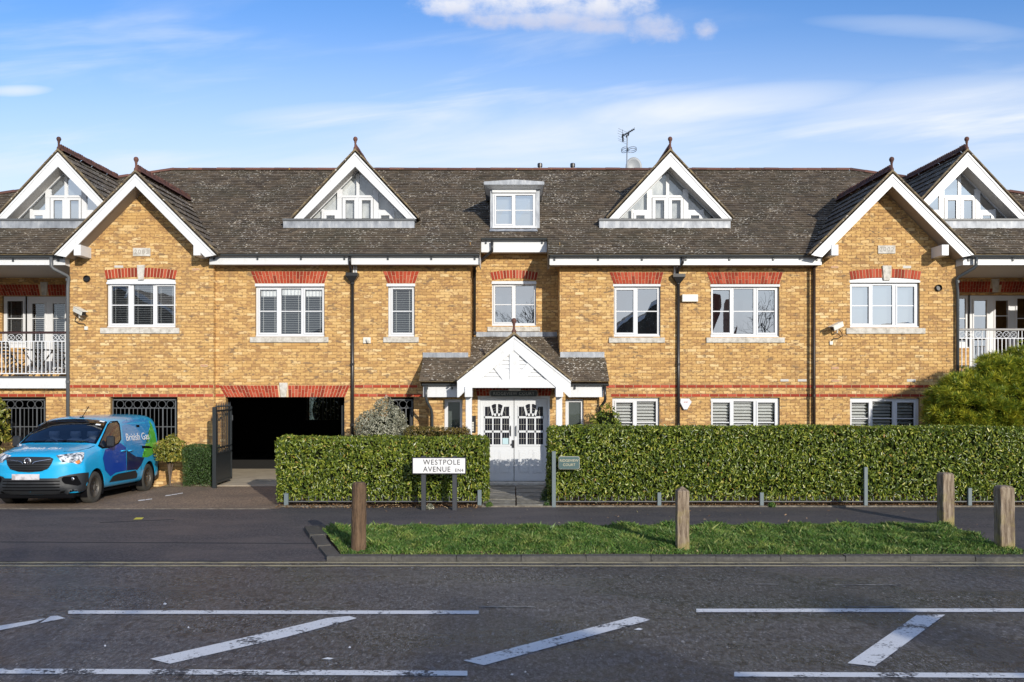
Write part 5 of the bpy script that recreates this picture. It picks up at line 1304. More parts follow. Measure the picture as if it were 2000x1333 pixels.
def bush(name, label, c, r, mt, n, size, cat='shrub', stem=True, lump=.18, spread=.8, wf=1.0, nind=0, up=.3, zc=-.4, core=.78):
    b = thing(name, label, cat, (c[0], c[1], 0))
    d_ = NR.normal(0, 1, (n, 3)); d_ /= np.linalg.norm(d_, axis=1)[:, None]; d_[:, 2] = np.maximum(d_[:, 2], zc)
    lum = 1+lump*vnoise(d_[:, 0]*4+d_[:, 1]*2, d_[:, 2]*4, 1.6, 21)+lump*.6*vnoise(d_[:, 0]*4, d_[:, 2]*5+d_[:, 1]*3, 3.3, 22)
    rad = (1-.42*NR.random(n)**2.0)*lum
    C = np.array(c)+d_*rad[:, None]*np.array(r)
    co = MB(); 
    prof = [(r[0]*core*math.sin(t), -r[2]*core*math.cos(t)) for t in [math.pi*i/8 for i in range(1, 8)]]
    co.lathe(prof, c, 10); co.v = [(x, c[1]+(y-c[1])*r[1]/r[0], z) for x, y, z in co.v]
    obj('dark_core', co, M['core'], b)  # solid dark filler, its colour stands for shade within the bush
    if stem:
        st = MB()
        for i in range(5):
            a = R.uniform(0, 6.28); st.tube([(c[0]+R.uniform(-.05, .05), c[1]+R.uniform(-.05, .05), -.05), (c[0]+math.cos(a)*r[0]*.3, c[1]+math.sin(a)*r[1]*.3, c[2]-r[2]*.3), (c[0]+math.cos(a)*r[0]*.6, c[1]+math.sin(a)*r[1]*.6, c[2]+r[2]*.2)], .022, 6, .008)
        obj('stems', st, M['twig'], b)
    leaf_cloud('foliage', C, d_, size*NR.uniform(.6, 1.2, n), mt, b, spread, up, wf=wf, nind=nind)
    return b
bush('silver_shrub', 'rounded grey silver leaved shrub behind the left hedge, in front of the barred opening', (X(747, 20.4), 20.4, 1.20), (.60, .5, .88), M['silverleaf'], 8500, .075, spread=.9, wf=.8, core=.6)
bush('golden_shrub', 'yellow green shrub on bare stems between the parked van and the box hedge', (X(327, 20.7), 20.9, .80), (.36, .34, .42), M['goldleaf'], 2300, .085, lump=.2, core=.6)
bush('spotted_laurel', 'pale spotted green shrub at the left edge behind the van', (X(-10, 20.9), 20.7, 1.45), (.44, .4, .80), M['goldleaf'], 1800, .12, lump=.12)
bush('evergreen_shrub', 'glossy green shrub beside the right porch downpipe, above the hedge', (X(1184, 20.3), 20.3, 1.35), (.36, .35, .62), M['hedgeleaf'], 1500, .09, lump=.15)
bush('low_shrub', 'low golden shrub behind the van bonnet at the left edge', (X(2, 20.9), 20.2, .75), (.45, .4, .35), M['goldleaf'], 900, .08)
bush('back_garden_shrub', 'leafy shrub glimpsed through the far opening of the drive-through', (-6.8, 34.0, 1.4), (1.3, .6, 1.1), M['silverleaf'], 1500, .12)
# conifer with radiating needle tufts
pn = thing('pine_shrub', 'large yellow green needled shrub at the right edge, standing over the long hedge', 'shrub', (X(1950, 20.2), 20.2, 0))
NEED = []
NF = []
rr_ = np.random.default_rng(5)
for i in range(15):
    th, ph = i*2.4, .35+.9*(i/15.0)
    dv_ = np.array([math.sin(ph)*math.cos(th), math.cos(ph), math.sin(ph)*math.sin(th)])
    sd = np.cross(dv_, [.3, .2, .9]); sd /= np.linalg.norm(sd); L_ = .75+.25*rr_.random()
    k0 = len(NEED); NEED += [dv_*.05-sd*.045, dv_*.05+sd*.045, dv_*L_*.6+sd*.045, dv_*L_]; NF.append((k0, k0+1, k0+2, k0+3))
NEED = np.array(NEED); NF = np.array(NF)
c0 = np.array((X(1950, 20.2), 20.2, 2.0))
for (cx_, cy_, cz_, rx_, ry_, rz_, n_, sd_) in ((-.0, 0, .0, 1.15, .72, .85, 5200, 1), (-.85, -.1, -.10, .72, .6, .62, 1700, 2), (.75, 0, .45, .9, .7, .75, 1700, 3), (-.1, 0, .62, .5, .5, .42, 800, 4), (-.75, -.1, .38, .40, .4, .26, 420, 6), (-.95, 0, -.62, .6, .5, .4, 700, 7), (.3, 0, -.65, 1.1, .7, .5, 1200, 8)):
    cc = c0+np.array((cx_, cy_, cz_)); d_ = NR.normal(0, 1, (n_, 3)); d_ /= np.linalg.norm(d_, axis=1)[:, None]
    ncl = max(6, n_//34); cd = NR.normal(0, 1, (ncl, 3)); cd /= np.linalg.norm(cd, axis=1)[:, None]
    cr_ = cd*np.array((rx_, ry_, rz_))*NR.uniform(.70, 1.06, (ncl, 1)); which = NR.integers(0, ncl, n_)
    C = cc+cr_[which]+NR.normal(0, .09, (n_, 3))*np.array((1.15, 1, .8)); d_ = (C-cc)/np.array((rx_, ry_, rz_)); d_ /= np.linalg.norm(d_, axis=1)[:, None]
    # tufts point outward and upward
    T = d_+np.array((0, -.1, .75)); T /= np.linalg.norm(T, axis=1)[:, None]
    A_ = NR.normal(0, 1, (n_, 3)); A_ -= (A_*T).sum(1)[:, None]*T; A_ /= np.linalg.norm(A_, axis=1)[:, None]; B2 = np.cross(T, A_)
    sz = .165*NR.uniform(.6, 1.3, n_)
    V = (C[:, None, :]+sz[:, None, None]*(NEED[None, :, 0:1]*A_[:, None, :]+NEED[None, :, 1:2]*T[:, None, :]+NEED[None, :, 2:3]*B2[:, None, :])).reshape(-1, 3)-np.array(WL(pn))
    Fc = (np.arange(n_)[:, None, None]*len(NEED)+NF[None]).reshape(-1, 4)
    link('needles', np_mesh('needles', V, Fc, 4), M['pine'], pn, kind='stuff')
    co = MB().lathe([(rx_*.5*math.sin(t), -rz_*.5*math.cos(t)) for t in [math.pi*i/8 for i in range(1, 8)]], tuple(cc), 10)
    obj('dark_core', co, M['core'], pn)  # dark lump for the shade between tufts, put in as colour
obj('stem', MB().tube([(c0[0], 20.2, -.05), (c0[0]+.05, 20.2, 1.2), (c0[0], 20.2, 2.4)], .07, 8, .03), M['twig'], pn)

# weeds and litter on the soil
def scatter(name, label, cat, n, fx, size, mt, spread=.4, up=0, **kw):
    P_ = fx(NR.random(n), NR.random(n)); o = leaf_cloud(name, P_, np.repeat([(0, 0, 1.0)], n, 0), size*NR.uniform(.6, 1.3, n), mt, None, spread, up, **kw)
    o['label'] = label; o['category'] = cat; return o
litter = leafmat('dry_leaf', [(0, (.12, .06, .03)), (.5, (.26, .14, .07)), (.85, (.42, .27, .15)), (1, (.5, .42, .25))], (.2, .1, .05), .3)
scatter('leaf_litter', 'dry brown leaves lying under the long right hedge', 'leaf litter', 1500, lambda a, b: np.stack([.85+a*10, 17.51+b*.12, .022+b*.02], 1), .05, litter)
scatter('leaf_litter', 'dry brown leaves lying under the left hedge and street sign', 'leaf litter', 700, lambda a, b: np.stack([-4.7+a*4.1, 17.22+b*.36, .02+b*.02], 1), .05, litter)
scatter('fallen_leaves', 'scattered brown leaves on the grass verge and footway', 'leaf litter', 160, lambda a, b: np.stack([-2.5+a*11, 12.4+b*4.6, .03+.05*(b < .55)+a*0], 1), .05, litter)
for wx, wy, n_, sz_, mt_, lb in ((.72, 18.2, 260, .09, 'boxleaf', 'dark green plant spilling onto the right side of the entrance path'), (-.45, 17.45, 220, .055, 'grass', 'small bright green weed at the left foot of the entrance path'),
                     (-1.62, 17.15, 220, .06, 'silverleaf', 'pale weed at the foot of the street sign'), (.70, 17.5, 120, .05, 'grass', 'small green weed at the foot of the right gate post'), (5.2, 17.42, 160, .06, 'grass', 'tuft of weed under the long hedge near its middle')):
    d_ = NR.normal(0, 1, (n_, 3)); d_ /= np.linalg.norm(d_, axis=1)[:, None]; d_[:, 2] = abs(d_[:, 2])
    hh = .30 if sz_ > .08 else .09
    P_ = np.array((wx, wy, .02))+d_*NR.random(n_)[:, None]**.4*np.array((hh*.9 if sz_ < .08 else .14, hh*.6, hh))
    o = leaf_cloud('weed', P_, d_, sz_*NR.uniform(.6, 1.2, n_), M[mt_], None, .7, .8, wf=.7); o['label'] = lb; o['category'] = 'plant'

# ------------------------------------------------------------------ railings in the hedges
def railing(name, label, x0, x1, posts, y=17.60):
    r = thing(name, label, 'railing', ((x0+x1)/2, y, 0))
    obj('rail', MB().box(x0, x1, y-.08, y-.06, .095, .115), M['grey'], r)
    for px, h_, w_ in posts:
        xx = X(px, y); obj('post', MB().box(xx-w_/2, xx+w_/2, y-.12, y-.07, -.02, h_), M['bluegrey'], r, bevel=.004)
    n = int((x1-x0)/.135); q = MB().box(-.005, .005, -.075, -.063, .11, .21).mesh('bar')
    for i in range(n): link('bar', q, M['grey'], r, Vector((x0+.06+i*.135, y+.004, 0))-WL(r))
railing('low_railing', 'low dark metal railing half buried in the left hedge', X(557, 17.5), X(941, 17.5), ((561.5, .27, .085), (937, .34, .08)))
railing('low_railing', 'long low metal railing half buried in the right hedge', X(1085, 17.5), X(2140, 17.5), ((1286, .29, .075), (1485, .29, .075), (1687, .80, .07), (1889, .38, .075)))
solo('gate_post', MB().box(X(1078, 17.44), X(1085.5, 17.44), 17.42, 17.50, -.02, Z(882, 17.44)), M['bluegrey'], 'pale blue grey metal gate post at the right side of the entrance path', 'post', (X(1082, 17.44), 17.46, 0), bevel=.004)
hs = thing('house_name_sign', 'small slate green oval-cornered plaque on the right hedge beside the gate post', 'sign', (X(1111, 17.3), 17.34, Z(917, 17.34)))
def rrect(x0, x1, z0, z1, r, n=4):
    P_ = []
    for cx_, cz_, a0 in ((x1-r, z1-r, 0), (x0+r, z1-r, 90), (x0+r, z0+r, 180), (x1-r, z0+r, 270)):
        for i in range(n+1): t = math.radians(a0+90*i/n); P_.append((cx_+r*math.cos(t), cz_+r*math.sin(t)))
    return P_
x0, x1, z0, z1 = X(1091, 17.34), X(1132, 17.34), Z(917, 17.34), Z(892, 17.34)
obj('border', MB().prism(rrect(x0, x1, z0, z1, .035), 17.345, 17.36), M['letters'], hs); obj('plate', MB().prism(rrect(x0+.008, x1-.008, z0+.008, z1-.008, .03), 17.335, 17.35), M['greenplate'], hs)
text('lettering', 'RIDGEVIEW', .072, M['goldletters'], hs, ((x0+x1)/2, 17.334, (z0+z1)/2+.045)); text('lettering', 'COURT', .072, M['goldletters'], hs, ((x0+x1)/2, 17.334, (z0+z1)/2-.04))
dn = 20.95
ns = thing('building_name_sign', 'black sign with silver lettering above the white double door', 'sign', (X(1003, dn), dn, Z(775, dn)))
obj('border', MB().prism(rrect(X(956.5, dn), X(1050.5, dn), Z(775.5, dn), Z(762.5, dn), .05), dn, dn+.02), M['letters'], ns)
obj('plate', MB().prism(rrect(X(957.6, dn), X(1049.4, dn), Z(774.4, dn), Z(763.6, dn), .045), dn-.006, dn+.015), M['blackplate'], ns)
text('lettering', 'RIDGEVIEW COURT', .105, M['letters'], ns, (X(1003.5, dn), dn-.008, Z(769.2, dn)-.002), sx=.98, spacing=1.1)
obj('porch_light', MB().box(X(993.5, 20.8), X(1017, 20.8), 20.75, 20.88, Z(764, 20.8), Z(758.6, 20.8)), M['offwhite'], bld, bevel=.01)
ic = thing('intercom_panel', 'black entry intercom panel with pale buttons between porch post and door', 'intercom', (X(925, dl), dl, Z(845, dl)))
obj('panel', MB().box(X(920.5, dl), X(929.5, dl), dl-.05, dl-.012, Z(845, dl), Z(812.5, dl)), M['black'], ic, bevel=.004)
for i in range(6):
    obj('button', MB().box(X(921.7, dl), X(925.5, dl), dl-.056, dl-.05, Z(842-i*3.1, dl), Z(840-i*3.1, dl)), M['offwhite'], ic)

# street name sign
ss = thing('street_name_sign', 'white street name plate with black lettering on two dark posts', 'street sign', (X(857, 17.0), 17.0, 0))
for a in (823, 883.5):
    obj('post', MB().box(X(a, 17.04), X(a+9, 17.04), 17.0, 17.09, -.02, Z(891, 17.04)), M['signblack'] if False else mat('dark_grey_post_plastic', (.035, .038, .045), .5), ss, bevel=.006)
dS = 16.97
obj('backing_board', MB().box(X(804.5, dS), X(910.5, dS), dS+.004, dS+.03, Z(927, dS), Z(893.5, dS)), M['signblack'], ss, bevel=.004)
obj('plate', MB().box(X(806.5, dS), X(908.5, dS), dS-.008, dS+.004, Z(924.8, dS), Z(895.4, dS)), M['signwhite'], ss, bevel=.003)
text('lettering', 'WESTPOLE', .142, M['signblack'], ss, (X(826.5, dS), dS-.010, Z(903.6, dS)), align='LEFT', sx=.94, spacing=1.14)
text('lettering', 'AVENUE', .142, M['signblack'], ss, (X(826.5, dS), dS-.010, Z(917.3, dS)), align='LEFT', sx=.94, spacing=1.10)
text('lettering', 'EN4', .088, M['signblack'], ss, (X(888.5, dS), dS-.010, Z(919.2, dS)), align='LEFT', sx=1.0, spacing=1.12)

# ------------------------------------------------------------------ timber bollards
def bollard(label, px, d, w_, h_, mt, top='chamfer', z=.03, lean=0, rot=0):
    prof = []
    b = MB(); hw = w_/2; t = h_
    if top == 'point': b.add([(-hw, -hw, 0), (hw, -hw, 0), (hw, hw, 0), (-hw, hw, 0), (-hw, -hw, t-.07), (hw, -hw, t-.07), (hw, hw, t-.07), (-hw, hw, t-.07), (0, 0, t)],
                             [(3, 2, 1, 0), (0, 1, 5, 4), (1, 2, 6, 5), (2, 3, 7, 6), (3, 0, 4, 7), (4, 5, 8), (5, 6, 8), (6, 7, 8), (7, 4, 8)])
    elif top == 'round': b.lathe([(hw*1.02, 0), (hw, t*.5), (hw*.98, t-.08), (hw*.93, t-.03), (hw*.72, t)], (0, 0, 0), 20)
    else: b.add([(-hw, -hw, 0), (hw, -hw, 0), (hw, hw, 0), (-hw, hw, 0), (-hw, -hw, t-.03), (hw, -hw, t-.03), (hw, hw, t-.03), (-hw, hw, t-.03), (-hw*.7, -hw*.7, t), (hw*.7, -hw*.7, t), (hw*.7, hw*.7, t), (-hw*.7, hw*.7, t)],
                [(3, 2, 1, 0), (0, 1, 5, 4), (1, 2, 6, 5), (2, 3, 7, 6), (3, 0, 4, 7), (4, 5, 9, 8), (5, 6, 10, 9), (6, 7, 11, 10), (7, 4, 8, 11), (8, 9, 10, 11)])
    bm_ = bmesh.new(); me = b.mesh('timber_bollard'); bm_.from_mesh(me)
    bmesh.ops.subdivide_edges(bm_, edges=[e for e in bm_.edges if abs(e.verts[0].co.z-e.verts[1].co.z) > .3], cuts=9)
    for v_ in bm_.verts: v_.co.x += R.uniform(-.004, .004); v_.co.y += R.uniform(-.004, .004)
    bm_.to_mesh(me); bm_.free()
    o = link('timber_bollard', me, M[mt], None, (X(px, d), d, z-.03)); o['label'] = label; o['category'] = 'bollard'; o['group'] = 'timber bollards along the verge'
    o.rotation_euler = (0, lean, rot)
    if top != 'round':
        mo = o.modifiers.new('bevel', 'BEVEL'); mo.width = .008; mo.segments = 1; mo.limit_method = 'ANGLE'
    return o
bollard('dark brown round topped timber bollard at the left end of the verge', 700.5, 12.72, .215, 1.03, 'woodbrown', 'round', .05, lean=.008)
bollard('grey timber bollard with a pointed top near the middle of the verge', 1332.5, 12.78, .175, .97, 'wood', 'point', .05, rot=.0)
bollard('pale lichened timber bollard at the back right corner of the verge, third from the left', 1847, 15.2, .205, .93, 'wood', 'flat', .03, rot=.06)
bollard('weathered split timber bollard at the right end of the verge, rightmost of all', 1962, 12.82, .205, .99, 'wood', 'flat', .03, rot=-.04, lean=-.01)

# ------------------------------------------------------------------ gates
def gate(name, label, x, y0, y1, zt=1.90):
    g = thing(name, label, 'gate', (x, y0, 0)); n = 9
    obj('gate_post', MB().box(x-.045, x+.045, y0-.05, y0+.045, .0, zt+.02), M['gatemetal'], g, bevel=.006)
    obj('gate_frame', MB().box(x-.02, x+.02, y1-.05, y1, .10, zt).box(x-.02, x+.02, y0+.04, y1, .10, .15).box(x-.02, x+.02, y0+.04, y1, .78, .82).box(x-.02, x+.02, y0+.04, y1, .93, .96).box(x-.02, x+.02, y0+.04, y1, zt-.10, zt-.06), M['gatemetal'], g)
    obj('gate_panel', MB().box(x-.006, x+.006, y0+.045, y1-.05, .15, .78), M['gatemetal'], g)
    for i in range(n):
        y = y0+.045+(y1-y0-.09)*(i+.5)/n
        b = obj('bar', MB().box(x-.009, x+.009, y-.009, y+.009, .82, zt), M['gatemetal'], g)
        obj('spearhead', MB().lathe([(.004, zt-.03), (.026, zt+.02), (.016, zt+.05), (.002, zt+.12)], (x, y, 0), 6), M['gatemetal'], b)
        if i % 2 == 0 and i < n-1:
            yy = y+(y1-y0-.09)/n*.5
            obj('ring', MB().tube([(x, yy+.05*math.cos(t), .875+.05*math.sin(t)) for t in [2*math.pi*k/12 for k in range(13)]], .007, 5, cap=False), M['gatemetal'], g)
    obj('latch', MB().box(x-.03, x+.03, y1-.02, y1+.03, zt-.35, zt-.22), M['grey'], g)
    return g
M['gatemetal'] = mat('dark_grey_green_gate_metal', (.022, .026, .028), .38)
gate('driveway_gate', 'open black metal gate leaf with spearheads left of the drive-through', -7.0, 20.5, 21.72)
gate('driveway_gate', 'open black metal gate leaf folded back inside the right of the drive-through', -4.26, 22.0, 23.2)

# ------------------------------------------------------------------ balcony furniture
def chair(label, x, y, s):
    c = thing('folding_chair', label, 'chair', (x, y, zt_b), 'folding chairs on the left balcony')
    L = lambda a, b, e: (a*s, b, e)
    for yy in (-.22, .22):
        obj('leg', MB().tube([L(-.22, yy, 0), L(.02, yy, .25), L(.24, yy, .44)], .017, 6), M['chairwood'], c); 
    return c
zt_b = Z(735.5, 21.62)
def folding_chair(label, x, y, s):
    c = thing('folding_chair', label, 'chair', (x, y, zt_b), 'folding chairs on the left balcony')
    def O(nm, mb): 
        mb.v = [(x+a*s, y+b, zt_b+e) for a, b, e in mb.v]; return obj(nm, mb, M['chairwood'], c)
    for yy in (-.22, .22):
        O('leg', MB().tube([(.26, yy, 0), (-.02, yy, .36), (-.22, yy, .60), (-.32, yy, .95)], .018, 6))
        O('leg', MB().tube([(-.26, yy*.85, 0), (.0, yy*.85, .26), (.22, yy*.85, .44)], .017, 6))
        O('armrest', MB().box(-.20, .22, yy-.025, yy+.025, .61, .635)); O('arm_post', MB().tube([(.20, yy, .42), (.16, yy, .62)], .013, 6))
    for i in range(5): O('seat_slat', MB().box(-.18+i*.085, -.18+i*.085+.065, -.20, .20, .43, .45))
    for i in range(5):
        z = .52+i*.09; xx = -.155-(z-.5)*.38
        O('back_slat', MB().box(xx-.008, xx+.008, -.20, .20, z, z+.065))
folding_chair('dark wooden folding chair at the left of the balcony table, facing right', X(28, 23.0), 23.0, 1)
folding_chair('dark wooden folding chair at the right of the balcony table, partly behind the downpipe', X(126, 23.0), 23.0, -1)
tb = thing('balcony_table', 'dark slatted wooden folding table between two chairs on the left balcony', 'table', (X(74, 23.1), 23.1, zt_b)); tx = X(74, 23.1)
for i in range(8): obj('table_slat', MB().box(tx-.38, tx+.38, 22.78+i*.085, 22.78+i*.085+.07, zt_b+.70, zt_b+.72), M['chairwood'], tb)
for yy in (22.85, 23.35):
    for s in (-1, 1): obj('leg', MB().tube([(tx-s*.26, yy, zt_b), (tx, yy, zt_b+.35), (tx+s*.26, yy, zt_b+.70)], .018, 6), M['chairwood'], tb)

# ------------------------------------------------------------------ things fixed to the front and roof
def cctv(label, px, py, d, s):
    x, z = X(px, d), Z(py, d); c = thing('security_camera', label, 'camera', (x, d, z))
    fw = Vector((-s*.80 if s > 0 else .80, -.35, -.42)).normalized() if False else Vector((-s, -.55, -.42)).normalized()
    a = Vector((x, d-.22, z+.02)); L_ = .34
    sd = fw.cross(Vector((0, 0, 1))).normalized(); up = sd.cross(fw)
    def bx(c0, c1, hw, hh, dz=0):
        pts = []
        for e in (c0, c1):
            for i, j in ((-1, -1), (1, -1), (1, 1), (-1, 1)): pts.append(a+fw*e+sd*hw*i+up*(hh*j+dz))
        return MB().add(pts, [(0, 1, 2, 3), (7, 6, 5, 4), (0, 4, 5, 1), (1, 5, 6, 2), (2, 6, 7, 3), (3, 7, 4, 0)])
    obj('housing', bx(-L_*.55, L_*.5, .062, .058), M['offwhite'], c, bevel=.012); obj('sunshield', bx(-L_*.5, L_*.66, .075, .008, .068), M['offwhite'], c, bevel=.004)
    obj('lens', bx(L_*.5, L_*.53, .05, .045), M['black'], c)
    obj('wall_arm', MB().tube([(x+s*.02, d-.2, z-.03), (x+s*.03, d-.16, z-.12), (x+s*.03, d, z-.14)], .02, 8), M['offwhite'], c)
    obj('cable', MB().tube([(x+s*.06, d-.17, z-.03), (x+s*.16, d-.1, z-.12), (x+s*.20, d-.05, z-.20), (x+s*.10, d-.04, z-.26), (x-s*.02, d-.04, z-.27), (x-s*.07, d-.03, z-.34)], .010, 6), M['black'], c, smooth=True)
    obj('junction_box', MB().box(x-s*.07-.04, x-s*.07+.04, d-.05, d, z-.42, z-.33), M['offwhite'], c, bevel=.004)
cctv('white security camera with looping black cable on the left gabled bay', 164, 612, DB, -1)
cctv('white security camera with looping black cable on the right gabled bay', 1628, 641, DB, 1)
solo('alarm_box', MB().box(X(1331, DW), X(1362, DW), DW-.10, DW, Z(590.5, DW), Z(576, DW)), M['offwhite'], 'plain rectangular off-white box on the wall right of the downpipe hopper', 'alarm box', (X(1346, DW), DW, Z(590, DW)), bevel=.01)
ab = thing('alarm_box', 'white shield shaped burglar alarm box under the red brick band', 'alarm box', (X(1339, DW), DW, Z(802, DW)))
pts = [(1329, 779), (1346, 779), (1351, 785.5), (1342.5, 800), (1335.5, 800.5), (1328.5, 787)]
obj('housing', MB().prism([B_(a, b, DW-.08) for a, b in pts][::-1], DW-.085, DW-.02), M['signwhite'], ab, bevel=.006)
obj('back_plate', MB().prism([B_(a-1, b+1.5, DW) for a, b in pts][::-1], DW-.02, DW-.001), M['grey'], ab)
text('lettering', 'ILNS', .05, M['redletters'], ab, (X(1339.5, DW-.09), DW-.087, Z(786, DW-.09)))
# aerial, dish and soil vents behind the ridge
dA = dR+.35
ta = thing('tv_aerial', 'thin television aerial with mast behind the ridge', 'aerial', (X(1224, dA), dA, ZR-.6))
obj('mast', MB().tube([(X(1223.5, dA), dA, ZR-.6), (X(1225.2, dA), dA, Z(266, dA))], .022, 8), M['alu'], ta)
q3 = lambda zx, zy: (X(1190+zx/12.11, dA), Z(230+zy/12.11, dA))
b0_, b1_ = q3(300, 445), q3(622, 208)
obj('boom', MB().tube([(b0_[0], dA, b0_[1]), (b1_[0], dA+.3, b1_[1])], .022, 6), M['black'], ta)
r0, r1 = q3(315, 395), q3(322, 575)
obj('reflector', MB().tube([(r0[0], dA-.02, r0[1]), (r1[0], dA-.02, r1[1])], .028, 6), M['black'], ta)
e_ = MB()
for zy, xa, xb in ((345, 190, 430), (400, 180, 400), (468, 200, 400), (525, 190, 410), (572, 205, 420), (290, 200, 420)):
    p0_, p1_ = q3(xa, zy), q3(xb, zy+10); e_.tube([(p0_[0], dA-.15, p0_[1]), (p1_[0], dA+.2, p1_[1])], .005, 4)
for i in range(9):
    f = i/8; cx_, cz_ = b0_[0]+(b1_[0]-b0_[0])*f, b0_[1]+(b1_[1]-b0_[1])*f; e_.tube([(cx_-.02, dA-.2+.3*f, cz_-.0), (cx_+.02, dA+.2+.3*f, cz_+.01)], .006, 4)
e_.tube([(q3(313, 400)[0], dA, q3(313, 400)[1]), (q3(313, 400)[0], dA, q3(313, 285)[1])], .007, 4)
obj('elements', e_, M['alu'], ta)
obj('bracket', MB().tube([(q3(410, 470)[0], dA, q3(410, 470)[1]), (q3(410, 435)[0], dA, q3(410, 435)[1]), (q3(455, 400)[0], dA+.1, q3(455, 400)[1]), (q3(470, 345)[0], dA+.15, q3(470, 345)[1])], .03, 6), M['black'], ta)
lo = MB()
for zx, zy, rx_ in ((540, 760, 100), (360, 765, 70)):
    c_ = q3(zx, zy); k2 = dA/F/12.11
    for dz_ in (-22, 22):
        lo.tube([(c_[0]+rx_*k2*math.cos(t), dA+.25*math.sin(t), c_[1]+dz_*k2*.9) for t in [2*math.pi*i/16 for i in range(17)]], .010, 5, cap=False)
obj('folded_dipole', lo, M['alu'], ta)
k2 = dA/F
dsh = thing('satellite_dish', 'round grey satellite dish showing above the ridge beside the aerial mast', 'satellite dish', (X(1237, dA+.2), dA+.2, ZR-.3))
pr = [(0.02, .06), (.12, .055), (.24, .03), (.32, .0), (.325, .012), (.24, .045), (.12, .07), (.02, .075)]
dm_ = MB().lathe([(r*.80, h_) for r, h_ in pr], (X(1237, dA+.2), dA+.1, Z(331, dA+.2)+.04), 28, 'y'); dm_.v = [(x, y, z+(z-Z(331, dA+.2))*.22) for x, y, z in dm_.v]
obj('dish', dm_, M['dishgrey'], dsh, smooth=True); obj('arm', MB().tube([(X(1237, dA), dA+.2, ZR-.4), (X(1237, dA), dA+.2, ZR+.05)], .03, 6), M['grey'], dsh)
for px, lb in ((1054.5, 'left of the two short black vent pipes poking above the ridge'), (1118.5, 'right of the two short black vent pipes poking above the ridge')):
    dv_ = dR+.25; x, z = X(px, dv_), Z(331, dv_)
    solo('vent_pipe', MB().lathe([(.055, ZR-.4), (.055, z+.07), (.078, z+.075), (.078, z+.17), (.065, z+.185)], (x, dv_, 0), 12), M['pipe'], lb, 'vent pipe', (x, dv_, ZR-.4), group='vent pipes on the ridge')
# ------------------------------------------------------------------ parked van (own frame: x right, y back from the front bumper, z up)
VX, VY = -9.55, 17.25
M['paint'] = mat('cyan_van_paint', (.012, .39, .72), .28, coat=.7, spec=.5)
M['blue1'] = mat('royal_blue_van_wrap', (.008, .055, .36), .28, coat=.7); M['navy'] = mat('navy_van_wrap', (.008, .014, .075), .28, coat=.7)
M['vgreen'] = mat('green_van_wrap', (.10, .46, .05), .28, coat=.7); M['azure'] = mat('azure_van_wrap', (.020, .25, .58), .28, coat=.7)
M['vplastic'] = mat('dark_grey_bumper_plastic', (.016, .018, .021), .5); M['rubber'] = mat('dusty_tyre_rubber', (.045, .042, .036), .85)
M['rim'] = mat('dusty_steel_wheel', (.12, .11, .095), .5, metal=.4); M['chrome'] = mat('chrome', (.75, .77, .80), .15, metal=1)
M['lamp'] = mat('clear_headlight', (.42, .44, .47), .12, coat=1, fn=lambda t: (base(t, t.ramp(t.noise(OBJ(t), 13, 2, .6), [(.40, (.05, .055, .06)), (.5, (.30, .32, .34)), (.62, (.78, .80, .83))]))))
M['vglass'] = mat('dark_van_glass', (.010, .018, .032), .04, spec=.8, coat=.5)
M['cabin'] = mat('dark_cabin_plastic', (.07, .085, .11), .7); M['seat'] = mat('grey_seat_fabric', (.24, .28, .34), .9); M['vest'] = mat('pale_yellow_vest', (.70, .74, .35), .8)
M['decal'] = mat('white_decal', (.85, .87, .88), .35); M['amber'] = mat('amber_lamp', (.6, .22, .05), .3); M['arch'] = mat('wheel_arch_black', (.004, .004, .005), .95, spec=.1)
van = thing('parked_van', 'bright blue panel van with green and navy swoosh and white lettering parked on the driveway', 'van', (0, 0, 0))
PTS = [(.25, 0), (.3, .01)]
def topz(y):
    ks = [(0.0, .97), (.08, 1.05), (.25, 1.11), (.55, 1.165), (.95, 1.225), (1.05, 1.26), (1.35, 1.475), (1.62, 1.645), (1.80, 1.735), (2.0, 1.785), (2.4, 1.82), (3.2, 1.84), (3.8, 1.85), (3.98, 1.84), (4.02, 1.80)]
    for (a, b), (c, e) in zip(ks, ks[1:]):
        if y <= c: return b+(e-b)*(y-a)/(c-a)
    return ks[-1][1]
def plan(x, y, z):                                      # plan-view rounding of the nose and tail
    return y+.30*(abs(x)/.92)**3.2*max(0, 1-y/1.1)*(1 if z < 1.2 else .6)-.10*(abs(x)/.92)**4*max(0, (y-3.4)/.6)
def section(y):
    zt = topz(y); w = .925
    if y < 1.0:
        hz = zt-.95
        return [(0, .24), (.80, .24), (.88, .30), (.915, .42), (.925, .62), (.92, .80), (.90, zt-.16), (.85, zt-.055), (.70, zt-.012), (.40, zt), (0, zt+.008)]
    f = min(1, max(0, (zt-1.16)/.62))                  # 0 at windscreen foot, 1 at roof
    bz = 1.08; 
    return [(0, .24), (.80, .24), (.89, .30), (.92, .42), (.925, .62), (.925, .86), (.915, bz), (.90-.045*f, bz+(zt-bz)*.6 if f > .1 else zt-.035), (.80-.03*f if f > .1 else .76, zt-.02-.045*f), (.48, zt), (0, zt+.008)]
LS = lambda y: y+max(0, y-2.4)*.15
ST = [.0, .06, .16, .3, .5, .72, .95, 1.05, 1.2, 1.35, 1.5, 1.62, 1.8, 2.0, 2.4, 2.9, 3.4, 3.8, 3.95, 4.0, 4.02]
bmv = bmesh.new(); rings = []
for y in ST:
    s = section(y); full = s+[(-x, z) for x, z in s[-2:0:-1]]
    rings.append([bmv.verts.new((x, LS(plan(x, y, z)), z)) for x, z in full])
n = len(rings[0])
for a, b in zip(rings, rings[1:]):
    for i in range(n): bmv.faces.new((a[i], a[(i+1) % n], b[(i+1) % n], b[i]))
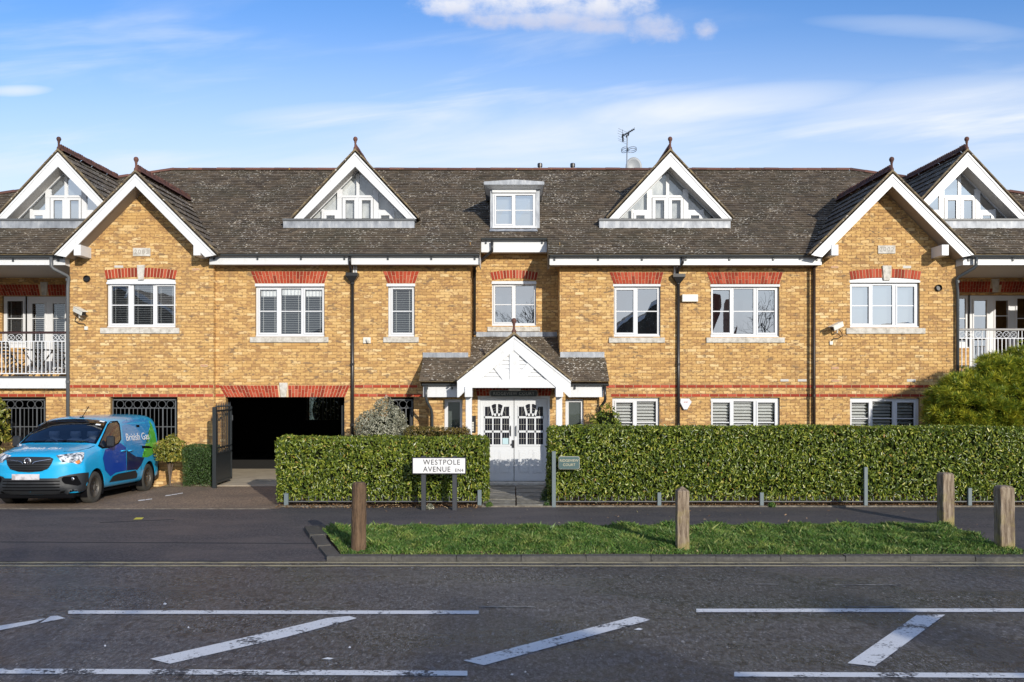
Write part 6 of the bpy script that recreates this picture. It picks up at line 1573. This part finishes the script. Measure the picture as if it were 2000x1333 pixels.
def cap(ring, yo, flip):
    prev = ring
    for f, o in ((.86, yo*.55), (.5, yo*.9)):
        cur = [bmv.verts.new((v_.co.x*f, v_.co.y+o-(0.30*(abs(v_.co.x)/.92)**3.2*(1-f**3.2) if yo < 0 else 0), .62+(v_.co.z-.62)*f)) for v_ in ring]
        for i in range(n):
            q = (prev[i], cur[i], cur[(i+1) % n], prev[(i+1) % n]); bmv.faces.new(q if flip else q[::-1])
        prev = cur
    c = bmv.verts.new((0, sum(v_.co.y for v_ in prev)/n, .62))
    for i in range(n): bmv.faces.new((prev[i], c, prev[(i+1) % n]) if flip else (prev[(i+1) % n], c, prev[i]))
cap(rings[0], -.05, True); cap(rings[-1], .04, False)
bmesh.ops.recalc_face_normals(bmv, faces=bmv.faces)
me = bpy.data.meshes.new('body'); bmv.to_mesh(me); bmv.free()
WR = .335; AX = (.83, 3.60)
body0 = bpy.data.objects.new('tmpbody', me); COL.objects.link(body0)
cut = MB()
for ay in AX:
    for s in (-1, 1): cut.lathe([(.395, s*.62), (.395, s*1.3)] if s > 0 else [(.395, -1.3), (.395, -.62)], (0, ay, WR), 28, 'x')
WN = Vector((0, -.545, .84)); WU = Vector((0, .77, .50))
def ws_pt(x, t_, o): return Vector((x, 1.03, 1.25))+WU*t_+WN*o
WSP = [(-.80, 0), (-.4, -.02), (0, -.03), (.4, -.02), (.80, 0), (.775, .35), (.73, .72), (.68, 1), (.3, 1.02), (0, 1.03), (-.3, 1.02), (-.68, 1), (-.73, .72), (-.775, .35)]
def ws_prism(mb, k, o0, o1, cap0=True):
    pp = [(a*k, .5+(b-.5)*k) for a, b in WSP]; n_ = len(pp)
    f = [(i, (i+1) % n_, (i+1) % n_+n_, i+n_) for i in range(n_)]+[tuple(range(n_, 2*n_))]
    if cap0: f.append(tuple(range(n_-1, -1, -1)))
    mb.add([ws_pt(a, b, o0) for a, b in pp]+[ws_pt(a, b, o1) for a, b in pp], f); return mb
ws_prism(cut, .935, .4, -.62)
cme = cut.mesh('cutter'); cb = bmesh.new(); cb.from_mesh(cme); bmesh.ops.recalc_face_normals(cb, faces=cb.faces); cb.to_mesh(cme); cb.free()
cob = bpy.data.objects.new('cutter', cme); COL.objects.link(cob)
mo = body0.modifiers.new('s', 'SUBSURF'); mo.levels = 1
mo = body0.modifiers.new('b', 'BOOLEAN'); mo.operation = 'DIFFERENCE'; mo.object = cob; mo.solver = 'EXACT'
body0.modifiers['b'].show_viewport = False
dg = bpy.context.evaluated_depsgraph_get(); me1 = bpy.data.meshes.new_from_object(body0.evaluated_get(dg))
body0.modifiers['b'].show_viewport = True; bpy.context.view_layer.update()
dg = bpy.context.evaluated_depsgraph_get(); me2 = bpy.data.meshes.new_from_object(body0.evaluated_get(dg))
bpy.data.objects.remove(body0); bpy.data.objects.remove(cob)
me2.materials.clear()
me2.shade_smooth(); me2.name = 'body'
body = link('body', me2, M['paint'], van)
try: me2.set_sharp_from_angle(angle=math.radians(38))
except Exception: pass
from mathutils.bvhtree import BVHTree
bt = bmesh.new(); bt.from_mesh(me2); bvh = BVHTree.FromBMesh(bt)
bt0 = bmesh.new(); bt0.from_mesh(me1); bvh0 = BVHTree.FromBMesh(bt0)
def hit_side(y, z):
    h = bvh.ray_cast(Vector((2, y, z)), Vector((-1, 0, 0)))
    return h[0] if h[0] is not None and h[0].x > .5 else Vector((.92, y, z))
def hit_front(x, z):
    h = bvh.ray_cast(Vector((x, -2, z)), Vector((0, 1, 0)))
    return h[0] if h[0] is not None else Vector((x, .1, z))
def hit_top(x, y):
    h = bvh.ray_cast(Vector((x, y, 4)), Vector((0, 0, -1)))
    return h[0]
vmat = Matrix.Translation((VX, VY, .020)) @ Matrix.Rotation(math.radians(1.2), 4, 'Z') @ Matrix.Rotation(-math.atan2(.10, 2.65), 4, 'X')
vinv = vmat.inverted()
def ray_px(px, py):
    """the body point that the photograph shows at pixel (px, py), and the panel normal there"""
    o = vinv @ Vector((0, 0, H)); t_ = vinv @ Vector((X(px, 18.0), 18.0, Z(py, 18.0))); d_ = (t_-o).normalized()
    h = bvh.ray_cast(o, d_)
    if h[0] is None or (h[0]-t_).length > 6:
        k_ = (.90-o.x)/d_.x; q = bvh.find_nearest(o+d_*k_) if o.x+d_.x*(18/max(.1, d_.y)) > .3 else bvh.find_nearest(t_); return q[0], q[1]
    return h[0], h[1]
def hit_n(x, t):
    """point of the windscreen plane, x across and t from foot to top, dropped on the body along the glass normal"""
    p_ = Vector((x, 1.03+.77*t, 1.25+.50*t)); n_ = Vector((0, -.545, .84)); h = bvh0.ray_cast(p_+n_*1.5, -n_); return h[0], n_
def WS_SURF(x, t_):
    p_ = ws_pt(x, t_, 0); h = bvh0.ray_cast(p_+WN*1.5, -WN); return (h[0] if h[0] is not None else p_)+WN*.006
def patch(name, poly, proj, off, mt, parent=None, mirror=False, mx=.085, **kw):
    """a polygon in 2D coordinates wrapped on the body, standing OFF it; mx = largest edge after the first split, in metres"""
    b2 = bmesh.new(); vs = [b2.verts.new((a, b, 0)) for a, b in poly]; b2.faces.new(vs)
    bmesh.ops.triangulate(b2, faces=b2.faces)
    big = max(max(p_[0] for p_ in poly)-min(p_[0] for p_ in poly), max(p_[1] for p_ in poly)-min(p_[1] for p_ in poly))
    for _ in range(6):
        lg = [e for e in b2.edges if e.calc_length() > big/9]
        if not lg: break
        bmesh.ops.subdivide_edges(b2, edges=lg, cuts=1); bmesh.ops.triangulate(b2, faces=b2.faces)
    av = Vector((0, 0, 0))
    for v_ in b2.verts:
        p_, n_ = proj(v_.co.x, v_.co.y); n_ = Vector(n_).normalized(); v_.co = p_+n_*off; av += n_
    if mirror:
        for v_ in b2.verts: v_.co.x *= -1
        av.x *= -1
    bmesh.ops.recalc_face_normals(b2, faces=b2.faces)
    if sum((f.normal.dot(av) for f in b2.faces)) < 0: bmesh.ops.reverse_faces(b2, faces=b2.faces)
    me = bpy.data.meshes.new(name); b2.to_mesh(me); b2.free(); me.shade_smooth()
    return link(name, me, mt, parent or van, **kw)
P2 = lambda *q: [(160+a/6.665, 790+b/6.665) for a, b in q]       # zoomed crop coordinates -> photo pixels
P1 = lambda *q: [(a/6.35, 790+b/6.35) for a, b in q]
P3 = lambda *q: [(a/5.333, 750+b/5.333) for a, b in q]
def line_px(name, pts, r, mt, parent, off=.0):
    Q = []
    for a, b in pts: h, n_ = ray_px(a, b); Q.append(h+n_*off)
    return obj(name, MB().tube(Q, r, 5), mt, parent)
# side graphics
patch('azure_panel', P2((520, 190), (700, 165), (860, 200), (880, 290), (860, 500), (780, 690), (700, 680), (640, 640), (575, 560), (545, 520), (520, 300)), ray_px, .003, M['azure'], body)
patch('royal_blue_panel', P2((300, 590), (500, 505), (572, 560), (580, 860), (440, 890), (370, 940), (300, 860), (270, 700)), ray_px, .004, M['blue1'], body)
patch('navy_panel', P2((582, 590), (640, 640), (700, 680), (812, 695), (770, 790), (715, 860), (700, 850), (582, 862)), ray_px, .0045, M['navy'], body)
patch('green_swoosh', P2((870, 205), (905, 260), (950, 380), (970, 500), (970, 600), (900, 665), (850, 690), (780, 690), (835, 640), (870, 560), (905, 500), (915, 420), (905, 340), (885, 280)), ray_px, .005, M['vgreen'], body)
patch('side_moulding', P2((345, 1012), (395, 935), (460, 905), (690, 860), (714, 905), (708, 950), (690, 960)), ray_px, .018, M['vplastic'], body)
win_o = P2((205, 545), (270, 400), (330, 265), (370, 225), (460, 215), (490, 260), (505, 380), (510, 460), (480, 510), (400, 560), (260, 580))
wo = patch('side_window', win_o, ray_px, .005, M['arch'], van)
cxw = sum(a for a, b in win_o)/len(win_o); czw = sum(b for a, b in win_o)/len(win_o)
patch('pane', [(cxw+(a-cxw)*.88, czw+(b-czw)*.88) for a, b in win_o], ray_px, .008, M['vglass'], wo)
line_px('door_seam', P2((578, 200), (581, 320), (574, 520), (578, 870)), .006, M['arch'], body)
line_px('door_seam', P2((770, 690), (772, 860)), .006, M['arch'], body)
line_px('panel_crease', P2((545, 215), (600, 205), (820, 215), (870, 270), (885, 420), (870, 500), (640, 520)), .008, M['azure'], body)
patch('slide_rail', P2((778, 542), (860, 540), (862, 556), (910, 560), (910, 572), (780, 574)), ray_px, .008, M['arch'], body)
patch('vent_flap', P2((702, 268), (745, 270), (748, 300), (706, 300)), ray_px, .006, M['arch'], body)
for a, b in ((533, 606), (626, 604)):
    h, n_ = ray_px(160+a/6.665, 790+b/6.665)
    obj('door_handle', MB().tube([(h.x+.002, h.y-.10, h.z), (h.x+.035, h.y-.07, h.z+.005), (h.x+.035, h.y+.07, h.z+.005), (h.x+.002, h.y+.10, h.z)], .016, 6), M['paint'], body, smooth=True)
h, n_ = ray_px(160+716/6.665, 790+425/6.665)
o = text('lettering', 'British Gas', .24, M['decal'], body, (.945, h.y, h.z), rot=(math.pi/2, 0, math.pi/2), ext=.001)
o.location = (h.x+.022, h.y, h.z); o.scale = (1.25, 1, 1); o.rotation_euler = (math.pi/2-.0, -.0, math.pi/2); o.rotation_euler = Matrix(((0, 0, 1), (1, 0, 0), (0, 1, 0))).to_euler() if abs(n_.z) < .01 else (Matrix((Vector((0, 1, 0)), (Vector((0, 0, 1))-n_*n_.z).normalized(), Vector((n_.x, 0, n_.z)).normalized())).transposed()).to_euler()
# windscreen
wsp = [(-.80, 0), (-.4, -.02), (0, -.03), (.4, -.02), (.80, 0), (.775, .35), (.73, .72), (.68, 1), (.3, 1.02), (0, 1.03), (-.3, 1.02), (-.68, 1), (-.73, .72), (-.775, .35)]
wsp = WSP
wsf = MB()
ring = []
for k_ in (1.0, .925):
    for a, b in wsp:
        a2, b2 = a*k_, .5+(b-.5)*k_
        h_ = WS_SURF(a2, b2); ring.append(h_)
n_ = len(wsp); wsf.add(ring, [(i, (i+1) % n_, (i+1) % n_+n_, i+n_) for i in range(n_)])
wsf = obj('windscreen', wsf, M['arch'], van)
gp_ = MB(); cN = 8; rN = 6; gv = []
for j in range(rN+1):
    for i in range(cN+1):
        t_ = -.01+1.02*j/rN; hw = (.80-.12*max(t_, 0)**1.3)*.965; x_ = -hw+2*hw*i/cN; gv.append(WS_SURF(x_, t_)+WN*.004)
gp_.add(gv, [(j*(cN+1)+i, j*(cN+1)+i+1, (j+1)*(cN+1)+i+1, (j+1)*(cN+1)+i) for j in range(rN) for i in range(cN)])
obj('pane', gp_, M['carglass'], wsf, smooth=True)
lin = ws_prism(MB(), .93, -.07, -.61, cap0=False)
obj('cabin_lining', lin, M['cabin'], van)
# what shows through the windscreen: dashboard, steering wheel, seats, a bright vest
obj('dashboard', MB().box(-.66, .66, 1.14, 1.36, 1.02, 1.17), M['cabin'], van, bevel=.03)
obj('steering_wheel', MB().tube([(-.34+.17*math.cos(t), 1.42-.05*math.sin(t), 1.17+.15*math.sin(t)) for t in [2*math.pi*i/20 for i in range(21)]], .014, 6, cap=False), M['vplastic'], van)
for xx in (-.36, .10, .46):
    obj('seat', MB().lathe([(.16, .98), (.19, 1.15), (.17, 1.30), (.07, 1.34), (.11, 1.38), (.10, 1.48)], (xx, 1.62, 0), 12), M['seat'], van, smooth=True)
obj('folded_vest', MB().lathe([(.02, 1.15), (.13, 1.17), (.15, 1.22), (.08, 1.28), (.02, 1.29)], (.36, 1.32, 0), 7), M['vest'], van)
obj('papers', MB().box(.44, .62, 1.16, 1.30, 1.172, 1.185).box(-.10, .05, 1.18, 1.30, 1.172, 1.182), M['decal'], van)
for x_, t0 in ((.60, .90), (.585, .72)):
    Q = [hit_n(x_+i, t0+j)[0]+Vector((0, -.545, .84))*.016 for i, j in ((-.05, 0), (.05, 0), (.05, .06), (-.05, .06))]
    obj('window_sticker', MB().add(Q, [(0, 1, 2, 3)]), M['decal'], wsf)
for s in (-1, 1):
    Q = [hit_n((-.70 if s < 0 else .0)+i*.13, .035-.004*i)[0]+Vector((0, -.545, .84))*.025 for i in range(6)]
    obj('wiper', MB().tube(Q, .009, 5), M['arch'], van)
for s in (-1, 1):
    Q = [hit_top(s*x_, y_)+Vector((0, 0, .001)) for x_, y_ in ((.80, .98), (.78, .75), (.72, .5), (.62, .36), (.50, .28))]
    obj('bonnet_seam', MB().tube(Q, .005, 5), M['arch'], body)
o = text('lettering', 'British Gas', .17, M['decal'], body, (0, 0, 0), rot=(math.radians(9), 0, 0), ext=.001); o.location = (0, .42, hit_top(0, .42).z+.012); o.scale = (1.05, 1.7, 1)
patch('flame_logo', P1((40, 560), (70, 520), (150, 480), (185, 478), (180, 500), (240, 490), (275, 505), (262, 525), (215, 520), (200, 510), (150, 520), (95, 530), (60, 560)), ray_px, .006, M['decal'], body)
# grille, badge, lights, bumper
gr = patch('radiator_grille', P1((80, 672), (110, 657), (350, 655), (620, 660), (665, 680), (640, 740), (595, 800), (510, 832), (360, 845), (230, 835), (130, 805), (95, 750)), ray_px, .012, M['vplastic'], van)
for zy, hw in ((720, 270), (740, 262), (760, 252), (780, 240), (800, 215), (820, 165)):
    line_px('grille_bar', P1(*[(372-hw+2*hw*i/8, zy) for i in range(9)]), .007, M['arch'], gr, .018)
for s in (-1, 1):
    line_px('chrome_wing', P1(*[(352+s*zx, zy) for zx, zy in ((60, 742), (75, 722), (110, 712), (200, 700), (285, 688))]), .008, M['chrome'], gr, .022)
h, n_ = ray_px(352/6.35, 790+706/6.35); x, z = h.x, h.z
bd = obj('badge', MB().lathe([(.068, -.0), (.068, -.014), (.058, -.018), (.058, -.008)], (x, h.y-.020, z), 24, 'y'), M['chrome'], gr)
obj('badge_emblem', MB().prism([(x-.035, z-.03), (x-.005, z-.045), (x+.005, z-.01), (x+.03, z-.02), (x+.04, z+.015), (x+.015, z+.035), (x-.015, z+.03), (x-.03, z+.005), (x-.01, z+.008)], h.y-.045, h.y-.02), M['chrome'], bd)
for s in (False, True):
    hl = patch('headlight', P1((695, 640), (800, 625), (920, 612), (1010, 597), (1042, 605), (1035, 670), (1000, 735), (960, 745), (905, 725), (770, 722)), ray_px, .012, M['lamp'], van, mirror=s)
    patch('indicator', P1((925, 715), (990, 690), (985, 730), (955, 742)), ray_px, .017, M['amber'], hl, mirror=s)
    bc = patch('bumper_corner', P1((655, 950), (740, 900), (860, 872), (1000, 852), (1090, 845), (1085, 1000), (1030, 1100), (760, 1120), (680, 1000)), ray_px, .022, M['vplastic'], van, mirror=s)
    patch('fog_light_recess', P1((765, 920), (790, 898), (950, 885), (1005, 990), (960, 1010), (800, 985), (770, 950)), ray_px, .027, M['arch'], bc, mirror=s)
    h, n_ = ray_px(908/6.35, 790+925/6.35); sx_ = -1 if s else 1
    obj('fog_light', MB().lathe([(.035, 0), (.035, -.012), (.02, -.02)], (sx_*h.x, h.y-.025, h.z), 14, 'y'), M['chrome'], bc)
fz = lambda x_, z_: (hit_front(x_, z_), (0, -1, 0))
bb = patch('bumper', [(-.64, .58), (.64, .58), (.76, .42), (.70, .25), (-.70, .25), (-.76, .42)], fz, .020, M['vplastic'], van)
for z in (.34, .40, .46, .52):
    obj('grille_bar', MB().tube([(x_, hit_front(x_, z).y-.026, z) for x_ in [-.56+.14*i for i in range(9)]], .010, 5), M['arch'], bb)
obj('chin_spoiler', MB().box(-.80, .80, .10, .22, .17, .27), M['arch'], van, bevel=.02)
h, n_ = ray_px(51.5, 932)
npl = obj('number_plate', MB().box(h.x-.27, h.x+.27, h.y-.035, h.y-.02, h.z-.057, h.z+.057), mat('blurred_pale_number_plate', (.5, .47, .48), .4, fn=lambda t: base(t, t.ramp(t.noise(OBJ(t), 9, 1), [(.4, (.36, .33, .34)), (.6, (.60, .58, .60))]))), van, bevel=.004)
# mirrors, aerial, underside, sills
for s in (-1, 1):
    x_, y_, z_ = s*.97, 1.30, 1.15
    mm = obj('wing_mirror', MB().box(x_-s*.06 if s > 0 else x_-.10, x_+.10 if s > 0 else x_+.06, y_-.05, y_+.07, z_, z_+.24), M['vplastic'], van, bevel=.03)
h = hit_top(.07, 2.0); obj('roof_aerial', MB().tube([(.06, h.y-.02, h.z), (.09, h.y-.03, h.z+.04), (.16, h.y+.08, h.z+.24)], .008, 6).box(.02, .09, h.y-.05, h.y+.03, h.z-.01, h.z+.015), M['arch'], van)
obj('underbody', MB().box(-.78, .78, .35, 4.1, .19, .30), M['arch'], van)
obj('rear_bumper', MB().box(-.90, .90, 4.02, 4.30, .26, .60), M['vplastic'], van, bevel=.04)
for s in (-1, 1):
    for ay in AX:
        aw = MB().tube([(s*.905, ay+.41*math.cos(t), WR+.41*math.sin(t)) for t in [math.radians(a) for a in range(-5, 186, 12)]], .022, 6)
        al = MB(); xo, xi = s*.905, s*.60
        for k in range(28):
            t0, t1 = 2*math.pi*k/28, 2*math.pi*(k+1)/28; rr_ = .3925
            q = [(xo, ay+rr_*math.cos(t0), WR+rr_*math.sin(t0)), (xo, ay+rr_*math.cos(t1), WR+rr_*math.sin(t1)), (xi, ay+rr_*math.cos(t1), WR+rr_*math.sin(t1)), (xi, ay+rr_*math.cos(t0), WR+rr_*math.sin(t0))]
            if math.sin((t0+t1)/2) > -.35: al.poly(q)
        al.poly([(xi+s*.025, ay+.39*math.cos(2*math.pi*k/28), WR+.39*math.sin(2*math.pi*k/28)) for k in range(28)])
        obj('arch_liner', al, M['arch'], van)
        c = (s*.80, ay, WR-.005)
        prof = [(.20, -.10), (.29, -.105), (.325, -.085), (WR, -.05), (WR, .05), (.325, .085), (.29, .105), (.215, .10), (.21, .06)]
        wl = obj('wheel', MB().lathe(prof, c, 32, 'x'), M['rubber'], van, smooth=True)
        rp = [(.212, .085), (.205, .095), (.185, .055), (.15, .050), (.12, .075), (.07, .080), (.065, .095), (.02, .10), (.001, .10)]
        obj('rim', MB().lathe([(r, s*h_) for r, h_ in rp], c, 32, 'x'), M['rim'], wl, smooth=True)
        hol = MB()
        for k in range(12):
            t = 2*math.pi*k/12; hol.lathe([(.019, s*.050), (.019, s*.062)], (c[0], c[1]+.163*math.cos(t), c[2]+.163*math.sin(t)), 8, 'x')
        obj('vent_hole', hol, M['arch'], wl)
        for k in range(5):
            t = 2*math.pi*k/5+.3; obj('wheel_nut', MB().lathe([(.014, s*.075), (.012, s*.10)], (c[0], c[1]+.095*math.cos(t), c[2]+.095*math.sin(t)), 6, 'x'), M['chrome'], wl)
bt.free()
van.location = vmat.translation; van.rotation_euler = vmat.to_euler()
# ------------------------------------------------------------------ the other side of the road (behind the camera, mirrored in the window panes)
def house(label, x0, x1, y1, depth, ze, zr, chim=None, mt='redb'):
    h = thing('house', label, 'house', ((x0+x1)/2, y1, 0), 'houses on the other side of the road')
    obj('wall', MB().box(x0, x1, y1-depth, y1, 0, ze), M[mt], h)
    xm = (x0+x1)/2
    g = MB().prism([(x0-.3, ze), (x1+.3, ze), (xm, zr)], y1-depth-.3, y1+.35)
    obj('roof', g, M['tile'], h)
    obj('bargeboard', MB().prism([(x0-.3, ze), (x0-.05, ze), (xm, zr-.25), (x1+.05, ze), (x1+.3, ze), (xm, zr)], y1+.35, y1+.40), M['white'], h)
    for xx in (x0+(x1-x0)*.25, x0+(x1-x0)*.72):
        for zz in (1.0, 3.6):
            w_ = obj('window', MB().box(xx-.7, xx+.7, y1, y1+.05, zz, zz+1.2), M['upvc'], h); obj('pane', MB().box(xx-.62, xx+.62, y1+.05, y1+.06, zz+.08, zz+1.12), M['blackpane'], w_)
    if chim: obj('chimney', MB().box(chim[0]-.32, chim[0]+.32, chim[1]-.4, chim[1]+.4, ze, chim[2]), M[mt], h)
M['redb'] = mat('red_house_brick', (.20, .07, .04), .9)
house('red brick house opposite with a gable above its windows, mirrored in the left bay window', -29.5, -18.5, -12, 9, 5.0, 8.5, (-20, -15, 8.6))
house('red brick house opposite with a tall chimney, mirrored in the windows right of the porch', 5.0, 13.5, -12, 9, 4.6, 7.6, (14.2, -13, 8.0))
house('lower brick house opposite, standing at the far right of the road', 20, 30, -12, 9, 4.2, 6.2)
house('small brick house opposite, standing between the two gabled houses', -15, -7, -14, 9, 4.4, 7.2)
def tree(label, x, y, hgt, seed):
    t = thing('bare_tree', label, 'tree', (x, y, 0), 'bare trees on the other side of the road'); rr = random.Random(seed); tr, cr = MB(), MB()
    def grow(p, d_, L, r, lv):
        q = p+d_*L; mid = (p+q)/2+Vector((rr.uniform(-1, 1), rr.uniform(-1, 1), 0))*L*.05
        (tr if lv < 2 else cr).tube([p, mid, q], r, 5 if lv < 3 else 3, r*.65, cap=False)
        if lv >= 6: return
        for _ in range(3 if lv < 5 else 2):
            a = Vector((rr.gauss(0, 1), rr.gauss(0, 1), rr.gauss(.25, .6))).normalized()
            grow(q if rr.random() < .6 else mid.lerp(q, .6), (d_*1.0+a*.75).normalized(), L*rr.uniform(.62, .82), r*.58, lv+1)
    grow(Vector((x, y, 0)), Vector((0, 0, 1)), hgt*.28, .17, 0)
    obj('trunk', tr, M['twig'], t); obj('branches', cr, M['twig'], t)
tree('bare winter tree opposite the porch, mirrored in the middle upper window', 2.2, -9.5, 9.5, 3)
tree('bare winter tree opposite, standing in front of the chimney house', 17.5, -10, 9.0, 8)
